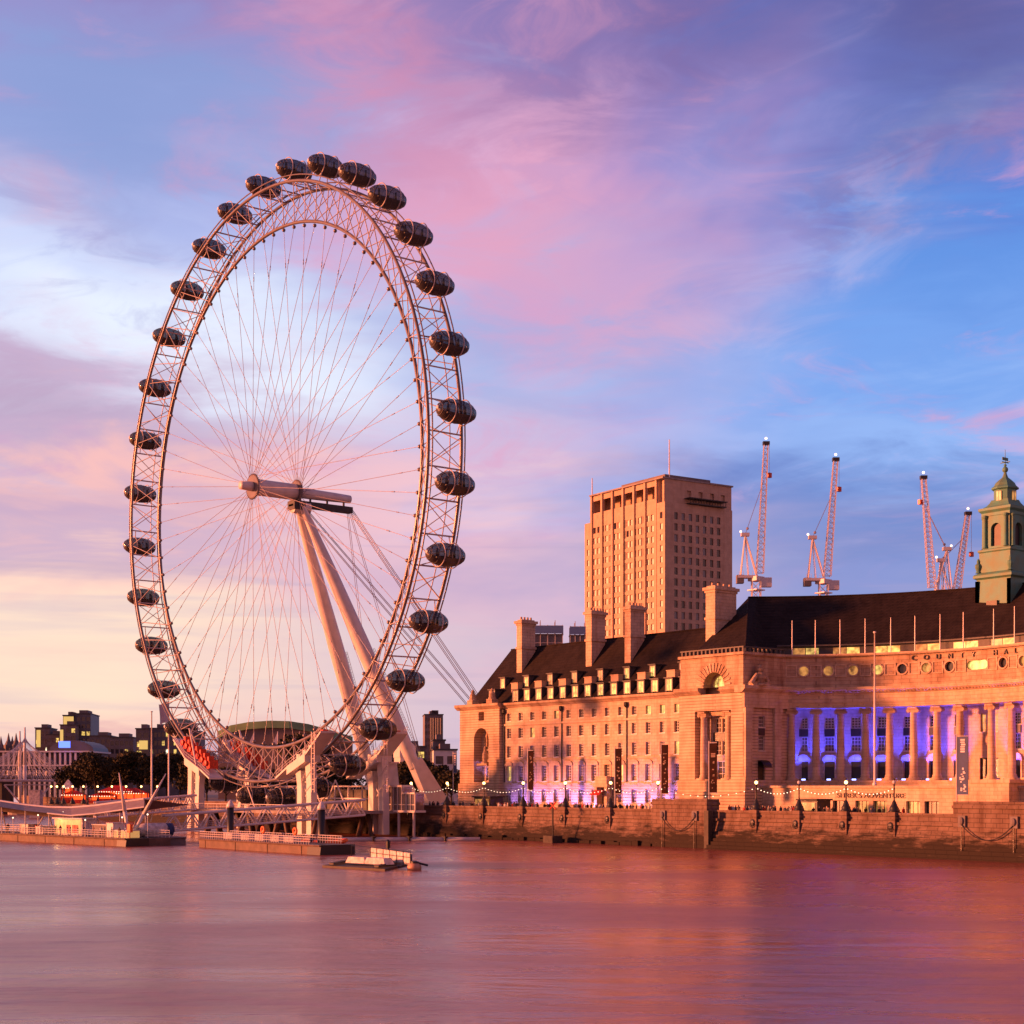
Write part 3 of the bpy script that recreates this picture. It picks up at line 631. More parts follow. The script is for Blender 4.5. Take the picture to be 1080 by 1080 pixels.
m.build('entablature', 'stone', ch)
m = MB()
m.prism([(QX-.95,ZC+.6),(QX-.95,ZC+.1),(QX-.2,ZC-.5),(QX+1.0,ZC-.5),(QX+1.0,ZC+.6)], 'Y', Q0+.6, qc-2.4); m.prism([(QX-.95,ZC+.6),(QX-.95,ZC+.1),(QX-.2,ZC-.5),(QX+1.0,ZC-.5),(QX+1.0,ZC+.6)], 'Y', qc+2.4, Q1+.4)
m.box(QX-.1, 40, Q0-.1, Q1+.2, 30.6, 31.05)
m.build('cornice', 'carved', ch)
m = MB()
for s_ in range(16):
    y = Q0+.4+s_*.92; m.box(QX+.3, QX+.6, y-.15, y+.15, 31.05, 31.75)
for s_ in range(10):
    x = QX+1+s_*1.0; m.box(x-.15, x+.15, Q0+.3, Q0+.6, 31.05, 31.75)
m.box(QX+.25, QX+.65, Q0+.2, Q1, 31.75, 31.95); m.box(QX+.65, 38, Q0+.2, Q0+.65, 31.75, 31.95); m.build('balustrade', 'lead', ch)
window(ch, (30.75, Q0+.32, 19.0), pi/2, 1.5, 1.8, 3, 3, 'pane'); window(ch, (30.75, Q0+.32, 15.2), pi/2, 1.5, 2.4, 3, 4, 'pane'); 
m = MB(); m.box(30.0,31.5,Q0-.06,Q0-.005,17.65,18.95); m.build('spandrel_panel', 'black', ch)
m = MB(); m.box(29.9,31.6,Q0+.3,Q0+.36,10.5,13.5); m.build('door', 'black', ch)
m = MB()
for i in range(7):
    t0, t1 = i*pi/14, (i+1)*pi/14
    m.quad((29.8,Q0-1.4*cos(t0),12.5+1.2*sin(t0)),(31.7,Q0-1.4*cos(t0),12.5+1.2*sin(t0)),(31.7,Q0-1.4*cos(t1),12.5+1.2*sin(t1)),(29.8,Q0-1.4*cos(t1),12.5+1.2*sin(t1)))
m.poly([(31.7,Q0-.01,12.5)]+[(31.7,Q0-1.4*cos(i*pi/14),12.5+1.2*sin(i*pi/14)) for i in range(8)]); m.build('awning', 'black', ch)
m = MB(); m.lathe([(1.1,0),(1.1,.3),(.7,.5),(.95,1.3),(.8,2.0),(.5,2.2),(.62,2.6),(.4,3.1),(.1,3.4)], (29.6, Q0-.75, ZC+.6), 12); m.box(27.6,31.6,Q0-1.15,Q0+.3,ZC+.6,ZC+1.2)
m.tube((27.4,Q0-.8,ZC+.9),(28.8,Q0-.8,ZC+2.4),.35,n=8); m.tube((31.8,Q0-.8,ZC+.9),(30.4,Q0-.8,ZC+2.4),.35,n=8); m.build('carved_urn', 'carved', ch)
m = MB(); m.box(QX-.6, 37, Q0-.9, Q1+.3, GZ, 8.6); m.box(QX-.3, 37, Q0-.7, Q1+.1, 8.6, 10.4); m.build('base_storey', 'rust', ch)

# crescent -------------------------------------------------------------
AX, AY, RC = 11.0, -131.0, 38.0
R_ = lambda d: radians(d)
def arc(R): return lambda u, z, d: (AX+(R+d)*cos(u), AY+(R+d)*sin(u), z)
PH0, PH1 = R_(-52), R_(49)
bays = [0.0]+[4.35+5.95*(k+.5) for k in range(7)]+[-(4.35+5.95*(k+.5)) for k in range(7)]
cols_ = [4.35+5.95*k for k in range(8)]; cols_ += [-c for c in cols_]
RB = 41.4; hw = .78/RB
ops = []
for a in bays[1:]:
    p = R_(a); ops += [(p-hw,p+hw,19.0,20.8),(p-hw,p+hw,15.2,17.6),(p-hw,p+hw,10.5,13.5)]
ops += [(R_(0)-1.7/RB, R_(0)+1.7/RB, 10.5, 13.9, 1.0), (R_(1.5)-.5/RB, R_(1.5)+.5/RB, 18.0, 20.8), (R_(-1.5)-.5/RB, R_(-1.5)+.5/RB, 18.0, 20.8)]
m = MB(); facade(m, arc(RB), PH0, PH1, 10.4, 22.3, ops, .4, R_(2)); m.build('colonnade_wall', 'stone', ch)
m = MB()
def band(mb, prof, a0=PH0, a1=PH1, n=48):
    """profile [(radius, z)] swept round the crescent"""
    for i in range(n):
        u, w = a0+(a1-a0)*i/n, a0+(a1-a0)*(i+1)/n
        for (r0, z0), (r1, z1) in zip(prof, prof[1:]):
            P = lambda r, a, z: (AX+r*cos(a), AY+r*sin(a), z)
            mb.quad(P(r0,u,z0), P(r0,w,z0), P(r1,w,z1), P(r1,u,z1))
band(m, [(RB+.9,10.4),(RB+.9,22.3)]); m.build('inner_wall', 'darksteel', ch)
m = MB(); band(m, [(RB,22.25),(RC-.55,22.25),(RC-.55,22.9),(RC-.65,22.95),(RC-.65,23.6),(RC-.55,23.62),(RC-.55,ZC-.55),(RC-.8,ZC-.45),(RC-1.3,ZC-.05),(RC-1.45,ZC+.05),(RC-1.45,ZC+.5),(RC+.3,ZC+.62)])
m.build('entablature', 'stone', ch)
m = MB()
for i in range(110):
    u = PH0+(PH1-PH0)*(i+.5)/110; m.obox((AX+(RC-.95)*cos(u), AY+(RC-.95)*sin(u), ZC-.32), .5, .3, .22, u)
m.build('dentil_course', 'carved', ch)
# attic with roundels
RA = RC+.3
rops = []
m = MB()
rd = [a for a in bays if a != 0]
for a in rd:
    p = R_(a); rops.append((p-.80/RA, p+.80/RA, 27.5, 29.1))
rops.append((R_(0)-1.9/RA, R_(0)+1.9/RA, 27.55, 29.05))
facade(m, arc(RA), PH0, PH1, ZC+.6, 30.6, rops, .45, R_(2))
def rounded(mb, p, w, h, zc, d, n=20):
    """fills the square hole down to a round or long-round opening"""
    M_ = arc(RA); pts = []; sq = []
    for i in range(n):
        t = 2*pi*i/n+pi/4; cx = max(w-h, 0)*(1 if cos(t) > 0 else -1)
        pts.append((p+(cx+h*cos(t))/RA, zc+h*sin(t)))
        k = max(abs(cos(t)), abs(sin(t))); sq.append((p+(w*cos(t)/k)/RA, zc+h*sin(t)/k))
    for i in range(n):
        j = (i+1) % n
        mb.quad(M_(*sq[i],.002), M_(*sq[j],.002), M_(*pts[j],.002), M_(*pts[i],.002)); mb.quad(M_(*pts[i],0), M_(*pts[j],0), M_(*pts[j],d), M_(*pts[i],d))
for a in rd: rounded(m, R_(a), .80, .80, 28.3, .45)
rounded(m, 0, 1.9, .75, 28.3, .45)
m.build('attic_wall', 'carved', ch)
m = MB()
for a in rd:
    p = R_(a)
    n = 20
    for i in range(n):
        t0, t1 = 2*pi*i/n, 2*pi*(i+1)/n; M_ = arc(RA)
        f = lambda r, t, d: M_(p+r*cos(t)/RA, 28.3+r*sin(t), d)
        m.quad(f(.78,t0,-.16), f(.78,t1,-.16), f(1.0,t1,-.16), f(1.0,t0,-.16)); m.quad(f(1.0,t0,-.16), f(1.0,t1,-.16), f(1.0,t1,0), f(1.0,t0,0)); m.quad(f(.78,t0,-.16), f(.78,t1,-.16), f(.78,t1,0), f(.78,t0,0))
for k in range(-8, 8):
    a = (4.35+5.95*k) if k >= 0 else -(4.35+5.95*(-k-1)); p = R_(a)
    for (a0, a1, z0, z1) in ((-.95,.95,29.1,29.3),(-.95,.95,27.3,27.5),(-.95,-.75,27.5,29.1),(.75,.95,27.5,29.1)):
        M_ = arc(RA); m.add([M_(p+s_/RA, z, d) for d in (-.14, .0) for s_, z in ((a0,z0),(a1,z0),(a1,z1),(a0,z1))], [(0,1,2,3),(0,1,5,4),(1,2,6,5),(2,3,7,6),(3,0,4,7)])
m.build('carved_frame', 'stone', ch)
for a in rd+[0]:
    m = MB(); M_ = arc(RA+.44); w_ = 1.9 if a == 0 else .8; p = R_(a)
    m.quad(M_(p-w_/RA,27.5,0), M_(p+w_/RA,27.5,0), M_(p+w_/RA,29.1,0), M_(p-w_/RA,29.1,0)); m.build('roundel_pane', 'lit' if a in (0,) or rnd.random() < .12 else ('litdim' if rnd.random() < .5 else 'pane'), ch)
m = MB(); band(m, [(RA+.1,30.6),(RC-.25,30.6),(RC-.4,30.75),(RC-.4,31.0),(RB+1.0,31.02)]); m.build('ledge', 'stone', ch)
m = MB(); band(m, [(RB+.2,31.02),(RB+.2,32.6),(RB-.5,32.62),(RB-.5,32.85),(RB+1.5,32.95)]); m.build('parapet_glazing', 'lead', ch)
for k in range(26):
    if k % 3 == 2: continue
    u = R_(44-k*3.05); m = MB(); M_ = arc(RB+.16); h_ = 1.35/RB
    m.quad(M_(u-h_/1.3,31.25,0), M_(u+h_/1.3,31.25,0), M_(u+h_/1.3,32.35,0), M_(u-h_/1.3,32.35,0)); m.build('clerestory_pane', rnd.choice(['lit','lit','litdim']), ch)
# windows of the bays
for a in bays[1:]:
    p = R_(a); q = lambda R, z: (AX+R*cos(p), AY+R*sin(p), z)
    window(ch, q(RB+.35,19.0), p, 1.56, 1.8, 3, 4, 'pane', 'upper_window', 'white'); window(ch, q(RB+.35,15.2), p, 1.56, 2.4, 3, 4, 'panedull' if rnd.random()<.6 else 'pane', 'lower_window', 'white')
    m = MB(); m.obox(q(RB-.12,17.68), .2, 1.62, 1.25, p); m.build('spandrel_panel', 'black', ch)
    d = inst('door', (lambda mm: mm.data('door','black'))(MB().box(-.06,.06,-.75,.75,0,2.1)), ch, q(RB+.34,10.5), p)
    m = MB(); M_ = arc(RB+.33); m.quad(M_(p-.72/RB,12.65,0), M_(p+.72/RB,12.65,0), M_(p+.72/RB,13.45,0), M_(p-.72/RB,13.45,0)); m.build('fanlight', 'pane', ch)
    m = MB(); pts = [(-1.25,13.6),(1.25,13.6),(1.25,13.85)]+[(1.15*cos(t*pi/8), 13.85+.85*sin(t*pi/8)) for t in range(9)]+[(-1.25,13.85)]
    M_ = arc(RB); n = len(pts)
    m.add([M_(p+a_/RB, z, -.42) for a_, z in pts]+[M_(p+a_/RB, z, -.004) for a_, z in pts], [tuple(range(n))]+[(i,(i+1)%n,n+(i+1)%n,n+i) for i in range(n)])
    for s_ in (-1,1): m.obox((AX+(RB-.14)*cos(p+s_*1.0/RB), AY+(RB-.14)*sin(p+s_*1.0/RB), 10.5), .26, .3, 3.09, p)
    m.build('door_pediment', 'stone', ch)
    m = MB(); m.obox(q(RC+1.1,10.45), .4, .6, .22, p); m.build('uplight', 'uplight', ch)
q = lambda R, z, a=0: (AX+R*cos(a), AY+R*sin(a), z)
window(ch, q(RB+.35,10.5), 0, 3.4, 3.3, 4, 3, 'pane', 'entrance_door', 'darksteel', False)
window(ch, q(RB+.36,13.9), 0, 3.4, 1.7, 1, 1, 'lit', 'entrance_fanlight', 'winframe', False)
for s_ in (1.5,-1.5): window(ch, q(RB+.35,18.0,R_(s_)), R_(s_), 1.0, 2.8, 2, 5, 'litdim', 'upper_window', 'winframe')
m = MB(); m.obox(q(RB-.2,15.9), .4, 1.4, 1.6, 0); m.ball(q(RB-.35,16.7), .6, 8, 6, (.5,.8,1.1)); m.build('carved_shield', 'carved', ch)
for a in cols_:
    p = R_(a); o = column(AX+RC*cos(p), AY+RC*sin(p)); capital(o, AX+RC*cos(p), AY+RC*sin(p), p)
m = MB(); band(m, [(RC-1.2,9.3),(RC-1.2,10.1),(RC-1.35,10.15),(RC-1.35,10.4),(RB+.8,10.405)]); band(m, [(33,9.29),(RC-1.2,9.3)]); m.build('stylobate', 'stone', ch)
# terrace front with the shop windows
TX = 30.0; TY0, TY1 = -162.0, Q0-.9
sh = [atX(x, 850, TX).y for x in (885, 909, 928, 963, 982.5)]
ops = [(y-1.25,y+1.25,5.0,7.3) for y in sh]
m = MB(); facade(m, planeX(TX), TY0, TY1, GZ, 9.2, ops, .6); m.prism([(TX,9.2),(TX-.35,9.2),(TX-.35,9.55),(44,9.56),(44,9.2)], 'Y', TY0, TY1)
m.build('terrace_wall', 'stone', ch)
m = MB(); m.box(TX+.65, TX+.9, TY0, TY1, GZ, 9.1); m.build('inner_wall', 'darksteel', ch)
for i, y in enumerate(sh): window(ch, (TX+.55, y, 5.0), 0, 2.5, 2.3, 3, 1, 'litdim' if i in (1,2,3) else 'panedull', 'shop_window', 'darksteel', False)
for px, w_ in ((1050,6.2),):
    y = atX(px, 830, 29.0).y; m = MB(); m.box(27.6, 36, y-w_/2, y+w_/2, GZ, 9.9); m.box(27.4, 36.1, y-w_/2-.2, y+w_/2+.2, 9.9, 10.4); m.build('entrance_plinth', 'stone', ch)
# shop sign and building name, letter by letter
sm = textmesh("SHREK'S ADVENTURE", 1.0, .06)
xs = [v.co.x for v in sm.vertices]; wd = max(xs)-min(xs)
ya, yb = atX(883, 838, TX).y, atX(955, 838, TX).y; k = abs(ya-yb)/wd
sm.materials.append(mat('bronze_letters', (0.05,0.025,0.02), .5)); so = bpy.data.objects.new('shop_sign', sm); SC.collection.objects.link(so); so.parent = ch
o_ = ORG[ch.name]
so.matrix_local = Matrix(((0,0,-1,TX-.10-o_[0]),(-k,0,0,(ya+yb)/2-o_[1]),(0,1.0,0,7.75-o_[2]),(0,0,0,1)))
for i, l_ in enumerate('COUNTY HALL'):
    if l_ == ' ': continue
    a = R_(16.3-3.07*i); lm_ = textmesh(l_, 1.15, .08); lm_.materials.append(MT['black'])
    lo = bpy.data.objects.new('sign_letter', lm_); SC.collection.objects.link(lo); lo.parent = ch
    R2 = RA-.16
    lo.matrix_local = Matrix(((sin(a),0,-cos(a),AX+R2*cos(a)-o_[0]),(-cos(a),0,-sin(a),AY+R2*sin(a)-o_[1]),(0,1.0,0,29.55-o_[2]),(0,0,0,1)))
# flag staffs along the roof edge
for px in (835.5,860,886,912.5,939.5,965,991.5,1016,1048,1070):
    best = min((abs(atD(px,700,d_).x-AX)**2 and abs(((atD(px,700,d_).x-AX)**2+(atD(px,700,d_).y-AY)**2)**.5-(RC-.1)), d_) for d_ in [225+.25*i for i in range(200)])[1]
    P = atD(px, 690, best); m = MB(); m.tube((P.x,P.y,31.0),(P.x,P.y,36.6),.10,.06,n=6); m.build('roof_flagstaff', 'white', ch)
# great curved roof
m = MB(); n = 40; a0, a1 = R_(-53), R_(51)
def P(r, a, z): return (AX+r*cos(a), AY+r*sin(a), z)
RR = 54.0
for i in range(n):
    u, w_ = a0+(a1-a0)*i/n, a0+(a1-a0)*(i+1)/n
    m.quad(P(RB+1.0,u,31.3), P(RB+1.0,w_,31.3), P(RR,w_,42.3), P(RR,u,42.3)); m.quad(P(RR,u,42.3), P(RR,w_,42.3), P(67,w_,31.3), P(67,u,31.3)); m.quad(P(67,u,4.6),P(67,w_,4.6),P(67,w_,31.3),P(67,u,31.3))
Ea = Vector((43.6,-88.3,42.3)); k0 = P(RR,a1,42.3); s0 = P(RB+1.0,a1,31.3); n0 = P(67,a1,31.3)
A = (28.6,-89.3,31.1); B_ = (28.6,-101.6,31.1); Cc = (50.0,-80.0,31.1)
m.tri(A, B_, Ea); m.poly([B_, s0, k0, Ea]); m.tri(A, Ea, Cc); m.poly([Ea, k0, n0, Cc]); m.tube(B_, Ea, .14, n=6)
pr_ = [P(RR,a0+(a1-a0)*i/n,42.35) for i in range(n+1)]+[tuple(Ea)]
for q0, q1 in zip(pr_, pr_[1:]): m.tube(q0, q1, .18, n=6)
m.build('roof', 'roof', ch)
# south pavilion closes the crescent outside the frame
m = MB(); m.box(26.5, 58, -173.4, -159.6, GZ, 30.8); m.box(26.0,58,-173.8,-159.2,ZC,ZC+.6); m.build('pavilion_wall', 'rust', ch)
m = MB(); m.prism([(28,31.1),(44,42),(58,31.1)], 'Y', -173, -160); m.build('roof', 'roof', ch)
# copper turret ----------------------------------------------------------
tp = Vector((64.8,-125.4,0)); tx, ty = tp.x, tp.y
m = MB(); m.lathe([(4.9,36),(4.55,43.2),(4.7,43.3)], (tx,ty,0), sq=4)
for s_ in (-1,1):
    for k in range(4): m.box(tx-3.45-.06, tx-3.3, ty+s_*3.0-.3+(k*0), ty+s_*3.0+.3, 37, 43)
tu = m.build('turret', 'copper', ch)
m = MB(); m.lathe([(4.7,43.3),(5.15,43.5),(5.15,43.9),(4.9,44.1),(4.2,44.4)], (tx,ty,0), sq=4); m.build('lower_cornice', 'copper', tu)
m = MB(); m.lathe([(4.15,44.4),(4.15,47.6),(4.4,47.8),(4.4,48.1),(3.5,48.3)], (tx,ty,0), sq=4); m.build('pedestal_stage', 'copper', tu)
for a_, b_ in ((-1,-1),(1,-1),(-1,1),(1,1)):
    m = MB(); m.lathe([(.45,0),(.3,.3),(.5,.9),(.5,1.3),(.2,1.6),(.25,1.9),(.05,2.4)], (tx+a_*3.05, ty+b_*3.05, 44.4), 8); m.build('corner_urn', 'copper', tu)
m = MB()
for sgn in (-1,1):
    facade(m, (lambda u,z,d,s=sgn:(tx+s*(2.55-d),ty+u,z)), -2.55, 2.55, 48.2, 53.8, [(-.95,.95,48.6,51.4,1.0)], .5)
    facade(m, (lambda u,z,d,s=sgn:(tx+u,ty+s*(2.55-d),z)), -2.55, 2.55, 48.2, 53.8, [(-.95,.95,48.6,51.4,1.0)], .5)
m.box(tx-1.9,tx+1.9,ty-1.9,ty+1.9,48.2,53.8)
m.build('belfry', 'copper', tu)
for sgn in (-1,1):
    m = MB(); m.box(tx+sgn*2.0-.05,tx+sgn*2.0+.05,ty-.9,ty+.9,48.6,52.7); m.build('louvre', 'darksteel', tu)
    m = MB(); m.box(tx-.9,tx+.9,ty+sgn*2.0-.05,ty+sgn*2.0+.05,48.6,52.7); m.build('louvre', 'darksteel', tu)
for a_ in (-1,1):
    for b_ in (-1,1):
        for (ox, oy) in ((2.75,1.95),(1.95,2.75)):
            m = MB(); m.lathe([(.38,0),(.3,.3),(.28,4.7),(.4,5.0),(.4,5.3)], (tx+a_*ox, ty+b_*oy, 48.4), 10); m.build('turret_column', 'copper', tu)
m = MB(); m.lathe([(3.8,53.6),(3.8,54.1),(4.3,54.5),(4.3,54.9),(3.6,55.0),(3.0,55.3),(2.5,55.8),(2.2,56.3)], (tx,ty,0), sq=4); m.build('upper_cornice', 'copper', tu)
m = MB(); m.lathe([(1.8,55.4),(1.8,57.9),(2.2,58.05),(2.2,58.3),(1.8,58.6),(1.55,59.1),(1.0,59.6),(.5,60.0),(.3,60.5),(.2,60.9)], (tx,ty,0), 8); m.build('lantern', 'copper', tu)
MB().box(tx-1.78,tx-1.62,ty-.45,ty+.45,56.1,57.6).build('lantern_window', 'litdim', tu); MB().box(tx-.45,tx+.45,ty-1.78,ty-1.62,56.1,57.6).build('lantern_window', 'litdim', tu)
m = MB(); m.ball((tx,ty,61.3), .5, 10, 8); m.tube((tx,ty,60.6),(tx,ty,64.6),.12,.04,n=6); m.tube((tx-.9,ty,62.5),(tx+.9,ty,62.5),.08,n=5); m.tube((tx,ty-.9,62.5),(tx,ty+.9,62.5),.08,n=5); m.ball((tx,ty,62.0),.25,8,6); m.box(tx-.8,tx+.8,ty-.03,ty+.03,62.8,63.3); m.build('weather_vane', 'copper', tu)
m = MB(); m.box(tx-3.75,tx-3.45,ty-1.0,ty+1.0,36.8,39.6); m.build('hatch', 'darksteel', tu)

# coloured lamps the building carries: violet along the ground floor, blue inside the colonnade
def spot(loc, to, color, power, size, blend=.6, r=.15):
    l_ = bpy.data.lights.new('floodlight_beam', 'SPOT'); l_.energy = power; l_.color = color; l_.spot_size = radians(size); l_.spot_blend = blend; l_.shadow_soft_size = r
    o = bpy.data.objects.new('floodlight_beam', l_); SC.collection.objects.link(o); o.location = loc
    o.rotation_euler = (Vector(to)-Vector(loc)).to_track_quat('-Z', 'Y').to_euler()
    o['kind'] = 'structure'
for a in bays[1:]:
    p = R_(a); spot(q(RC+1.1,10.75,p), q(RB+.2,20.0,p), (.035,.05,1.0), 5000 if a > 12 else 2600, 64, .8)
for i in range(0, 14):
    if i == 8: continue
    y = wy[i]-1.76
    spot((XN-2.6,y,GZ+.5), (XN-.1,y,8.2), (.36,.20,1.0), 1000 if i not in (0,7) else 450, 78, .9)
    m = MB(); m.obox((XN-2.6,y,GZ), .4, .5, .4); m.build('floodlight', 'black', ch)
spot((PX+.5,yc-1.2,10.4), (PX+1.7,yc,13.0), (.4,.25,1.0), 350, 80)
spot((QX+1.2,qc-1.6,10.7), (QX+2.1,qc,14), (.45,.35,1.0), 220, 80)
# ================================================================== OBSERVATION WHEEL
HZ = 69.0
wh = thing('observation_wheel', 'giant white riverside observation wheel with dark glass capsules on a leaning two-legged frame', 'ferris wheel', (14,0,GZ))
HUB = (0,0,HZ)
RO, RI, HW = 58.6, 51.8, 3.5
for x in (-HW, HW):
    m = MB(); m.ring((x,0,HZ), RO, .31, n=160, m=8); m.build('outer_chord', 'chord', wh, True)
    m = MB(); m.ring((x*.98,0,HZ), RO+1.15, .13, n=160, m=6); m.build('drive_rail', 'chord', wh, True)
m = MB(); m.ring(HUB, RI, .33, n=160, m=8); m.build('inner_chord', 'chord', wh, True)
m = MB(); m.ring((1.2,0,HZ), RO-.2, .10, n=160, m=5); m.build('cable_tray', 'cable', wh, True)
def wp(R, a, x): return (x, R*sin(a), HZ+R*cos(a))
NB = 80; da = 2*pi/NB
m = MB()
for i in range(NB):
    a = i*da
    for x in (-HW, HW):
        m.tube(wp(RI,a,0), wp(RO,a+da,x), .095, n=5, cap=False); m.tube(wp(RI,a,0), wp(RO,a-da,x), .095, n=5, cap=False)
m.build('rim_lattice', 'steel', wh, True)
PH = radians(-18.7); dc = 2*pi/32
def rim_part(name, me, a):
    o = inst(name, me, wh, (0,0,HZ)); o.rotation_euler = (-a, 0, 0)
def wl(R, a, x): return (x, R*sin(a), R*cos(a))
m = MB(); b0, b1 = dc*.27, dc*.73
for s_ in (-1,1): m.tube(wl(RO,s_*dc*.24,-HW), wl(RO,s_*dc*.24,HW), .15, n=6, cap=False)
m.tube(wl(RO,b0,-HW), wl(RO,b1,HW), .085, n=5, cap=False); m.tube(wl(RO,b1,-HW), wl(RO,b0,HW), .085, n=5, cap=False)
br_me = m.data('cross_bracing', 'steel', True)
for i in range(32): rim_part('cross_bracing', br_me, PH-i*dc)
m = MB(); m.ball((0,0,RI-.75), .38, 8, 6); an_me = m.data('spoke_anchor', 'chord', True)
for i in range(NB): rim_part('spoke_anchor', an_me, i*da)
# spokes: shared meshes, one part each
org = ORG[wh.name]
def spoke_mesh(xf, off):
    m = MB(); m.tube((0,0,RI-.6),(xf,off,1.9),.05,n=5,cap=False); m.tube((xf*.13,off*.13,RI-.6-.13*(RI-2.5)),(xf*.15,off*.15,RI-.6-.15*(RI-2.5)),.09,n=6); return m.data('spoke','cable',True)
sms = [spoke_mesh(-4.6,0), spoke_mesh(5.2,0), spoke_mesh(-4.6,1.9), spoke_mesh(5.2,-1.9)]
for i in range(NB):
    k = i % 2 if i % 5 else 2+(i//5) % 2
    o = inst('spoke', sms[k], wh, (0,0,HZ)); o.rotation_euler = (-i*da, 0, 0)
# hub and spindle
def spin(pts, n=24, c=HUB): return MB().lathe(pts, c, n, 'X')
spin([(1.45,-4.5),(1.62,-4.1),(1.62,4.7),(1.45,5.1)]).build('hub', 'white', wh, True)
for x in (-4.75, 5.2):
    m = MB(); m.lathe([(2.2,x-.16),(2.35,x-.1),(2.35,x+.1),(2.2,x+.16)], HUB, 40, 'X')
    for i in range(40): a = i*2*pi/40; m.ball((x, 2.4*sin(a), HZ+2.4*cos(a)), .2, 6, 4)
    m.build('hub_flange', 'chord', wh)
spin([(.3,-7.6),(.85,-7.5),(.95,-5.2),(.95,-4.9)]).build('spindle_cap', 'white', wh, True)
spin([(1.05,5.3),(1.05,9),(.95,14),(.82,18.0),(.5,18.1)]).build('spindle', 'white', wh, True)
m = MB(); m.box(4.0,18.2,-.9,.9,66.1,66.5); m.box(4.0,6.6,-1.4,1.4,65.4,67.2); m.box(6.6,18.2,.86,.92,66.5,67.3); m.box(6.6,18.2,-.92,-.86,66.5,67.3)
for x in (8.5,12.5,16.5): m.tube((x,0,66.4),(x,0,68.3),.22,n=6)
m.build('maintenance_walkway', 'darksteel', wh)
FT = [(32.0,-10.0), (32.0,10.0)]; TOPZ = 66.0
for (fx, fy) in FT:
    s_ = 1 if fy > 0 else -1
    p0, p1 = Vector((6.2, s_*.9, TOPZ)), Vector((fx, fy, GZ))
    at_ = lambda t: p0.lerp(p1, t)
    m = MB(); rs = [(0,.6),(.03,.75),(.2,1.25),(.45,1.62),(.65,1.6),(.82,1.35),(.86,1.25)]
    d = (p1-p0).normalized(); u = d.cross(Vector((0,0,1))).normalized(); w_ = d.cross(u); nn = 28; vs = []
    for t, r in rs:
        c = at_(t)
        for i in range(nn): q_ = 2*pi*i/nn; vs.append(c+u*(r*cos(q_))+w_*(r*sin(q_)))
    fs = [(j*nn+i, j*nn+(i+1)%nn, (j+1)*nn+(i+1)%nn, (j+1)*nn+i) for j in range(len(rs)-1) for i in range(nn)]
    m.add(vs, fs); lg = m.build('leg', 'white', wh, True)
    c = at_(.85); m = MB()
    tv = [Vector((c.x-1.0,c.y-1.1,c.z+.2)),Vector((c.x+1.3,c.y-1.1,c.z+1.4)),Vector((c.x+1.3,c.y+1.1,c.z+1.4)),Vector((c.x-1.0,c.y+1.1,c.z+.2))]
    bv = [Vector((fx-1.0,fy-.8,GZ)),Vector((fx+3.4,fy-.8,GZ+1.8)),Vector((fx+3.4,fy+.8,GZ+1.8)),Vector((fx-1.0,fy+.8,GZ))]
    b2 = [Vector((fx+1.0,fy-.8,GZ)),Vector((fx+1.0,fy+.8,GZ))]
    m.add(tv+bv, [(0,1,2,3),(4,7,6,5),(0,4,5,1),(1,5,6,2),(2,6,7,3),(3,7,4,0)]); m.build('leg_foot', 'white', lg)
    m = MB()
    off = Vector((1.2,-1.0*s_*-1 if s_ > 0 else -1.0,.6)); off = Vector((1.75,-.3,1.1))
    for k in range(46):
        t = .48+k*.0085; q0 = at_(t)+off; m.tube(q0+Vector((0,-.3,0)), q0+Vector((0,.3,0)), .04, n=4)
    for y in (-.3,.3): m.tube(at_(.48)+off+Vector((0,y,0)), at_(.87)+off+Vector((0,y,0)), .05, n=4)
    m.build('ladder', 'steel', lg)
m = MB(); m.lathe([(.1,-2.0),(1.3,-1.9),(1.3,1.9),(.1,2.0)], (6.2,0,66.0), 16, 'X'); m.build('bearing_head', 'white', wh)
anc = Vector((72,0,GZ))
for y0, x0, z0, y1 in ((-.9,7.5,65.2,-1.6),(.9,7.5,65.2,1.6),(-.5,18.0,67.0,-.9),(.5,18.0,67.0,.9)):
    for k in (-.22,.22):
        m = MB(); m.tube((x0,y0+k,z0),(anc.x+(2 if x0<10 else 0),y1+k*1.6,GZ+.3),.075,n=5); m.build('back_stay', 'cable', wh, True)
for (fx, fy) in FT:
    for k in (-.25,.25):
        m = MB(); m.tube((17.6,.3*(1 if fy>0 else -1)+k,67),(fx+.5,fy+k*2,GZ+.5),.055,n=5); m.build('leg_stay', 'cable', wh, True)
m = MB(); m.box(68,78,-4,4,GZ,GZ+1.6); m.build('stay_anchor', 'concrete', wh)
# capsules
m = MB(); L_ = 3.85; pr_ = []
for i in range(15):
    t = -pi/2+pi*i/14; pr_.append((max(2.0*cos(t)**.84, .02) if abs(cos(t))>1e-6 else .02, L_*sin(t)))
m.lathe(pr_, (0,0,0), 24, 'X'); cap_me = m.data('capsule', 'glassdark', True)
m = MB(); vs = []
prof = [(max(2.04*cos(-pi/2+pi*i/14)**.84, .02) if 0<i<14 else .02, (L_+.04)*sin(-pi/2+pi*i/14)) for i in range(15)]
vs = []; n = 12
for r, h in prof:
    for i in range(n+1):
        t = pi+.38+(pi-.76)*i/n; vs.append((h, r*cos(t), r*sin(t)))
fs = [(j*(n+1)+i, j*(n+1)+i+1, (j+1)*(n+1)+i+1, (j+1)*(n+1)+i) for j in range(14) for i in range(n)]
m.add(vs, fs); hull_me = m.data('capsule_hull', 'hull', True)
m = MB()
for i in (2,4,7,10,12):
    r, h = prof[i]; m.ring((h,0,0), r+.0, .035, n=28, m=5)
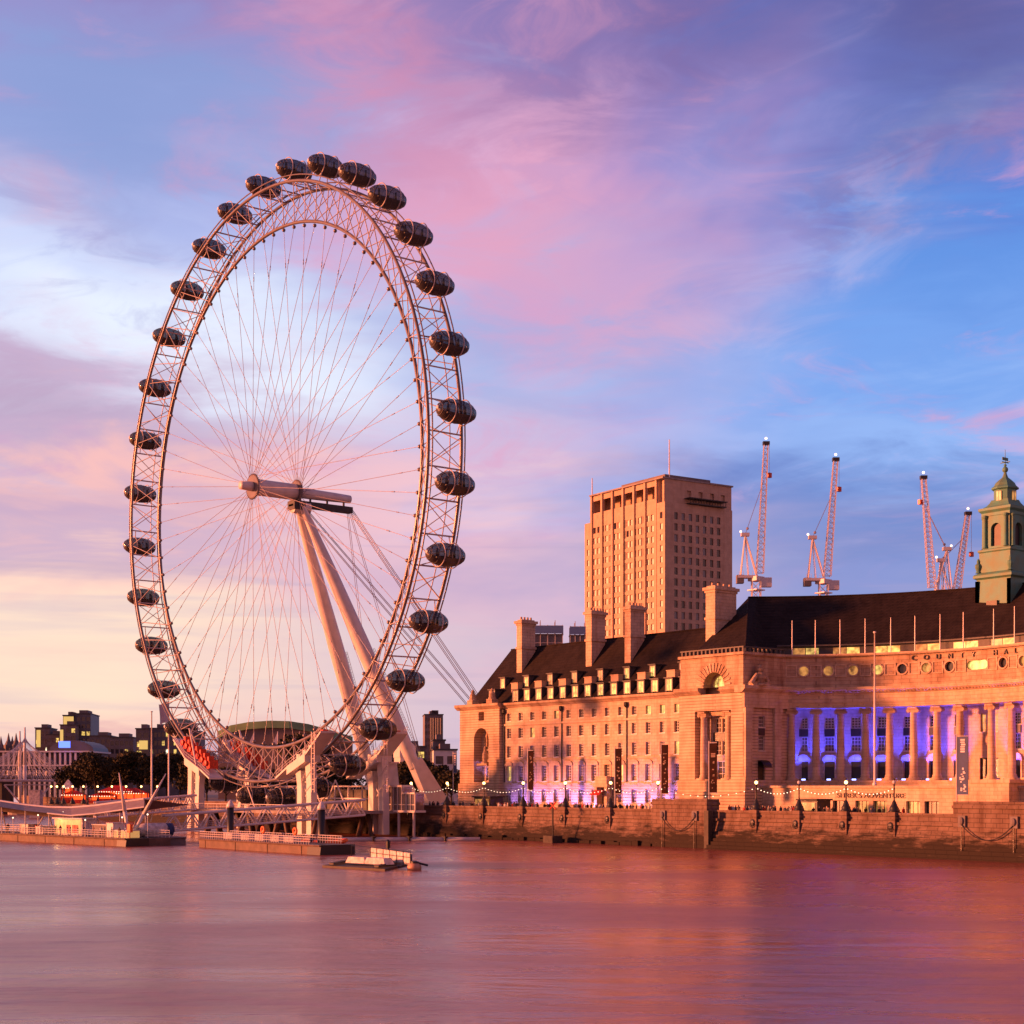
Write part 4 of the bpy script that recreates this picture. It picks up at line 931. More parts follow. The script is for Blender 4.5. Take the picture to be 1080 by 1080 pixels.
for q_ in (pi*.12, pi*.32, pi*.5, pi*.68, pi*.88):
    pts = [(h, (r+.0)*cos(q_), (r+.0)*sin(q_)) for r, h in prof]; m.path(pts, .03, 5)
rib_me = m.data('glazing_ribs', 'frame', True)
m = MB(); m.ring((0,0,0), 2.16, .10, n=32, m=6); ring_me = m.data('mounting_ring', 'steel', True)
m = MB(); m.box(-2.9,2.9,-1.5,1.5,-.85,-.7); m.box(-1.2,1.2,-.3,.3,-.7,-.25)
for k_ in range(9): m.obox((-2.4+.6*k_,-.95+(k_%3)*.9,-.7),.38,.3,1.55+.1*(k_%2),k_,.7)
inside_me = m.data('floor_and_bench', 'hull')
m = MB(); m.ball((-3.85,0,.2), .36, 8, 6, (.6,1,1)); endp_me = m.data('door_cap', 'white', True)
RCAP = 62.0
for i in range(32):
    a = PH-i*dc; loc = wp(RCAP, a, 0)
    c = inst('capsule', cap_me, wh, loc)
    for nm_, me_, x in (('capsule_hull',hull_me,0),('glazing_ribs',rib_me,0),('cabin_floor',inside_me,0),('mounting_ring',ring_me,-1.55),('mounting_ring',ring_me,1.55),('door_cap',endp_me,0)): inst(nm_, me_, c, (x,0,0), 0, False)
m = MB()
for x in (-1.55,1.55):
    for s_ in (-1,1): m.tube(wl(RO,s_*dc*.24,x*1.6), wl(RCAP-1.2,s_*.026,x), .10, n=5)
bk_me = m.data('capsule_bracket', 'steel', True)
for i in range(32): rim_part('capsule_bracket', bk_me, PH-i*dc)

# ================================================================== BOARDING PLATFORM AND DRIVE TOWERS
bp_ = thing('boarding_platform', 'white boarding platform over the water under the bottom of the wheel', 'platform', (0,0,GZ))
m = MB(); m.box(-8.5,9.5,-30,28,GZ-.55,GZ); m.box(9.5,14.2,-26,24,GZ-.4,GZ-.05); m.build('deck', 'concrete', bp_)
m = MB()
for y in range(-28,29,4):
    m.tube((-8.4,y,GZ),(-8.4,y,GZ+1.1),.05,n=5)
for y in range(-28,28): m.tube((-8.4,y+.5,GZ),(-8.4,y+.5,GZ+1.05),.025,n=4)
m.tube((-8.4,-28,GZ+1.1),(-8.4,28,GZ+1.1),.06,n=5); m.tube((-8.4,-28,GZ+.55),(-8.4,28,GZ+.55),.03,n=4); m.build('railing', 'white', bp_)
for (x, y) in ((-5,-26),(-5,-12),(-5,2),(-5,16),(5,-26),(5,-8),(5,12),(5,25)):
    for k in ((-.9,0),(.9,0),(0,-1.1),(0,1.1)):
        m = MB(); m.tube((x+k[0]*.6,y+k[1]*.6,GZ-.6),(x+k[0]*2.4,y+k[1]*2.4,-1.5),.42,n=10); m.build('raking_pile', 'pontoon' if (x+y)%2 else 'timber', bp_, True)
m = MB()
for z in (6.9, 9.3): m.box(8.6,8.95,-24,26,z,z+.28); 
for y in range(-24,27,5): m.box(8.65,8.9,y-.12,y+.12,GZ,9.3)
m.build('back_gantry', 'white', bp_)
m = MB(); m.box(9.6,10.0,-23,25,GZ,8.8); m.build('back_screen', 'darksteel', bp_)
for y in (-26.5, -18, 8):
    m = MB(); m.tube((-2,y-4,GZ+.2),(-2,y,10.6),.15,n=6); m.tube((-2,y+4,GZ+.2),(-2,y,10.6),.15,n=6); m.build('truss_frame', 'white', bp_)
def drive_tower(x, yc, s_, red, lab):
    """s_ = +1 north tower, -1 south; the head follows the rim"""
    T = thing('drive_tower', lab, 'drive tower', (x,yc,GZ), 'drive towers beside the rim of the wheel')
    for k in (0, 3.4):
        y0 = yc+s_*(k-1.2); m = MB()
        zt = 12.4+.75*k
        vs = []
        for z, w1, w2, sh in ((GZ-4.5,.85,.7,0),(GZ+.3,.85,.7,0),(GZ+5,.8,.62,-.15),(zt,.95,.7,-.5)):
            for a_, b_ in ((-1,-1),(1,-1),(1,1),(-1,1)): vs.append((x+a_*w2, y0+s_*sh+b_*w1, z))
        m.add(vs, [(j*4+i, j*4+(i+1)%4, (j+1)*4+(i+1)%4, (j+1)*4+i) for j in range(3) for i in range(4)]+[(0,3,2,1),(12,13,14,15)])
        m.build('tower_leg', 'white', T)
    m = MB(); m.tube((x,yc+s_*-1.2,GZ+1.5),(x,yc+s_*2.2,GZ+5.2),.14,n=5); m.tube((x,yc+s_*2.2,GZ+1.5),(x,yc+s_*-1.2,GZ+5.2),.14,n=5); m.tube((x,yc-s_*1.2,GZ+5.4),(x,yc+s_*2.2,GZ+5.4),.14,n=5)
    for k in range(12): m.box(x-.5,x+.5,yc+s_*(-.4)+s_*k*.18-.1,yc+s_*(-.4)+s_*k*.18+.1,GZ+5.6+k*.28,GZ+5.7+k*.28)
    m.build('tower_bracing', 'white', T)
    # sloped head: platform following the rim
    def H(u, v, dx_): return (x+dx_, yc+s_*u, v)
    def slab(u0, z0, u1, z1, th, w0, w1, nm_, mt_):
        m = MB(); m.add([H(u0,z0,-w0),H(u1,z1,-w1),H(u1,z1,w1),H(u0,z0,w0),H(u0,z0-th,-w0),H(u1,z1-th,-w1),H(u1,z1-th,w1),H(u0,z0-th,w0)],
              [(0,1,2,3),(4,7,6,5),(0,4,5,1),(1,5,6,2),(2,6,7,3),(3,7,4,0)]); return m.build(nm_, mt_, T)
    slab(-8.5,11.2,-4.2,13.2,.35,1.6,1.6,'landing','white'); slab(-4.2,13.2,2.4,15.6,1.6,1.7,1.7,'drive_housing','white'); slab(2.4,15.6,7.8,19.6,.4,1.6,1.6,'landing','white')
    m = MB()
    for (u0, z0, u1, z1) in ((-8.5,11.2,-4.2,13.2),(2.4,15.6,7.8,19.6),(-4.2,13.2,2.4,15.6)):
        for w in (-1.55, 1.55):
            for z in (.55, 1.1): m.tube(H(u0,z0+z,w), H(u1,z1+z,w), .05, n=4)
            for k in range(9): t = k/8; m.tube(H(u0+(u1-u0)*t, z0+(z1-z0)*t, w), H(u0+(u1-u0)*t, z0+(z1-z0)*t+1.1, w), .035, n=4)
    m.build('railing', 'white', T)
    if red:
        m = MB(); rr_ = random.Random(5)
        for k in range(7):
            u = -6.5+k*1.75; z = 12.2+.42*(u+8.5); m.obox(H(u,z,.2), 2.0, 1.25, 1.5+.5*rr_.random())
            m.lathe([(.1,-1.3),(.62,-1.25),(.62,-.8),(.3,-.75),(.3,1.0)], H(u+.5, z+1.2, 0), 12, 'X'); m.obox(H(u-.2, z+1.6, -.3), 1.2,.7,.9)
        m.build('drive_machinery', 'red', T)
        m = MB(); m.tube(H(-3.2,14,-1.8),H(-.2,21.5,-1.8),.17,n=6); m.tube(H(.3,14,1.8),H(-.2,21.5,-1.8),.12,n=6); m.build('davit', 'white', T)
    else:
        m = MB()
        for k in range(3): u = -2.4+k*2.2; m.obox(H(u, 14.0+.36*k*2.2, .4), 1.3, 1.2, 1.5)
        m.build('drive_motor', 'white', T)
        m = MB()
        for k in range(3): u = 3.4+k*1.4; m.obox(H(u, 16.6+.74*k*1.4, .2), 1.2,.9,1.2)
        m.build('drive_machinery', 'red', T)
        m = MB()
        for z in range(10): m.tube(H(5.2,GZ+4+z*.95,-1.9),H(6.2,GZ+4+z*.95,-1.9),.05,n=4)
        m.tube(H(5.2,GZ+3.5,-1.9),H(5.2,19.5,-1.9),.08,n=5); m.tube(H(6.2,GZ+3.5,-1.9),H(6.2,19.5,-1.9),.08,n=5); m.tube(H(2.6,8.5,-1.5),H(6.4,11,-1.5),.1,n=5); m.tube(H(2.6,11,-1.5),H(6.4,14,-1.5),.1,n=5); m.build('access_ladder', 'white', T)
    return T
drive_tower(-6.0, 21.5, 1, True, 'drive tower with bright red machinery on the left of the wheel')
drive_tower(-6.0, -22.5, -1, False, 'white drive tower with sloping platforms on the river side at the right of the wheel')
drive_tower(7.0, -27.0, -1, False, 'white drive tower behind the passing capsule, beside the glass ticket pavilion')
drive_tower(7.0, 24.0, 1, True, 'red and white drive tower on the land side behind the rim lattice')
# wide column and glass pavilion
gp = thing('glass_pavilion', 'small glass pavilion with white mullions on posts beside the embankment wall', 'pavilion', (10,-32,GZ))
a, b_ = atX(397,850,9.0).y, atX(439,850,9.0).y
m = MB(); m.box(8.6,11.2,b_,a,GZ-.3,GZ+.1); m.build('floor', 'white', gp)
m = MB(); m.box(8.6,11.2,b_+4.2,a,9.3,9.7); m.box(8.6,11.2,b_,b_+4.2,8.0,8.3); m.build('roof', 'white', gp)
m = MB(); m.box(8.9,11.0,b_+4.3,a-.1,GZ+.1,9.3); m.box(8.9,11.0,b_+.3,b_+4.3,GZ+.1,8.0); m.build('glazing', 'glass', gp)
m = MB(); k = b_
while k < a-.2:
    m.box(8.72,8.88,k,k+.14,GZ+.1,9.3 if k > b_+4 else 8.0); k += 1.45
m.box(8.74,8.86,b_,a,GZ+1.1,GZ+1.22); m.build('mullion', 'white', gp)
for y in (b_+1, b_+6):
    m = MB(); m.tube((9.2,y,-1),(9.2,y,GZ-.3),.28,n=10); m.build('post', 'steel', gp)
st = thing('stair_tower', 'tapered pale grey column tower left of the glass pavilion', 'tower', (9,-24,GZ))
m = MB(); y0 = atX(401,840,8.5).y; m.add([(7.6,y0-1.5,GZ-.5),(10.6,y0-4.2,GZ-.5),(10.6,y0+1.5,GZ-.5),(7.6,y0+1.5,GZ-.5),(7.6,y0-1.5,13.8),(10.6,y0-2.6,13.8),(10.6,y0+1.5,13.8),(7.6,y0+1.5,13.8)],[(0,3,2,1),(4,5,6,7),(0,1,5,4),(1,2,6,5),(2,3,7,6),(3,0,4,7)]); m.build('shaft', 'white', st)
m = MB(); m.box(7.2,10.9,y0-2.9,y0+1.8,13.8,14.1)
for k in range(7): m.tube((7.25,y0-2.8+.75*k,14.1),(7.25,y0-2.8+.75*k,15.2),.05,n=4)
m.tube((7.25,y0-2.8,15.2),(7.25,y0+1.7,15.2),.06,n=4); m.build('head_platform', 'white', st)

# ================================================================== EMBANKMENT WALL
ew = thing('embankment_wall', 'long stained granite embankment wall with stone parapet and stepped tidal courses', 'wall', (14,-90,0))
def wseg(mb, p, q_, prof):
    dx_, dy_ = q_[0]-p[0], q_[1]-p[1]; l_ = sqrt(dx_*dx_+dy_*dy_); nx_, ny_ = dy_/l_, -dx_/l_   # pointing inland
    for (d0, z0), (d1, z1) in zip(prof, prof[1:]):
        mb.quad((p[0]+nx_*d0,p[1]+ny_*d0,z0),(q_[0]+nx_*d0,q_[1]+ny_*d0,z0),(q_[0]+nx_*d1,q_[1]+ny_*d1,z1),(p[0]+nx_*d1,p[1]+ny_*d1,z1))
prof = [(-1.5,-3),(-.9,1.0),(-.45,2.6),(-.1,4.2),(-.3,4.25),(-.3,4.6),(0,4.62),(0,5.55),(-.12,5.6),(-.12,5.87),(.55,5.87),(.55,GZ-.2)]
m = MB()
for p, q_ in zip(bank, bank[1:6]): wseg(m, p, q_, prof)
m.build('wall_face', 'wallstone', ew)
LY = [-27.8,-39.6,-50.9,-62.3,-73.7,-85.2,-96.4,-117.4,-125.7,-134.3,-142.6,-174,-185]
for y in LY:
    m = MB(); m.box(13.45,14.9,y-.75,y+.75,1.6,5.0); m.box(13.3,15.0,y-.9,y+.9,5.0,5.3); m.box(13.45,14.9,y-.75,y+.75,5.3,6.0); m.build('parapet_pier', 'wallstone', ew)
    m = MB(); m.ball((13.42,y,4.1), .5, 10, 6, (.45,1,1.1)); m.ring((13.25,y,3.75), .36, .06, n=16, m=5); m.build('lion_mask', 'darksteel', ew)
for (y0, y1) in ((-108.9,-96.9),(-178,-153.4)):
    m = MB(); m.box(12.5,15.2,y0,y1,-2,6.6); m.box(12.35,15.3,y0-.12,y1+.12,6.6,7.0); m.box(12.5,15.2,y0,y1,7.0,7.5)
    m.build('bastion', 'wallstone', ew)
for (px0, px1, y0) in ((699.5,733,0),(1015,1070,0)):
    ys = [atX(p,858,12.4).y for p in (px0, px1)]
    for y in ys:
        m = MB(); m.obox((12.35,y,4.2), .3, 1.1, 1.5, 0); m.ball((12.15,y,5.0),.42,8,6,(.7,1,1.2)); m.build('lion_mask', 'greycon', ew)
    pts = [(12.1, ys[0]+(ys[1]-ys[0])*t/14, 4.6-2.0*(1-(2*t/14-1)**2)) for t in range(15)]
    m = MB(); m.path(pts, .065, 6); m.build('mooring_chain', 'darksteel', ew)
    for y in ys:
        m = MB(); m.path([(12.2,y,4.3),(12.15,y,-.5)], .06, 6); m.build('hanging_chain', 'black', ew)
m = MB()                                              # stepped tidal courses right of the first bastion
for k, (x0, z1) in enumerate(((11.2,.15),(11.6,.65),(12.0,1.15),(12.35,1.65),(12.7,2.15),(13.0,2.65))): m.box(x0, 14, -300, -109.7, -2, z1)
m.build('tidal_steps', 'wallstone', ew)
m = MB(); rr_ = random.Random(9)
for k in range(46):
    y = -96.5+k*1.45; 
    if y > -30: break
    m.box(12.6-.3*rr_.random(), 13.6, y, y+1.38, -2, .35+.5*rr_.random()) if rr_.random() < .75 else None
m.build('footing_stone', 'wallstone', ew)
fp = MB(); fp.box(11.7,12.5,-110.0,-109.1,-2,5.8); tag(fp.build('fender_post', 'timber'), 'tall black timber fender post standing in the water against the stone bastion', 'fender post')

# ------------------------------------------------------------------ lamp posts, strings of bulbs, flagpole, banners
def lamp_post(loc, on, lab, grp, h=4.4):
    T = thing('street_lamp', lab, 'street lamp', loc, grp); x, y, z = loc
    m = MB(); m.lathe([(.78,0),(.78,.12),(.62,.25),(.66,.5),(.5,.75),(.34,1.1),(.26,1.35),(.15,1.5),(.11,1.6),(.10,3.0),(.14,3.1),(.09,3.2),(.09,h-.55),(.2,h-.5),(.12,h-.35)], loc, 12); m.build('post', 'black', T, True)
    m = MB(); m.ball((x,y,z+h-.08), .25, 10, 8); m.build('globe', 'lampglow' if on else 'pale', T, True)
    m = MB(); m.lathe([(.14,0),(.18,.05),(.05,.22),(.02,.35)], (x,y,z+h+.18), 8); m.build('finial', 'black', T, True)
    if on:
        l_ = bpy.data.lights.new('lamp_light', 'POINT'); l_.energy = 60; l_.color = (1,.55,.2); l_.shadow_soft_size = .3
        o = bpy.data.objects.new('lamp_light', l_); SC.collection.objects.link(o); o.location = (x,y,z+h-.08); o['kind'] = 'structure'
ln = len(LY[:11])
for i, y in enumerate(LY[:11]):
    on = i not in (8, 10)
    lamp_post((14.25,y,6.0) if i else (14.25,y,6.0), on, 'black cast iron lamp with %s globe, %s from the left along the embankment parapet' % ('glowing' if on else 'unlit', ORD[i]), 'lamps along the embankment parapet', 4.1)
def string(p, q_, lab, sag=.9, nb=13):
    T = thing('light_string', lab, 'string lights', p, 'strings of bulbs between the parapet lamps'); p, q_ = Vector(p), Vector(q_)
    f = lambda t: p.lerp(q_, t)-Vector((0,0,4*sag*t*(1-t)))
    m = MB(); m.path([f(t/12) for t in range(13)], .025, 4); m.build('wire', 'black', T)
    for k in range(nb):
        v = f((k+.5)/nb); inst('bulb', BULB, T, (v.x,v.y,v.z-.1))
_m = MB(); _m.ball((0,0,0), .075, 6, 5); BULB = _m.data('bulb', 'bulb', True)
for i, (y0, y1) in enumerate(zip(LY[:10], LY[1:11])):
    string((14.25,y0,9.3),(14.25,y1,9.3), 'sagging string of white bulbs between the %s and %s parapet lamps from the left' % (ORD[i], ORD[i+1]), .85 if i != 6 else 1.3, 13)
def flagpole(x, y, z0, h, lab, r=.16, flag=None):
    T = thing('flagpole', lab, 'flagpole', (x,y,z0)); m = MB(); m.lathe([(r*2,0),(r*2,.3),(r,.5),(r*.9,h*.5),(r*.5,h-.3),(r*1.3,h-.25),(r*1.3,h-.05),(.02,h)], (x,y,z0), 10); m.build('pole', 'white', T, True)
    if flag:
        m = MB(); n = 10
        for i in range(n):
            for j in range(6):
                pt = lambda a_, b_: (x-.1-flag[0]*a_/n*.75, y+.5*sin(a_*.9+b_*.4)*a_/n, z0+h-.6-flag[1]*b_/6-.9*a_/n*(1+.3*sin(a_)))
                m.quad(pt(i,j),pt(i+1,j),pt(i+1,j+1),pt(i,j+1))
        m.build('flag', flag[2], T, True)
flagpole(31.0, atX(922.5,826,31.0).y, 9.56, 23.2, 'tall bare white flagpole standing on the terrace in front of the curved colonnade', .17)
pb = atD(178,800,400); flagpole(pb.x, pb.y, GZ, atD(178,737,400).z-GZ, 'tall dark flagpole with pale blue flag at the left of the wheel, behind the trees', .22, (3.4,5.2,'bannerpaleblue') if 'bannerpaleblue' in MT else (3.4,5.2,'pale'))
pb = atD(160,800,420); flagpole(pb.x, pb.y, GZ, atD(160,750,420).z-GZ, 'shorter bare pale pole left of the pole with the flag', .26)
def banner(px, y0, y1, X, w, m_, lab, marks, px_pole=None):
    a = atX(px, y0, X); b2 = atX(px, y1, X); y = a.y
    T = thing('banner', lab, 'banner', (X,y,GZ), 'tall vertical banners on poles along the promenade')
    m = MB(); m.tube((X,y+w/2+.12,GZ),(X,y+w/2+.12,a.z+.4),.10,n=8); m.tube((X,y+w/2+.12,a.z+.1),(X,y-w/2,a.z+.1),.05,n=6); m.tube((X,y+w/2+.12,b2.z-.05),(X,y-w/2,b2.z-.05),.05,n=6); m.build('pole', 'steel', T)
    m = MB(); m.box(X-.03,X+.03,y-w/2,y+w/2,b2.z,a.z); m.build('cloth', m_, T)
    h = a.z-b2.z; m = MB()
    for (u0,u1,v0,v1) in marks: m.box(X-.05,X-.032,y+w/2-w*u1,y+w/2-w*u0,a.z-h*v1,a.z-h*v0)
    m.build('print', 'pale' if m_ == 'bannerblue' else 'bannerprint', T)
MT['bannerprint'] = mat('banner_print', (0.16,0.10,0.09), .7)
rr_ = random.Random(21)
def blot(n, v0, v1): return [(lambda u,v:(u,u+.10+.15*rr_.random(),v,v+.015+.02*rr_.random()))(.18+.5*rr_.random(), v0+(v1-v0)*rr_.random()) for _ in range(n)]
banner(559.8,792,833,20,1.45,'bannerdark','dark banner in front of the third window from the left of the north wing',blot(12,.1,.9))
banner(652.3,789.5,837,20,1.5,'bannerdark','dark banner near the middle of the north wing, left of the porch lamp',[(.2,.8,.2,.21)]+blot(14,.1,.9))
banner(701.3,785.5,837,20,1.5,'bannerdark','dark banner at the right end of the north wing windows',[(.2,.8,.18,.19)]+blot(14,.1,.9))
banner(752.3,784,836,20,1.6,'bannerdark','dark banner in front of the arched niche with two columns',[(.2,.8,.2,.22),(.2,.8,.23,.25),(.2,.8,.26,.28)]+blot(12,.35,.9))
banner(1015.4,777,838,20,1.7,'bannerblue','blue and grey banner on a white pole at the right, beside the entrance arch',[(.3,.7,.04,.07),(.3,.7,.085,.105),(.35,.75,.12,.15),(.3,.7,.165,.185),(.3,.7,.20,.225),(.3,.7,.24,.27)]+blot(16,.5,.95))
banner(480,795,815,20,1.0,'bannerblue','short blue banner on a pole at the left corner of the stone building',[(.3,.7,.08,.16),(.3,.7,.2,.28),(.3,.7,.32,.38),(.3,.7,.42,.5),(.3,.7,.54,.62)])
# ================================================================== PIER AND BOATS
def truss(name, lab, cat, p, q_, h, w, nb, zdeck=.2, rad=.20, grp=None):
    """walk-through lattice bridge from p to q (bottom chord points, centre line)"""
    p, q_ = Vector(p), Vector(q_); T = thing(name, lab, cat, tuple(p), grp)
    d = (q_-p); n_ = Vector((d.y,-d.x,0)).normalized()*(w/2); up = Vector((0,0,h))
    for s_ in (-1,1):
        a, b2 = p+n_*s_, q_+n_*s_
        m = MB(); m.tube(a, b2, rad, n=8); m.build('bottom_chord', 'white', T); m = MB(); m.tube(a+up, b2+up, rad*1.15, n=8); m.build('top_chord', 'white', T)
        m = MB()
        for i in range(nb):
            t0, tm, t1 = i/nb, (i+.5)/nb, (i+1)/nb
            m.tube(a.lerp(b2,t0), a.lerp(b2,tm)+up, rad*.7, n=6); m.tube(a.lerp(b2,tm)+up, a.lerp(b2,t1), rad*.7, n=6)
        m.build('web_bracing', 'white', T)
        m = MB()
        for z in (.5,.85,1.2): m.tube(a+Vector((0,0,z)), b2+Vector((0,0,z)), .035, n=4)
        for i in range(nb*6): t = i/(nb*6); m.tube(a.lerp(b2,t)+Vector((0,0,.1)), a.lerp(b2,t)+Vector((0,0,1.2)), .025, n=4)
        m.build('handrail', 'steel', T)
    m = MB(); v = Vector((0,0,zdeck)); m.add([p-n_+v, q_-n_+v, q_+n_+v, p+n_+v, p-n_+v*.2, q_-n_+v*.2, q_+n_+v*.2, p+n_+v*.2],[(0,1,2,3),(4,7,6,5),(0,4,5,1),(1,5,6,2),(2,6,7,3),(3,7,4,0)]); m.build('deck', 'canopyunder', T)
    return T
ga = atD(172, 877, 276); gb = atD(383, 859.5, 290)
truss('gangway', 'long white lattice gangway sloping from the pontoon up to the boarding platform', 'gangway', (ga.x,ga.y,ga.z), (gb.x,gb.y,gb.z), 2.75, 2.6, 11)
ga = atD(100, 862, 318); gb = atX(206, 853.5, -8.2)
truss('gangway', 'second lattice gangway behind, reaching the left drive tower', 'gangway', tuple(ga), tuple(gb), 2.9, 2.6, 8)
# main pontoon: waterline from the left edge of the picture to px 134
def pont(p, q_, w, z0, z1, lab, nm='pontoon'):
    p, q_ = Vector((*p,0)), Vector((*q_,0)); T = thing(nm, lab, 'pontoon', (p.x,p.y,0)); d = (q_-p).normalized(); n_ = Vector((-d.y,d.x,0))
    if n_.x < 0: n_ = -n_
    n_ = n_*w
    m = MB(); m.add([p+Vector((0,0,z0)),q_+Vector((0,0,z0)),q_+n_+Vector((0,0,z0)),p+n_+Vector((0,0,z0)),p+Vector((0,0,z1)),q_+Vector((0,0,z1)),q_+n_+Vector((0,0,z1)),p+n_+Vector((0,0,z1))],[(0,3,2,1),(4,5,6,7),(0,1,5,4),(1,2,6,5),(2,3,7,6),(3,0,4,7)])
    L2 = (q_-p).length; k = 0
    while k < L2:
        c = p+d*(k+2.1)-n_.normalized()*.03; m.tube(c+Vector((0,0,z0+.2)), c+Vector((0,0,z1-.1)), .06, n=6); k += 9.7
    m.tube(p-n_.normalized()*.1+Vector((0,0,z1-.1)), q_-n_.normalized()*.1+Vector((0,0,z1-.1)), .14, n=6)
    m.build('hull', 'pontoon', T)
    return T, p, q_, d, n_
a, b_ = atZ(0,886,0), atZ(133,893,0)
far = a+(a-b_)*.35
PT, p, q_, d, n_ = pont((far.x,far.y), (b_.x,b_.y), 8.0, -.6, 1.25, 'long brown floating pontoon with railings at the left edge of the picture')
m = MB(); Lp = (q_-p).length
for off in (.15, n_.length-.15):
    nn_ = n_.normalized()*off; k = 0
    for z in (.45,.8,1.15): m.tube(p+nn_+Vector((0,0,1.25+z)), q_+nn_+Vector((0,0,1.25+z)), .04, n=4)
    while k < Lp: m.tube(p+d*k+nn_+Vector((0,0,1.25)), p+d*k+nn_+Vector((0,0,2.4)), .05, n=4); k += 1.1
m.build('railing', 'white', PT)
m = MB(); e = q_-d*1.2; m.add([q_-d*2.6+Vector((0,0,1.27)),q_+d*.15+Vector((0,0,1.27)),q_+d*.15+n_*.5+Vector((0,0,1.27)),q_-d*2.6+n_*.5+Vector((0,0,1.27)),q_-d*2.6-n_*.03+Vector((0,0,-.3)),q_+d*.15-n_*.03+Vector((0,0,-.3)),q_+d*.15+n_*.5+Vector((0,0,-.3)),q_-d*2.6+n_*.5+Vector((0,0,-.3))],[(0,1,2,3),(4,7,6,5),(0,4,5,1),(1,5,6,2),(2,6,7,3),(3,7,4,0)]); m.build('end_block', 'black', PT)
rzp = atan2(d.y, d.x)
_P, _D, _N, _L = p.copy(), d.copy(), n_.normalized(), Lp
def onp(t, o, z=1.25): v = _P+_D*(_L*t)+_N*o; return (v.x, v.y, z)
def tpx(px):            # place along the pontoon seen at column px
    f_ = lambda v: 540+FPX*((v.x-CX)*_c-(v.y-CY)*_s)/((v.x-CX)*_s+(v.y-CY)*_c)
    return min(range(0,1001), key=lambda i: abs(f_(_P+_D*(_L*i/1000))-px))/1000
KT = thing('ticket_kiosk', 'yellow lit kiosk with red pictures under the pier canopy', 'kiosk', onp(tpx(58),3.5), None)
m = MB(); m.obox(onp(tpx(58),3.6), 9.4, 2.4, 2.7, rzp); m.build('kiosk_wall', 'canvas', KT)
m = MB(); m.obox(onp(tpx(58),2.36,1.5), 8.6, .06, 2.3, rzp); m.build('lit_panel', 'kioskglow', KT) if 'kioskglow' in MT else None
MT['kioskglow'] = mat('kiosk_lit_panel', (.5,.35,.15), .5, 0, 1.2, .6, emit=(1,.5,.16), estr=.22)
m.build('lit_panel', 'kioskglow', KT)
m = MB()
for k in (-.9,.1,.5): m.obox(onp(tpx(64+6*k),2.30,1.7), 1.1, .05, 1.3, rzp)
m.build('poster', 'red', KT)
m = MB(); m.obox(onp(tpx(58),3.6,3.95), 10, 3, .2, rzp); m.build('kiosk_roof', 'steel', KT)
l_ = bpy.data.lights.new('kiosk_light', 'POINT'); l_.energy = 18; l_.color = (1,.6,.25); l_.shadow_soft_size = .3
o = bpy.data.objects.new('kiosk_light', l_); SC.collection.objects.link(o); o.location = onp(tpx(50),1.6,3.6); o['kind'] = 'structure'
for i, (px, w, h, mm, lab) in enumerate(((14,3.0,1.5,'canvas','pale storage box on the pontoon at the left picture edge'),(30,2.4,1.2,'white','white locker on the pontoon left of the kiosk'),(93,4.6,1.9,'greycon','grey cabin on the pontoon right of the kiosk'),(104,2.0,2.2,'white','white cabinet beside the grey cabin on the pontoon'),(116,4.5,1.1,'kioskglow','low glowing counter near the right end of the pontoon'))):
    T = thing('deck_box', lab, 'box', onp(tpx(px),3.0)); m = MB(); m.obox(onp(tpx(px),3.0), w, 2.0, h, rzp); m.build('body', mm, T); m = MB(); m.obox(onp(tpx(px),3.0,1.25+h), w+.2, 2.2, .12, rzp); m.build('lid', 'steel', T)
T = thing('life_ring_stand', 'orange lifebuoy box at the right end of the pontoon', 'lifebuoy', onp(tpx(131),1.0)); m = MB(); m.obox(onp(tpx(131),1.0,2.2), .9,.5,1.3,rzp); m.tube(onp(tpx(131),1.0),onp(tpx(131),1.0,2.3),.07,n=5); m.build('body', 'orange', T)
for i, px in enumerate((8, 22, 36, 84, 110, 124)):
    b0 = onp(tpx(px), 1.0+(i % 3)*2.2); T = thing('signal_post', 'thin white post with a small lamp on the pontoon, %s from the left picture edge' % ORD[i], 'post', b0, 'lamp posts on the pontoon'); hh = 2.6+.5*(i % 3)
    m = MB(); m.lathe([(.12,0),(.06,.1),(.05,hh)], b0, 6); m.build('post', 'white', T); m = MB(); m.ball((b0[0],b0[1],b0[2]+hh+.1), .14, 6, 5); m.build('lamp', 'bulb', T)
# canopy: long wavy white fabric roof on posts
CT = thing('pier_canopy', 'long wavy white fabric canopy over the pontoon', 'canopy', onp(.3,4,1.25))
top = [(-60,843.5),(0,846.5),(25,850.5),(50,853.0),(75,853.5),(100,851.5),(125,848.0),(152,844.5)]
fr_ = []; bk = []
dd = lambda x: 282-.06*x
for x, y in top:
    v = atD(x, y, dd(x)); fr_.append(Vector(v)); bk.append(Vector(v)+Vector((7.5,-2.5,-.7)))
nr = [v+Vector((-1.5,-1.0,-1.3)) for v in fr_]
m = MB()
for i in range(len(fr_)-1):
    m.quad(fr_[i],fr_[i+1],nr[i+1],nr[i])
m.build('canopy_lining', 'canopyunder', CT)
low = [Vector(atD(x, y+ (8 if x > 60 else 6), dd(x)-9)) for x, y in top]
m = MB()
for i in range(len(fr_)-1):
    m.quad(fr_[i]+Vector((0,0,.25)),fr_[i+1]+Vector((0,0,.25)),low[i+1]+Vector((0,0,.25)),low[i]+Vector((0,0,.25)))
    m.quad(fr_[i]+Vector((0,0,.25)),fr_[i+1]+Vector((0,0,.25)),bk[i+1],bk[i])
m.build('canopy_fabric', 'canopyunder', CT)
m = MB(); m.path([v+Vector((0,0,.25)) for v in fr_], .26, 8); m.build('edge_beam', 'white', CT)
m = MB(); m.path([v+Vector((0,0,.2)) for v in low[3:]], .14, 8); m.build('front_beam', 'white', CT)
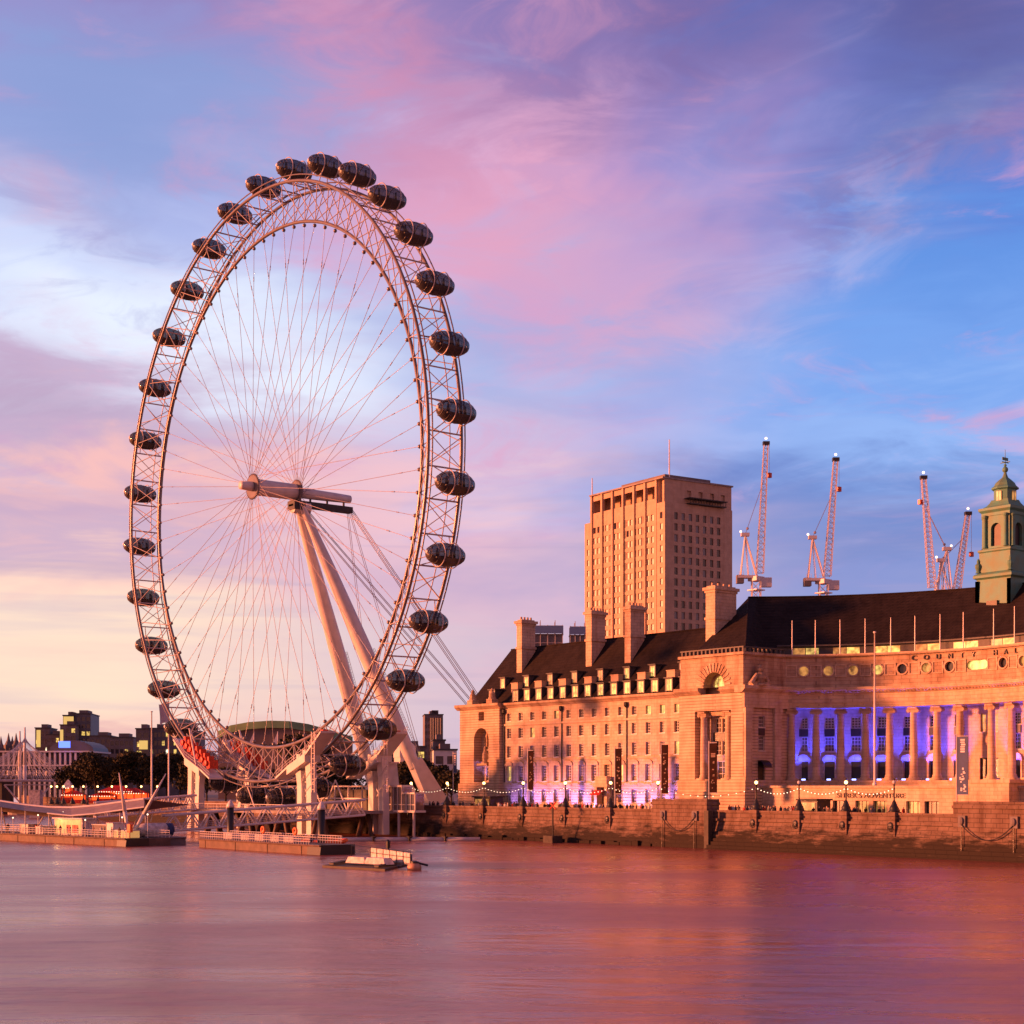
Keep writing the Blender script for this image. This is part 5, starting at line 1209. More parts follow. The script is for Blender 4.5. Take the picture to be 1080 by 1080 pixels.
for v in low[1:]: MB().tube(v+Vector((.4,.3,.2)), (v.x+.4,v.y+.3,1.25), .09, n=6).build('canopy_post', 'white', CT)
for v in fr_[1::2]: MB().tube(v, (v.x+2,v.y+2,1.25), .12, n=6).tube(v, (v.x-2,v.y+1,1.25), .12, n=6).build('canopy_post', 'white', CT)
# raking masts
for (x0,y0,x1,y1,lab) in ((135,878,125.5,815,'white raking mast leaning left above the pontoon end'),(139,882,175,816,'white raking mast leaning right, crossing the gangways')):
    dm = 256; T = thing('mast', lab, 'mast', tuple(atD(x0,y0,dm))); a, b2 = Vector(atD(x0,y0,dm)), Vector(atD(x1,y1,dm)); mid = a.lerp(b2,.35); m = MB(); m.tube(a, mid, .22,.34,n=10); m.tube(mid, b2, .34,.07,n=10); m.build('spar', 'white', T, True); m = MB(); m.lathe([(.5,-.3),(.5,0),(.25,.3)], tuple(a), 10); m.build('foot', 'steel', T)
# grey float with white rescue boat
a, b_ = atZ(146,892.0,0), atZ(196,891.0,0)
FT2, p2, q2, d2, n2_ = pont((a.x,a.y),(b_.x,b_.y),5.0,-.5,1.25,'short grey float between the two long pontoons','float')
FT2.children[0].data.materials[0] = MT['greycon']
c = atD(163,879,260); T = thing('boat_cover', 'white covered tender with blue end standing on the grey float', 'tender', (c.x,c.y,1.25)); m = MB(); m.lathe([(.2,-3),(.9,-2.7),(1.15,-1.6),(1.15,1.6),(1.0,2.0)], (c.x,c.y,2.3), 14, 'X'); m.build('cover', 'canvas', T, True); m = MB(); m.lathe([(1.0,2.0),(1.16,2.02),(1.1,3.0),(.5,3.4),(.1,3.5)], (c.x,c.y,2.3), 14, 'X'); m.build('cover_end', 'bannerblue', T, True); m = MB(); m.box(c.x-2,c.x+2.6,c.y-.8,c.y+.8,1.25,1.5); m.build('cradle', 'steel', T)
# second pontoon
a, b_ = atZ(210,893.5,0), atZ(338,902,0)
P2, p2, q2, d2, n2_ = pont((a.x,a.y),(b_.x,b_.y),5.5,-.6,1.35,'dark brown floating pontoon with white railings under the lattice gangway')
m = MB(); L2 = (q2-p2).length
for off in (.15, n2_.length-.15):
    nn_ = n2_.normalized()*off; k = 0
    for z in (.4,.75,1.1): m.tube(p2+nn_+Vector((0,0,1.35+z)), q2-d2*3+nn_+Vector((0,0,1.35+z)), .045, n=4)
    while k < L2-3: m.tube(p2+d2*k+nn_+Vector((0,0,1.35)), p2+d2*k+nn_+Vector((0,0,2.45)), .06, n=4); k += .7
m.build('railing', 'white', P2)
m = MB(); m.add([q2-d2*3.4+Vector((0,0,1.38)),q2+d2*.15+Vector((0,0,1.38)),q2+d2*.15+n2_+Vector((0,0,1.38)),q2-d2*3.4+n2_+Vector((0,0,1.38)),q2-d2*3.4-n2_*.04+Vector((0,0,-.3)),q2+d2*.15-n2_*.04+Vector((0,0,-.3)),q2+d2*.15+n2_+Vector((0,0,-.3)),q2-d2*3.4+n2_+Vector((0,0,-.3))],[(0,1,2,3),(4,7,6,5),(0,4,5,1),(1,5,6,2),(2,6,7,3),(3,7,4,0)]); m.build('end_block', 'black', P2)
m = MB(); rr_ = random.Random(4); rz2 = atan2(d2.y,d2.x)
for t in (.15,.3,.42,.55,.66):
    v = p2+d2*(L2*t)+n2_*.5; MB().obox((v.x,v.y,1.36), 2.6, 1.4, .8+.4*rr_.random(), rz2).build('deck_locker', 'canvas', P2)

for t, lab in ((.42,'orange lifebuoy on the pontoon railing, left of the other'),(.68,'orange lifebuoy on the pontoon railing, right of the other')):
    v = p2+d2*(L2*t)+n2_*.5; T = thing('lifebuoy', lab, 'lifebuoy', (v.x,v.y,1.35)); m = MB(); m.ring((v.x,v.y,3.0), .42,.17,n=18,m=8); m.build('ring','orange',T,True); m = MB(); m.tube((v.x,v.y,1.35),(v.x,v.y,3.0),.06,n=5); m.build('stand','steel',T)
def pile(px, y0, y1, X, lab):
    b2 = atX(px, y1, X); a = atX(px, y0, X); T = thing('mooring_pile', lab, 'mooring pile', (X,b2.y,0), 'black mooring piles with white caps'); m = MB(); m.lathe([(.55,-3),(.55,a.z-1.2)], (X,b2.y,0), 16); m.build('shaft', 'black', T, True); m = MB(); m.lathe([(.62,a.z-1.25),(.62,a.z-.9),(.35,a.z-.35),(.06,a.z)], (X,b2.y,0), 16); m.build('cap', 'white', T, True)
pile(243, 843.5, 880, -36.0, 'black mooring pile with white pointed cap, the left of two before the gangway')
pile(339, 845, 892, -38.5, 'black mooring pile with white pointed cap at the right end of the second pontoon')
# rescue boats
def rib(px, y, D, lab, L_=5.5):
    c = atD(px, y, D); c.z = 0; T = thing('inflatable_boat', lab, 'boat', tuple(c)); rz = -.25
    ca, sa = cos(rz), sin(rz); W_ = lambda u,v,z: (c.x+u*ca-v*sa, c.y+u*sa+v*ca, z)
    m = MB(); pts = [W_(-L_/2,-1,.75),W_(L_*.2,-1,.8),W_(L_*.42,-.6,.95),W_(L_/2,0,1.1),W_(L_*.42,.6,.95),W_(L_*.2,1,.8),W_(-L_/2,1,.75)]; m.path(pts,.3,8); [m.ball(q,.3,8,6) for q in pts]; m.build('tube','orange',T,True)
    m = MB(); m.add([W_(-L_/2,-.9,.6),W_(L_*.4,-.6,.7),W_(L_*.48,0,.8),W_(L_*.4,.6,.7),W_(-L_/2,.9,.6),W_(-L_/2,0,-.2),W_(L_*.35,0,-.1)],[(0,1,2,3,4),(0,5,6,1),(1,6,2),(2,6,3),(3,6,5,4),(0,4,5)]); m.build('hull','black',T)
    m = MB(); m.obox(W_(-.6,0,.6),.8,.7,1.1,rz); m.obox(W_(-L_/2,0,.5),.5,.5,1.0,rz); m.build('console','darksteel',T)
rib(347, 889, 245, 'orange inflatable boat moored behind the dark pontoon end', 5.6)
rib(334, 885, 252, 'second orange inflatable boat, half hidden behind the mooring pile', 5.0)
# boom of pipes
a, b_ = Vector(atZ(356,887.2,.0)), Vector(atZ(507,887.0,.0)); BT = thing('floating_boom', 'line of pale grey floating pipes in front of the embankment wall', 'floating boom', tuple(a))
for i in range(4):
    u, w_ = a.lerp(b_, i/4+.004), a.lerp(b_, (i+1)/4-.004); m = MB(); m.tube(u+Vector((0,0,.25)), w_+Vector((0,0,.25)), .42, n=12); m.build('pipe', 'boom', BT, False) if 'boom' in MT else m.build('pipe', 'steel', BT, True)
m = MB()
for i in (1,2,3): v = a.lerp(b_, i/4); m.obox((v.x,v.y,-.2),.7,.9,1.0)
m.build('coupling', 'black', BT)
# work raft and buoy
c0, c1, c2 = Vector(atZ(340,915,0)), Vector(atZ(406,919,0)), Vector(atZ(436,912,0)); c3 = c0+(c2-c1)
RT = thing('work_raft', 'low dark raft with white wrapped bundles moored in the river', 'raft', tuple(c0)); u = (c1-c0).normalized(); v = (c2-c1).normalized(); Lu, Lv = (c1-c0).length, (c2-c1).length
def RP(a, b2, z): w = c0+u*a+v*b2; return (w.x,w.y,z)
def rbox(mb, a0,a1,b0,b1,z0,z1): return mb.add([RP(a0,b0,z0),RP(a1,b0,z0),RP(a1,b1,z0),RP(a0,b1,z0),RP(a0,b0,z1),RP(a1,b0,z1),RP(a1,b1,z1),RP(a0,b1,z1)],[(0,3,2,1),(4,5,6,7),(0,1,5,4),(1,2,6,5),(2,3,7,6),(3,0,4,7)])
m = MB(); rbox(m,0,Lu,0,Lv*.45,-.3,.26); rbox(m,.4,Lu,Lv*.5,Lv,-.3,.24); rbox(m,1.2,2.0,.2,Lv-.2,.38,.6); rbox(m,Lu-2,Lu-1.2,.2,Lv-.2,.38,.6); m.build('float', 'timber', RT)
m = MB()
for a0, a1 in ((Lu*.30,Lu*.62),(Lu*.60,Lu*.93)):
    c_ = RP((a0+a1)/2, Lv*.3, .5); m.obox(c_, (a1-a0), 1.5, .72, atan2(u.y,u.x), .8)
m.build('wrapped_bundle', 'canvas', RT)
m = MB(); e0, e1 = RP(Lu*.75,Lv*.55,.5), RP(Lu*1.0,Lv*1.02,.5)
f0, f1 = Vector(atD(391,905,193)), Vector(atD(433,905,179)); m.quad((f0.x,f0.y,.6),(f1.x,f1.y,.6),(f1.x,f1.y,1.85),(f0.x,f0.y,1.95)); m.quad((f0.x+.3,f0.y+.1,.6),(f1.x+.3,f1.y+.1,.6),(f1.x+.3,f1.y+.1,1.85),(f0.x+.3,f0.y+.1,1.95)); m.build('white_sheeting', 'canvas', RT)
m = MB()
for t in range(7): w_ = f0.lerp(f1,t/6); m.tube((w_.x-.08,w_.y-.05,.3),(w_.x-.08,w_.y-.05,2.1),.045,n=4)
for z in (.7,1.4,2.05): m.tube((f0.x-.1,f0.y-.06,z),(f1.x-.1,f1.y-.06,z),.04,n=4)
g0 = Vector(RP(0,Lv*.9,0)); m.tube((g0.x,g0.y,2.05),(f0.x,f0.y,2.05),.04,n=4); m.tube((g0.x,g0.y,.3),(g0.x,g0.y,2.05),.05,n=4); m.build('rail', 'black', RT)
m = MB(); w_ = RP(Lu*.72,Lv*.7,.3); m.lathe([(.16,0),(.16,1.8),(.28,1.82),(.28,2.6),(.1,2.8)], w_, 8); m.build('bollard', 'black', RT)
bu = Vector(atZ(437,917.5,0)); T = thing('buoy', 'rounded orange mooring buoy at the right end of the raft', 'buoy', tuple(bu)); m = MB(); m.ball((bu.x,bu.y,.25), .85, 14, 8, (1,1,.75)); m.build('body', 'buoypaint', T, True) if 'buoypaint' in MT else None
MT['buoypaint'] = mat('buoy_paint', (.55,.30,.18), .5, 0, 1.5, .4); m.build('body', 'buoypaint', T, True); m = MB(); m.lathe([(.5,.7),(.5,.95),(.1,1.05)], (bu.x,bu.y,0), 10); m.tube((bu.x+.3,bu.y-.3,.8),(bu.x+1.3,bu.y-.8,.5),.14,n=6); m.build('shackle', 'black', T)
# channel mark against the wall
bm_ = Vector(atZ(583,889,0)); T = thing('channel_beacon', 'dark beacon post on a timber box with a red cross topmark before the embankment wall', 'beacon', tuple(bm_)); zt = atD(582,850,268).z
m = MB(); m.obox((bm_.x,bm_.y,-1),2.2,2.4,2.2); m.build('timber_box','timber',T); m = MB(); m.tube((bm_.x,bm_.y,1),(bm_.x,bm_.y,zt+.6),.14,n=8); m.build('post','black',T)
m = MB(); m.tube((bm_.x,bm_.y-.8,zt-.5),(bm_.x,bm_.y+.8,zt+.7),.13,n=5); m.tube((bm_.x,bm_.y+.8,zt-.5),(bm_.x,bm_.y-.8,zt+.7),.13,n=5); m.build('topmark','red',T)
# ================================================================== STONE TOWER BLOCK
def local(cx, cy, rz):
    ca, sa = cos(rz), sin(rz)
    return lambda x, y, z: (cx+x*ca-y*sa, cy+x*sa+y*ca, z)
def lbox(mb, F_, x0,x1,y0,y1,z0,z1):
    return mb.add([F_(x0,y0,z0),F_(x1,y0,z0),F_(x1,y1,z0),F_(x0,y1,z0),F_(x0,y0,z1),F_(x1,y0,z1),F_(x1,y1,z1),F_(x0,y1,z1)],[(0,3,2,1),(4,5,6,7),(0,1,5,4),(1,2,6,5),(2,3,7,6),(3,0,4,7)])
TC = Vector(atD(702.5, 500, 517)); TRZ = radians(-5)          # near corner of the tower
TT = thing('tower_block', 'tall stone office tower with rows of small windows behind the dark roofs', 'tower', (TC.x,TC.y,GZ), None)
F_ = local(TC.x, TC.y, TRZ)
def tz(y, d=517): return CZ-(y-YH)*d/FPX
ZT = tz(500); LW = 45.0; SW = 29.0
ZS = tz(548, 545)                                  # shoulder at the far end of the west face
m = MB()
def wy_(u, z, d): return F_(d, u, z)
tw = []                                            # west face windows (u, z, w, h)
fl = 3.62
ucols = [1.9]+[7.2,9.6,11.6]+[14.2,16.6,18.6,20.6]+[23.2,25.6,27.6]+[30.2,32.6,34.6]+[37.2,39.4]+[43.0]
rows = [ZT-13.2-fl*k for k in range(24)]
ops = []
for u in ucols:
    for z in rows:
        if u > 41 and z > ZS-4: continue
        ops.append((u-.68,u+.68,z-1.05,z+1.05))
for k in range(6): u0 = 4.9+k*6.0; ops.append((u0+.5,u0+5.3,ZT-7.2,ZT-3.0))
facade(m, wy_, 4.2, 41.0, GZ, ZT-1.2, [o for o in ops if 4.2 < o[0] < 41 and o[2] > GZ], .5)
facade(m, (lambda u,z,d:F_(d-.5,u,z)), 0, 4.2, GZ, ZT-9.0, [o for o in ops if o[1] < 4.2 and o[3] < ZT-10], .5)
facade(m, (lambda u,z,d:F_(d-.2,u,z)), 41.0, LW, GZ, ZS, [o for o in ops if o[0] > 41 and o[3] < ZS-1], .5)
scols = [4.2+3.05*k for k in range(7)]; srow = [ZT-13.2-fl*k for k in range(24)]
ops2 = [(u-.75,u+.75,z-1.25,z+1.1) for u in scols for z in srow if z > GZ+2]
facade(m, (lambda u,z,d:F_(u,d,z)), -.5, 25.3, GZ, ZT-9.0, ops2, .5)
m.quad(F_(25.3,0,GZ),F_(SW,0.8,GZ),F_(SW,.8,ZT-9),F_(25.3,0,ZT-9)); m.quad(F_(25.3,0,GZ),F_(25.3,.8,GZ),F_(25.3,.8,ZT-9),F_(25.3,0,ZT-9))
ops3 = [(u-.9,u+.9,ZT-6.6,ZT-4.2) for u in (10.5,15.5,20.5,25.2)]
facade(m, (lambda u,z,d:F_(u,d+1.0,z)), 0, SW, ZT-9.2, ZT-1.2, ops3, .5)
lbox(m, F_, .9, SW, 4.3, LW-4.1, GZ, ZT-7.5); lbox(m, F_, 1.2, SW, 1.7, 4.3, GZ, ZT-1.3); lbox(m, F_, .6, SW, .6, 4.3, GZ, ZT-9.1); lbox(m, F_, 1.2, SW, LW-4.1, LW, GZ, ZS-.1); lbox(m, F_, 6, SW, 4.3, 40.65, ZT-7.5, ZT-1.25); lbox(m, F_, .3, SW, 40.7, 40.98, ZT-7.45, ZT-1.21)
m.quad(F_(0,4.2,ZT-9),F_(1.2,4.2,ZT-9),F_(1.2,4.2,ZT-1.2),F_(0,4.2,ZT-1.2)); m.quad(F_(-.5,4.2,GZ),F_(0.0,4.2,GZ),F_(0.0,4.2,ZT-9),F_(-.5,4.2,ZT-9)); m.quad(F_(-.5,0,ZT-9),F_(1.0,0,ZT-9),F_(1.0,4.2,ZT-9),F_(-.5,4.2,ZT-9)); m.quad(F_(0,41,GZ),F_(1.2,41,GZ),F_(1.2,41,ZT-1.2),F_(0,41,ZT-1.2)); m.quad(F_(-.2,41,ZS),F_(1.2,41,ZS),F_(1.2,LW,ZS),F_(-.2,LW,ZS))
m.build('wall', 'brick', TT)
m = MB()
for k in range(7): u0 = 4.4+k*6.0; lbox(m, F_, -.55, -.01, u0, u0+.9, GZ, ZT-1.2)
m.build('pier', 'brick', TT)
m = MB()                                           # dark vertical slots between the bays
for u in (13.0, 22.0, 29.0):
    for z in rows: lbox(m, F_, -.06, -.012, u-.35+.0, u+.25, z-1.4, z+1.3) if z > GZ+2 else None
sl = m.build('recess_panel', 'darksteel', TT); sl['kind'] = 'stuff'
m = MB(); lbox(m, F_, -.9, SW+.5, .6, 41.4, ZT-1.19, ZT-.7); m.build('roof_slab', 'concrete', TT)
m = MB(); lbox(m, F_, 1.5, 21, 2.5, 26, ZT-.7, ZT+.6); m.build('plant_room', 'greycon', TT)
m = MB(); lbox(m, F_, 5.8, 5.95, 4.9, 40.9, ZT-7.4, ZT-2.8); m.build('gallery_wall', 'galleryred', TT) if 'galleryred' in MT else m.build('gallery_wall', 'brick', TT)
m = MB(); lbox(m, F_, 9, 24.6, -1.6, .9, ZT-9.6+.7, ZT-9.6+1.0); lbox(m, F_, 8.5, 24.8, -1.9, 1.0, ZT-7.2, ZT-6.9)
for k in range(14): lbox(m, F_, 9+k*1.18, 9.1+k*1.18, -1.55, -1.4, ZT-8.6, ZT-7.2)
m.build('balcony', 'darksteel', TT)
for (lx, ly, hh, lab) in ((3.0,2.0,21,'mast'),(1.6,43,16,'mast')):
    m = MB(); v = F_(lx,ly,0); zb = ZT-9 if ly < 10 else ZS; m.tube((v[0],v[1],zb),(v[0],v[1],zb+hh),.28,.16,n=8); m.build('roof_mast', 'white', TT)
_m = MB(); _m.box(-.03,.03,-.5,.5,-.95,.95); _m.box(-.05,-.031,-.55,.55,-1.02,-.94)
tp_ = {k: MB().box(-.03,.03,-.5,.5,-1.0,1.0).data('window', k) for k in ('panereflect','pane','litwhite')}
ts_ = {k: MB().box(-.03,.03,-.7,.7,-1.18,1.05).data('window', k) for k in ('pane','panedull','litwhite','skyglass')} if 'skyglass' in MT else None
MT['skyglass'] = mat('dull_glass', (.10,.11,.15), .2, 0, spec=.8)
ts_ = {k: MB().box(-.03,.03,-.7,.7,-1.18,1.05).data('window', k) for k in ('pane','panedull','litwhite','skyglass')}
rr_ = random.Random(8)
allw = [('s',u,z) for u in scols for z in srow[:14]]
n_ = 0; rest = MB(); rest_s = MB()
for (u, z) in [(u,z) for u in scols for z in srow if z > GZ+2]:
    if n_ < 56 and z > tz(660):
        inst('window', ts_[rr_.choice(['pane','pane','panedull','skyglass','skyglass'])], TT, F_(u,.4,z), TRZ+pi/2); n_ += 1
    else:
        v = F_(u,.4,z); rest_s.obox((v[0],v[1],z-1.18), .06, 1.4, 2.23, TRZ+pi/2)
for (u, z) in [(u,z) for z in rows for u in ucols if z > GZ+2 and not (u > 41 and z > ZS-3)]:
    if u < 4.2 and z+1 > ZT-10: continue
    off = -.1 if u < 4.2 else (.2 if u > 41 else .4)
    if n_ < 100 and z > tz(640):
        inst('window', tp_[rr_.choice(['panereflect','panereflect','panereflect','panereflect','pane'])], TT, F_(off,u,z), TRZ); n_ += 1
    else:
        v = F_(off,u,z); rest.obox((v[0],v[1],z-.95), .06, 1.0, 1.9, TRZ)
o = rest.build('window', 'panereflect', TT); o['kind'] = 'stuff'; o = rest_s.build('window', 'pane', TT); o['kind'] = 'stuff'

# ================================================================== TOWER CRANES
def crane(xb, yb, xm, ym, xt, yt, D, lab, back, hook):
    """mast top at (xm, ym), jib foot to jib tip (xt, yt), all at distance D"""
    mt_ = Vector(atD(xm, ym, D)); tip = Vector(atD(xt, yt, D)); T = thing('tower_crane', lab, 'crane', (mt_.x,mt_.y,GZ), 'luffing cranes behind the stone building')
    rx_, ry_ = Vector((_c,-_s,0)), Vector((_s,_c,0))
    def lattice(mb, a, b2, w0, w1, n, r):
        d = (b2-a).normalized(); u = ry_ if abs(d.dot(ry_)) < .9 else rx_; v = d.cross(u).normalized(); u = v.cross(d).normalized()
        P_ = lambda t, i: a.lerp(b2,t)+(u*((-1,1,1,-1)[i])+v*((-1,-1,1,1)[i]))*((w0+(w1-w0)*t)/2)
        for i in range(4):
            mb.tube(P_(0,i), P_(1,i), r, n=4)
            for k in range(n): mb.tube(P_(k/n,i), P_((k+1)/n,(i+1)%4), r*.6, n=3, cap=False); mb.tube(P_(k/n,i), P_(k/n,(i+1)%4), r*.6, n=3, cap=False)
    m = MB(); lattice(m, Vector((mt_.x,mt_.y,GZ)), mt_, 2.3, 2.3, 26, .16); m.build('mast', 'crane', T)
    ft = mt_+Vector((0,0,2.2))+rx_*back*-1.0
    m = MB(); lattice(m, ft, tip, 1.9, 1.1, 22, .13); m.build('jib', 'crane', T)
    m = MB(); c = mt_; m.obox((c.x,c.y,c.z), 3.2, 3.2, 1.2); m.obox(tuple(c+rx_*back*2.4+Vector((0,0,.8))), 5.5, 2.6, .7, -YAW); m.obox(tuple(c-Vector((0,0,2.6))), 3.4,3.4,.3); m.obox(tuple(c-Vector((0,0,5))), 3.2,3.2,.3)
    for k in range(5): v = c+rx_*(back*2.4-2.4+k*1.2)-ry_*1.3+Vector((0,0,1.5)); m.tube(v, v+Vector((0,0,1.1)), .06, n=4)
    m.build('slewing_deck', 'crane', T)
    m = MB(); m.obox(tuple(c-rx_*back*2.6-Vector((0,0,1.6))), 3.0, 2.2, 2.5, -YAW); m.build('cab', 'crane', T)
    m = MB(); m.obox(tuple(c+rx_*back*4.4-Vector((0,0,.6))), 1.9, 2.4, 2.2, -YAW); m.build('counterweight', 'greycon', T)
    ap = c+rx_*back*3.0+Vector((0,0,12.5))
    m = MB()
    for s_ in (-.9,.9): m.tube(c+rx_*back*4.3+ry_*s_+Vector((0,0,1)), ap+ry_*s_*.6, .16, n=5); m.tube(c-rx_*back*.3+ry_*s_+Vector((0,0,1)), ap+ry_*s_*.6, .16, n=5); m.tube(c+rx_*back*2.1+ry_*s_+Vector((0,0,1)), ap+ry_*s_*.6, .10, n=5)
    m.obox(tuple(ap-Vector((0,0,.3))), 2.2,1.6,.9,-YAW); m.build('gantry_frame', 'crane', T)
    m = MB(); m.tube(ap, ft.lerp(tip,.72), .07, n=4); m.tube(ap+ry_*.5, ft.lerp(tip,.72)+ry_*.4, .07, n=4); bl = ap.lerp(ft.lerp(tip,.72),.12); m.ball(tuple(bl),.4,6,5); m.build('luffing_rope', 'cable', T)
    hk = tip+rx_*(-back)*.9
    m = MB(); hz_ = tip.z-hook; m.tube(hk, (hk.x,hk.y,hz_), .06, n=4); m.build('hoist_rope', 'cable', T); m = MB(); m.obox((hk.x,hk.y,hz_-.9), 1.1,.8,1.3); m.build('hook_block', 'red', T)
    m = MB(); m.obox(tuple(tip-Vector((0,0,.6))), 1.8,1.5,.9,-YAW); m.build('jib_head', 'darksteel', T)
    m = MB(); m.ball(tuple(tip+Vector((0,0,1.2))), .35, 8,6); m.build('warning_light', 'bulb', T)
    m = MB(); m.ball(tuple(ap+rx_*back*1.2+Vector((0,0,1.0))), .32, 8,6); m.build('warning_light', 'bulb', T)
crane(797,630,797.5,613,808,467,430,'tallest pale luffing crane, directly right of the stone tower',-1,8.6)
crane(868,630,868.5,616,881.5,484,430,'pale luffing crane with upright jib, second from the stone tower',-1,8.0)
crane(985,625,987,628,974,503,430,'pale luffing crane leaning left, nearest the green turret but one',1,6.6)
crane(1007,625,1004,640,1021,541,430,'short luffing crane leaning right, beside the green copper turret',-1,11)
# scaffolded plant towers behind the roofs
for (x0,x1,y0,y1,lab) in ((562,593,660,690,'scaffolded plant tower with blue sheeting behind the roof, between the first two chimneys'),(601,622,661,690,'smaller blue sheeted scaffold behind the roof, left of the second chimney')):
    a, b2 = Vector(atD(x0,y1,352)), Vector(atD(x1,y0,352)); w = (b2-a); w.z = 0; W_ = w.length; c = (a+b2)/2
    T = thing('scaffold', lab, 'scaffold', (c.x,c.y,a.z)); F2 = local(c.x,c.y,-YAW); h0, h1 = 30.0, b2.z
    m = MB()
    for i in range(5):
        for y in (-2,2): v = F2(-W_/2+W_*i/4,y,0); m.tube((v[0],v[1],h0),(v[0],v[1],h1+1.0*(i%2)),.10,n=4)
    for k in range(6):
        z = h1-.2-k*1.9
        for y in (-2,2): m.tube(F2(-W_/2,y,z),F2(W_/2,y,z),.09,n=4)
    m.build('tubes', 'steel', T)
    m = MB(); lbox(m,F2,-W_/2+.2,W_/2-.2,-1.9,1.9,h0,h1-2.2); m.build('core','greycon',T)
    m = MB(); lbox(m,F2,-W_/2-.1,W_/2+.1,-2.2,-2.12,h1-1.9,h1-.2); lbox(m,F2,W_/2+.1,W_/2+.18,-2.2,2.2,h1-1.9,h1-.2); m.build('blue_sheeting','sheetblue',T) if 'sheetblue' in MT else None
    MT.setdefault('sheetblue', mat('blue_sheeting',(.10,.17,.36),.6))
    if not any(ch_.name.startswith('blue') for ch_ in T.children): m.build('blue_sheeting','sheetblue',T)
    m = MB()
    for k in (1,3): lbox(m,F2,-W_/2-.2,W_/2+.2,-2.3,2.3,h1-.1-k*1.9-.1,h1-.1-k*1.9); 
    m.build('boards','timber',T)

# ================================================================== TREES
def tree_meshes(seed, h, r, n):
    rr_ = random.Random(seed); m = MB(); th = h*.30
    m.tube((0,0,-.3),(0,0,th),.35,.26,n=8)
    clumps = []
    for i in range(9):
        a = i*2.4; q = rr_.random(); e = Vector((cos(a)*r*(.25+.5*q), sin(a)*r*(.25+.5*q), h*(.45+.42*rr_.random())))
        m.tube((0,0,th*(.7+.3*rr_.random())), e, .16,.05,n=5); clumps.append((e, r*(.38+.25*rr_.random())))
    clumps.append((Vector((0,0,h*.82)), r*.45)); clumps.append((Vector((0,0,h*.6)), r*.6))
    tk = m.data('trunk','bark'); m = MB()
    for i in range(n):
        c, cr = clumps[rr_.randrange(len(clumps))]
        v = Vector((rr_.gauss(0,1),rr_.gauss(0,1),rr_.gauss(0,1))).normalized()*cr*(rr_.random()**.35); p_ = c+Vector((v.x,v.y,v.z*.75))
        a = Vector((rr_.gauss(0,1),rr_.gauss(0,1),rr_.gauss(0,1))).normalized(); b2 = a.orthogonal().normalized(); c2 = a.cross(b2); s_ = .22+.30*rr_.random()
        m.quad(p_-b2*s_, p_+c2*s_*.7, p_+b2*s_, p_-c2*s_*.7)
    return tk, m.data('crown','leaf')
TM = [tree_meshes(1,13,5.2,3000), tree_meshes(2,14.5,5.8,3400), tree_meshes(3,11.5,5.0,2600)]
def tree(px, d, k, sc, lab, grp):
    v = atD(px, 840, d); T = thing('tree', lab, 'tree', (v.x,v.y,GZ), grp, px*.7); T.scale = (sc,sc,sc)
    for nm_, me_ in zip(('trunk','crown'), TM[k]): inst(nm_, me_, T, (0,0,0), 0, False)
for i, (px, d, k, sc) in enumerate(((74,455,2,.95),(88,470,0,1.0),(101,440,1,1.0),(117,462,0,1.05),(132,450,1,1.02),(147,468,1,1.05),(161,440,0,1.05),(176,458,1,1.0),(190,470,1,1.0),(201,430,0,.95))):
    tree(px, d, k, sc, 'dark plane tree in the row behind the pier, %s from the left' % ORD[i], 'plane trees along the park edge')
for i, (px, d, k, sc) in enumerate(((218,420,0,.85),(238,410,2,.85),(258,425,0,.78),(284,415,2,.82),(308,420,0,.8),(340,410,2,.9),(366,420,0,.9))):
    tree(px, d, k, sc, 'low dark tree seen through the bottom of the wheel, %s from the left' % ORD[i], 'trees behind the boarding platform')
tree(324, 470, 1, 1.45, 'round dark tree standing out before the building with the green roof', 'trees behind the boarding platform')
for i, (px, d, k, sc) in enumerate(((424,385,0,.85),(440,400,1,.8),(462,395,0,.8),(476,372,2,.75),(409,395,2,.8))):
    tree(px, d, k, sc, 'dark tree between the wheel leg and the stone building, %s planted' % ORD[i], 'trees beside the wheel leg')
MT['leaf2'] = mat('hedge_leaves', (.035,.032,.02), .85, 0, .8, .5)

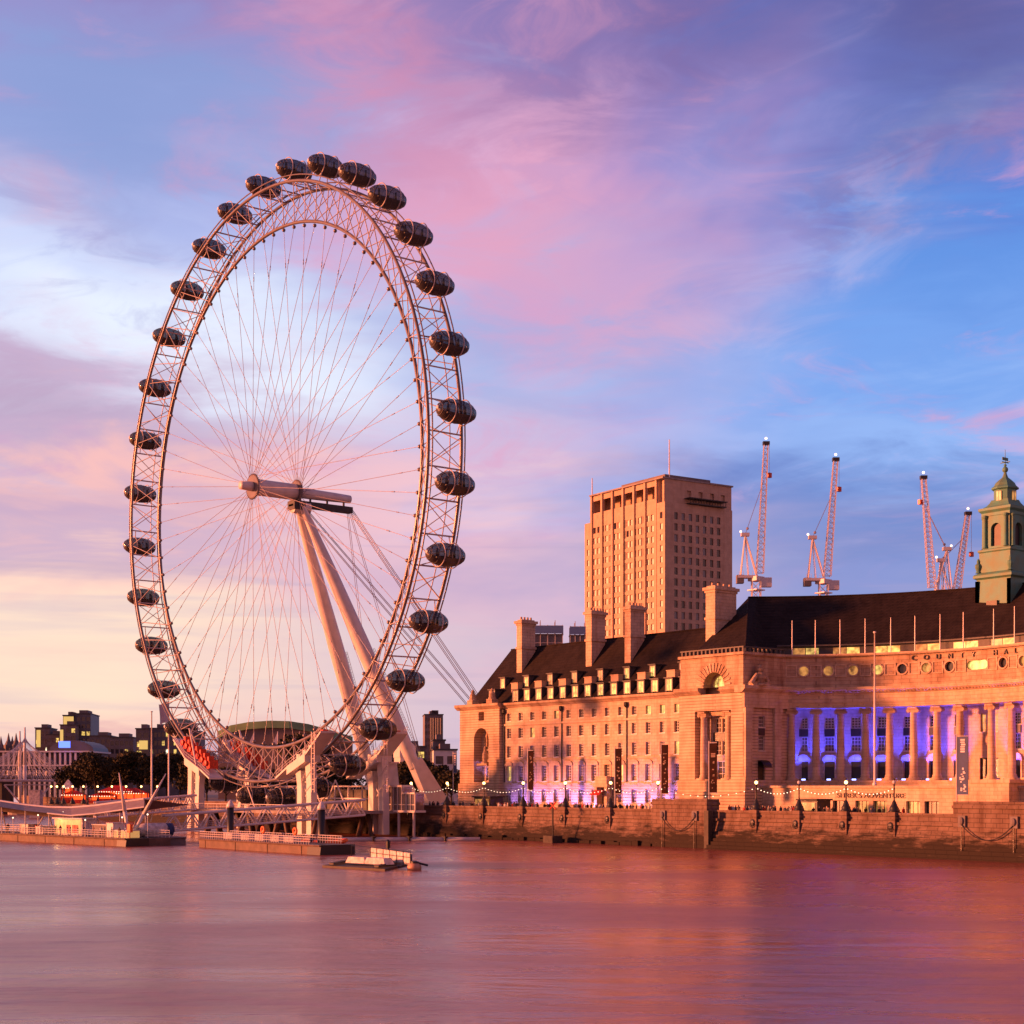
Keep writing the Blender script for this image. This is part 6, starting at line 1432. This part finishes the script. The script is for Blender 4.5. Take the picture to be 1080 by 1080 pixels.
# ================================================================== FAR BUILDINGS
def block(name, lab, cat, x0, x1, y0, D, wallm, depth, fl, bay, panes, lit_p=.15, extra=None, seed=1, grp=None):
    """rectangular block seen square-on at distance D; rows of window bands"""
    a, b2 = Vector(atD(x0, y0, D)), Vector(atD(x1, y0, D)); w = b2-a; w.z = 0; W_ = w.length; c = (a+b2)/2; zt = a.z
    T = thing(name, lab, cat, (c.x,c.y,GZ), grp); F2 = local(c.x, c.y, -YAW+radians(6))
    rr_ = random.Random(seed)
    ops = []; z = zt-fl*.95; bay = bay*.62; nb = max(int(W_/bay),1); bw = W_/nb
    while z > GZ+6 and z > CZ-2:
        for i in range(nb): ops.append((-W_/2+bw*i+bw*.16,-W_/2+bw*(i+1)-bw*.16,z,z+fl*.55))
        z -= fl
    m = MB(); facade(m, (lambda u,z,d:F2(u,-depth/2+d,z)), -W_/2, W_/2, GZ, zt, ops, .35); facade(m, (lambda u,z,d:F2(-W_/2+d*0,u,z)), -depth/2, depth/2, GZ, zt, [], .3); facade(m, (lambda u,z,d:F2(W_/2,u,z)), -depth/2, depth/2, GZ, zt, [], .3); lbox(m,F2,-W_/2+.05,W_/2-.05,-depth/2+.7,depth/2,GZ,zt-.05)
    m.quad(F2(-W_/2,-depth/2,zt),F2(W_/2,-depth/2,zt),F2(W_/2,depth/2,zt),F2(-W_/2,depth/2,zt)); m.build('wall', wallm, T)
    sel = ops[:100]; restm = {}
    cache = {}
    for j, o_ in enumerate(ops):
        k = 'lit' if rr_.random() < lit_p*.45 else ('litwhite' if rr_.random() < lit_p*.25 else panes); w_, h_ = o_[1]-o_[0], o_[3]-o_[2]
        if j < 90:
            if k not in cache: cache[k] = MB().box(-w_/2,w_/2,-.04,.04,0,h_).data('window', k)
            inst('window', cache[k], T, F2((o_[0]+o_[1])/2,-depth/2+.3,o_[2]), -YAW+radians(6))
        else:
            mm = restm.setdefault(k, MB()); lbox(mm,F2,o_[0],o_[1],-depth/2+.26,-depth/2+.34,o_[2],o_[3])
    for k, mm in restm.items(): q_ = mm.build('window', k, T); q_['kind'] = 'stuff'
    m = MB(); lbox(m,F2,-W_/2-.3,W_/2+.3,-depth/2-.3,depth/2+.3,zt,zt+.5); rf = m.build('roof', 'lead', T)
    m = MB(); lbox(m,F2,-W_*.2,W_*.25,-depth/4,depth/4,zt+.5,zt+2.2); m.build('plant_room', 'greycon', rf)
    if extra: extra(T, F2, W_, zt, depth)
    return T
def sign_panel(u0, u1, dz0, dz1, mt_):
    def f(T, F2, W_, zt, depth):
        m = MB(); lbox(m,F2,-W_/2+W_*u0,-W_/2+W_*u1,-depth/2-.25,-depth/2-.02,zt-dz1,zt-dz0); m.build('lit_panel', mt_, T)
    return f
MT['yellowglow'] = mat('yellow_lit_wall', (.6,.5,.1), .5, 0, .25, .35, emit=(1,.66,.2), estr=.30)
block('office_block','dark glass office tower, tallest at the left, right of the yellow wall','office block',80,100,754.5,760,'greyblue',26,3.4,3,'pane',.08,None,2)
block('office_block','block with a bright yellow lit upper wall beside the tallest dark tower','office block',70.5,81.5,756,755,'greyblue',20,4.0,3.5,'pane',.25,sign_panel(.05,.98,.3,4.6,'yellowglow'),3)
block('office_block','low dark block with orange lit corner below the yellow wall','office block',68,84,766,748,'greycon',22,3.6,3.2,'pane',.3,sign_panel(.0,.2,2,8,'yellowglow'),4)
block('office_block','pale block with a vertical yellow lit strip above the bridge','office block',41.5,56,769,770,'greycon',20,3.8,3,'panedull',.1,sign_panel(.1,.38,.8,9,'yellowglow'),5)
block('office_block','low stepped pale block right of the yellow strip','office block',54,67,776,765,'greycon',22,3.6,3,'panedull',.25,None,6)
block('office_block','long dark slab behind the plane trees','office block',99,121,777.5,735,'greyblue',24,3.6,3.2,'pane',.10,None,7)
block('office_block','long grey low slab behind the trees, right of the dark slab','office block',120,144,779,715,'greycon',22,3.6,3.2,'pane',.12,None,8)
block('office_block','dark building with a yellow lit hall left of the flagpole','office block',146.5,160,770,640,'greycon',18,3.6,3,'pane',.2,sign_panel(.25,.9,4.5,8.0,'yellowglow'),9)
block('office_block','broad dark office building with many lit windows behind the flagpole','office block',158,190,770,650,'greyblue',26,3.4,2.4,'pane',.6,None,10)
block('office_block','grey flat block behind the left rim of the wheel','office block',189,214,773,660,'greycon',20,3.6,3,'pane',.2,None,11)
block('office_block','dark boxy building just left of the wheel leg, with small lights','office block',420,447,789,520,'greyblue',22,3.6,3.6,'pane',.08,None,12)
block('office_block','low pale rounded building right of the wheel leg','office block',456,480,792,500,'white',16,4.5,5,'panedull',.1,None,13)
block('office_block','dark cube standing on the low pale building','office block',456,468,782,512,'greycon',14,4.5,4,'pane',0,None,14)
block('office_block','grey office slab seen between the rim and the right leg','office block',404,421,764,700,'greyblue',22,3.6,3,'pane',.1,None,16)
block('residential_tower','slim brown high-rise with glowing vertical strips beyond the right leg','tower',447,466,755,800,'greycon',20,3.4,1.9,'panedull',.0,
      (lambda T,F2,W_,zt,depth: ([ (lambda m: (lbox(m,F2,-W_/2+W_*k,-W_/2+W_*(k+.06),-depth/2-.5,-depth/2-.04,GZ,zt-1.5), m.build('lit_strip','stripglow',T)))(MB()) for k in (.3,.42,.56,.68,.82)], (lambda m: (lbox(m,F2,-.8,W_/2-2,-depth/4,depth/4,zt,zt+2.6), m.build('lift_tower','greycon',T)))(MB()))),15) if 'stripglow' in MT else None
MT['stripglow'] = mat('sunset_strip', (.8,.6,.35), .25, .8)
block('residential_tower','slim brown high-rise with glowing vertical strips beyond the right leg','tower',447,466,755,800,'greycon',20,3.4,1.9,'panedull',.0,
      (lambda T,F2,W_,zt,depth: ([ (lambda m: (lbox(m,F2,-W_/2+W_*k,-W_/2+W_*(k+.06),-depth/2-.5,-depth/2-.04,GZ,zt-1.5), m.build('lit_strip','stripglow',T)))(MB()) for k in (.3,.42,.56,.68,.82)], (lambda m: (lbox(m,F2,-.8,W_/2-2,-depth/4,depth/4,zt,zt+2.6), m.build('lift_tower','greycon',T)))(MB()))),15)
# gabled white house
c = Vector(atD(427,785,505)); T = thing('gabled_house','white gabled rooftop box left of the right wheel leg','house',(c.x,c.y,GZ)); F2 = local(c.x,c.y,-YAW+.3); w = 5.2
m = MB(); zt = c.z; m.add([F2(-w/2,-4,zt-4.2),F2(w/2,-4,zt-4.2),F2(w/2,-4,zt-.6),F2(-w/2+1.3,-4,zt+2.4),F2(-w/2,-4,zt+1.0),F2(-w/2,5,zt-4.2),F2(w/2,5,zt-4.2),F2(w/2,5,zt-.6),F2(-w/2+1.3,5,zt+2.4),F2(-w/2,5,zt+1.0)],[(0,1,2,3,4),(9,8,7,6,5),(0,5,6,1),(1,6,7,2),(2,7,8,3),(3,8,9,4),(4,9,5,0)]); lbox(m,F2,-w/2+.2,w/2-.2,-3.8,4.8,GZ,zt-4.2); m.build('wall','white',T)
# concert hall with a curved green roof
D = 560; T = thing('concert_hall','long brown hall with a shallow curved green roof seen through the wheel','hall',tuple(atD(295,840,D)))
def CH(px, y, dd=0): return atD(px, y, D+dd)
m = MB(); rp = [(230,771),(243,765),(262,761.5),(285,760),(305,760.5),(325,763.5),(345,769),(372,777)]
for (xa,ya),(xb,yb) in zip(rp, rp[1:]):
    m.quad(CH(xa,ya+7.5),CH(xb,yb+7.5),CH(xb,yb+.0,6),CH(xa,ya,6)); m.quad(CH(xa,ya,6),CH(xb,yb,6),CH(xb,yb+3,50),CH(xa,ya+3,50)); m.quad(CH(xa,ya+7.5),CH(xb,yb+7.5),CH(xb,yb+7.7,1.2),CH(xa,ya+7.7,1.2))
m.build('roof','greenroof',T)
m = MB()
for (xa,ya),(xb,yb) in zip(rp, rp[1:]):
    p0,p1 = CH(xa,ya+7.7,1.2),CH(xb,yb+7.7,1.2); m.quad((p0[0],p0[1],GZ),(p1[0],p1[1],GZ),p1,p0)
MT['hallstone'] = mat('hall_brick',(.20,.14,.13),.8,0,.15,.3); m.build('wall','hallstone',T)
m = MB()
for k in range(14): a = Vector(CH(240+9.5*k,784,.6)); m.obox((a.x,a.y,a.z-1.2),.3,2.4,1.0,-YAW+pi/2)
m.build('window','pane',T)
for px in (268,293,316):
    v = Vector(CH(px,785,-2)); m = MB(); m.tube((v.x,v.y,v.z-8),(v.x,v.y,v.z+4.5),.15,n=6); m.add([(v.x,v.y,v.z+4.4),(v.x-1.6*_c,v.y+1.6*_s,v.z+.8),(v.x-1.3*_c,v.y+1.3*_s,v.z),(v.x,v.y,v.z)],[(0,1,2,3)]); m.build('roof_flag','pale',T)
# station hall with white columns at the far left
D = 640; a, b2 = Vector(atD(-25,792,D)), Vector(atD(94,792,D)); c = (a+b2)/2; W_ = (b2-a).length; T = thing('station_hall','railway station hall with a row of white columns behind the footbridge','station',(c.x,c.y,GZ)); F2 = local(c.x,c.y,-YAW); zt = a.z
m = MB(); lbox(m,F2,-W_/2,W_/2,0,30,GZ,zt-.6); m.build('wall','greycon',T); m = MB(); lbox(m,F2,-W_/2-1,W_/2+1,-3,31,zt-.6,zt); lbox(m,F2,-W_/2-1,W_/2+1,-3,-.2,zt-6.2,zt-5.6); m.build('canopy','white',T)
for k in range(22): m = MB(); lbox(m,F2,-W_/2+1+k*W_/22,-W_/2+1.8+k*W_/22,-2.6,-1.8,GZ,zt-.6); m.build('column','white',T)
m = MB()
for k in range(10):
    t0, t1 = pi*k/10, pi*(k+1)/10; m.quad(F2(-W_*.12-W_*.2*cos(t0)+20,4,zt+4.5*sin(t0)),F2(-W_*.12-W_*.2*cos(t1)+20,4,zt+4.5*sin(t1)),F2(-W_*.12-W_*.2*cos(t1)+20,28,zt+4.5*sin(t1)),F2(-W_*.12-W_*.2*cos(t0)+20,28,zt+4.5*sin(t0)))
m.poly([F2(-W_*.12-W_*.2*cos(pi*k/10)+20,4,zt+4.5*sin(pi*k/10)) for k in range(11)]); m.build('vault_roof','greyblue',T)
v = atD(68,786,D-8); m = MB(); m.obox((v.x,v.y,v.z-1),4.5,.4,2.6,-YAW); m.build('lit_sign','blueglow',T)
for i, (px, y) in enumerate(((1,781),(9,777.5),(13,781),(17,777.5))):
    v = atD(px,y,820); T = thing('spire','thin dark spire on the skyline at the far left, %s from the picture edge' % ORD[i],'spire',(v.x,v.y,GZ),'spires on the far left skyline'); m = MB(); m.obox((v.x,v.y,GZ),5,5,v.z-4-GZ); m.build('tower_shaft','greycon',T); m = MB(); m.lathe([(2.2,v.z-4),(.9,v.z-1.5),(.1,v.z+2.2)],(v.x,v.y,0),8); m.build('steeple','greycon',T)

# ================================================================== BRIDGES AT THE LEFT
YB = 235
def BX(px): return atY(px, 823, YB).x
T = thing('railway_bridge','dark lattice railway bridge behind the cable-stayed footbridge','bridge',(BX(20),YB+14,0)); x0, x1 = -420, BX(66)+3
z0, z1 = atY(30,819,YB+14).z, atY(30,811.5,YB+14).z
m = MB(); m.box(x0,x1,YB+13,YB+13.5,z0-.3,z0+.3); m.box(x0,x1,YB+13,YB+13.5,z1-.2,z1+.2); m.box(x0,x1,YB+13.6,YB+24,z0-.8,z0); m.build('girder','greycon',T)
m = MB(); k = x1
while k > -120: m.tube((k,YB+13.2,z0),(k-3.4,YB+13.2,z1),.22,n=5); m.tube((k-3.4,YB+13.2,z0),(k,YB+13.2,z1),.22,n=5); m.tube((k,YB+13.2,z0),(k,YB+13.2,z1),.15,n=5); k -= 3.4
m.build('lattice','steel',T)
for x in (BX(27),-30,-100): m = MB(); m.lathe([(3,-3),(3,z0-.9)],(x,YB+19,0),14); m.build('pier','darksteel',T)
T = thing('footbridge','white cable-stayed footbridge with tall pylons and a fan of stays','bridge',(BX(27),YB,0))
zd = atY(27,823,YB).z
m = MB(); m.box(-420,x1+4,YB-3,YB+3,zd-.5,zd); m.build('deck','steel',T)
m = MB()
for y in (-3,3): m.tube((-120,YB+y,zd+1.1),(x1,YB+y,zd+1.1),.06,n=4); m.tube((-120,YB+y,zd),(x1,YB+y,zd),.28,n=6)
m.build('handrail','white',T)
for px, yt, dy in ((26.3,767,0),(21,771,9)):
    x = BX(px) if dy == 0 else atY(px,823,YB+dy).x; zt = atY(px,yt,YB+dy).z
    m = MB(); m.tube((x,YB+dy,-1),(x,YB+dy,(zt+4)/2),.50,.62,n=10); m.tube((x,YB+dy,(zt+4)/2),(x,YB+dy,zt),.62,.22,n=10); m.build('pylon','white',T,True)
    m = MB()
    for i in range(11):
        for s_ in (-1,1):
            m.tube((x,YB+dy,zt-2.5-.22*i),(x+s_*(2.0+1.9*i) if s_ < 0 else min(x+2.0+1.6*i,x1+2),YB+(-2.8 if dy==0 else 2.8),zd),.07,n=4,cap=False)
    m.build('stay_fan','white',T)
x = BX(27); m = MB(); m.tube((x,YB-2,1.0),(x-8,YB-2,zd-1.5),.28,n=6); m.tube((x,YB-2,1.0),(x+8,YB-2,zd-1.5),.28,n=6); m.tube((x-8,YB-2,zd-1.5),(x+8,YB-2,zd-1.5),.22,n=6); m.build('v_brace','white',T)
m = MB(); m.lathe([(5,-3),(5,1.5),(3.2,2.6),(3.2,3.2)],(x,YB+2,0),16); m.build('pier_base','concrete',T)
c = atD(38,845,470); T = thing('pier_hut','pale square hut by the river below the footbridge','hut',(c.x,c.y,0)); m = MB(); m.obox((c.x,c.y,-1),3.2,3.2,atD(38,834,470).z+1,-YAW); m.build('wall','canvas',T); m = MB(); m.obox((c.x,c.y,atD(38,834,470).z),3.5,3.5,.25,-YAW); m.build('roof','steel',T)

# ------------------------------------------------------------------ fairground stalls and lamps among the trees
for i, (px, w, h, lab) in enumerate(((72,2.2,5.5,'red and white striped helter tower with a lit top among the trees'),(78,6.0,3.0,'red lit fair stall right of the striped tower'),(110,7.5,2.6,'low red lit fair stall under the dark trees'),(124,9.5,4.2,'large red and gold lit carousel under the dark trees'),(140,8.5,3.6,'orange red lit fair stall behind the raking mast'))):
    D = 425; c = Vector(atD(px,840,D)); T = thing('fair_stall',lab,'fair stall',(c.x,c.y,GZ)); F2 = local(c.x,c.y,-YAW)
    m = MB(); lbox(m,F2,-w/2,w/2,-1.5,1.5,GZ,GZ+h*.3); lbox(m,F2,-w/2,w/2,.9,1.5,GZ+h*.3,GZ+h*.75)
    for s_ in (-1,1): lbox(m,F2,s_*w/2-.15,s_*w/2+.15,-1.5,-1.2,GZ+h*.3,GZ+h*.75)
    m.build('booth','red',T)
    m = MB(); m.add([F2(-w/2-.3,-1.9,GZ+h*.75),F2(w/2+.3,-1.9,GZ+h*.75),F2(w/2+.3,1.9,GZ+h*.75),F2(-w/2-.3,1.9,GZ+h*.75),F2(-w*.1,0,GZ+h*1.15),F2(w*.1,0,GZ+h*1.15)],[(0,1,5,4),(2,3,4,5),(1,2,5),(3,0,4),(0,3,2,1)]); m.build('roof','red' if i else 'canvas',T)
    m = MB(); lbox(m,F2,-w/2+.2,w/2-.2,.8,.88,GZ+h*.32,GZ+h*.74); m.build('lit_back','redglow',T)
    m = MB()
    for k in range(int(w*1.5)): m.ball(F2(-w/2+.3+k/1.5,-1.95,GZ+h*.74),.13,5,4)
    m.build('bulb_row','bulb',T)
for i, px in enumerate((54,60,67,76.5,88,103,118,133,149,166)):
    D = 408; v = atD(px,829,D); lamp_post((v.x,v.y,GZ),True,'distant glowing lamp on the promenade left of the wheel, %s from the left' % ORD[i],'distant promenade lamps',4.6)
for i, (px, y, D) in enumerate(((434,828,318),(443,812.5,330),(472,827.5,318))):
    v = atD(px,y,D); lamp_post((v.x,v.y,GZ),True,('globe lamp above the glass pavilion roof','brightest lamp beside the foot of the right wheel leg','globe lamp right of the wheel leg, beside the blue banner')[i],'lamps around the wheel leg',max(v.z-GZ,3))
l_ = bpy.data.lights.new('floodlight_beam','POINT'); l_.energy = 500; l_.color = (1,.5,.15); l_.shadow_soft_size = .4; o = bpy.data.objects.new('floodlight_beam', l_); SC.collection.objects.link(o); o.location = atD(443,811,329.0); o['kind'] = 'structure'

# ================================================================== PEOPLE ON THE PROMENADE
def person_mesh(pose, colors, seed):
    pts = {'pel':((0,0,.95),.15),'chest':((0,.01,1.30),.17),'neck':((0,.01,1.49),.065),'head':((0,.02,1.62),.10),'top':((0,.02,1.72),.075)}
    ed = [('pel','chest'),('chest','neck'),('neck','head'),('head','top')]
    for s_, n_ in ((-1,'l'),(1,'r')):
        f = pose*s_
        pts.update({'hip'+n_:((s_*.09,0,.90),.11),'kne'+n_:((s_*.10,.10*f,.50),.075),'ank'+n_:((s_*.10,.04*f-.03,.09),.05),'toe'+n_:((s_*.11,.04*f+.12,.04),.04),
                    'sho'+n_:((s_*.19,0,1.42),.07),'elb'+n_:((s_*.25,-.06*f,1.14),.05),'wri'+n_:((s_*.23,.12-.1*f,.93),.035),'han'+n_:((s_*.22,.17-.1*f,.86),.03)})
        ed += [('pel','hip'+n_),('hip'+n_,'kne'+n_),('kne'+n_,'ank'+n_),('ank'+n_,'toe'+n_),('chest','sho'+n_),('sho'+n_,'elb'+n_),('elb'+n_,'wri'+n_),('wri'+n_,'han'+n_)]
    ks = list(pts); me = bpy.data.meshes.new('person'); me.from_pydata([pts[k][0] for k in ks],[(ks.index(a),ks.index(b)) for a,b in ed],[])
    o = bpy.data.objects.new('tmp',me); SC.collection.objects.link(o); md = o.modifiers.new('s','SKIN')
    for i,k in enumerate(ks): me.skin_vertices[0].data[i].radius = (pts[k][1],)*2
    me.skin_vertices[0].data[0].use_root = True
    o.modifiers.new('u','SUBSURF').levels = 1
    C.view_layer.update(); r = bpy.data.meshes.new_from_object(o.evaluated_get(C.evaluated_depsgraph_get())); bpy.data.objects.remove(o)
    r.materials.clear()
    for c_ in colors: r.materials.append(c_)
    for p_ in r.polygons:
        z = p_.center.z; y = p_.center.y
        p_.material_index = 2 if (z > 1.5 and y > .02 and z < 1.68) or (.7 < z < .9 and abs(p_.center.x) > .19) else (3 if z >= 1.5 else (0 if z > .93 else 1))
        p_.use_smooth = True
    return r
hair = mat('dark_hair',(.02,.014,.01),.7); cl = [mat('cloth_'+n_,c_,.8) for n_,c_ in (('navy',(.02,.025,.05)),('black',(.012,.012,.012)),('red',(.35,.03,.02)),('white',(.5,.47,.45)),('grey',(.12,.11,.11)),('brown',(.10,.06,.04)))]
names = ['navy','black','red','white','grey','brown']
protos = [(person_mesh(.8 if i%2 else .1,[cl[i],cl[(i+1)%2 if i!=1 else 0],MT['skin'],hair],i), names[i]) for i in range(6)]
rr_ = random.Random(17); used = {}
for k in range(190):
    i = rr_.choice([0,0,1,1,1,4,4,5,3,2]); me_, nm_ = protos[i]
    y = -30-rr_.random()*115
    if -110 < y < -96: y -= 14
    x = 14.95+rr_.random()**2*3.5
    o = bpy.data.objects.new('person', me_); SC.collection.objects.link(o); o.location = (x,y,GZ); o.rotation_euler = (0,0,rr_.random()*6.28); s_ = .94+.12*rr_.random(); o.scale = (s_,)*3
    where = 'north wing' if y > -90 else 'curved colonnade'
    tag(o, 'person in a %s top standing on the promenade below the %s' % (nm_, where), 'person', 'people in %s tops below the %s' % (nm_, where))
for k in range(12):
    me_, nm_ = protos[k % 6]; b0 = onp(tpx(4+10.4*k), .8+1.7*rr_.random())
    o = bpy.data.objects.new('person', me_); SC.collection.objects.link(o); o.location = b0; o.rotation_euler = (0,0,rr_.random()*6.28)
    tag(o, 'person in a %s top standing on the left pontoon, near the %s railing post' % (nm_, 'kiosk end' if k > 5 else 'picture edge'), 'person', 'people on the left pontoon')
# mobile kiosks on the promenade
for y, w, mm, lab in ((-41.5,5.0,'darksteel','dark kiosk below the arch of the left stone pavilion'),(-121.5,3.5,'darksteel','dark kiosk on the terrace front, left of the shop lettering')):
    T = thing('kiosk',lab,'kiosk',(22,y,GZ)); m = MB(); m.box(21,24,y-w/2,y+w/2,GZ,GZ+2.5); m.build('cabin',mm,T); m = MB(); m.box(20.6,24.2,y-w/2-.3,y+w/2+.3,GZ+2.5,GZ+2.75); m.build('roof','timber',T); m = MB(); m.box(20.93,20.99,y-w/2+.4,y+w/2-.4,GZ+1.0,GZ+2.2); m.build('hatch','litdim',T)
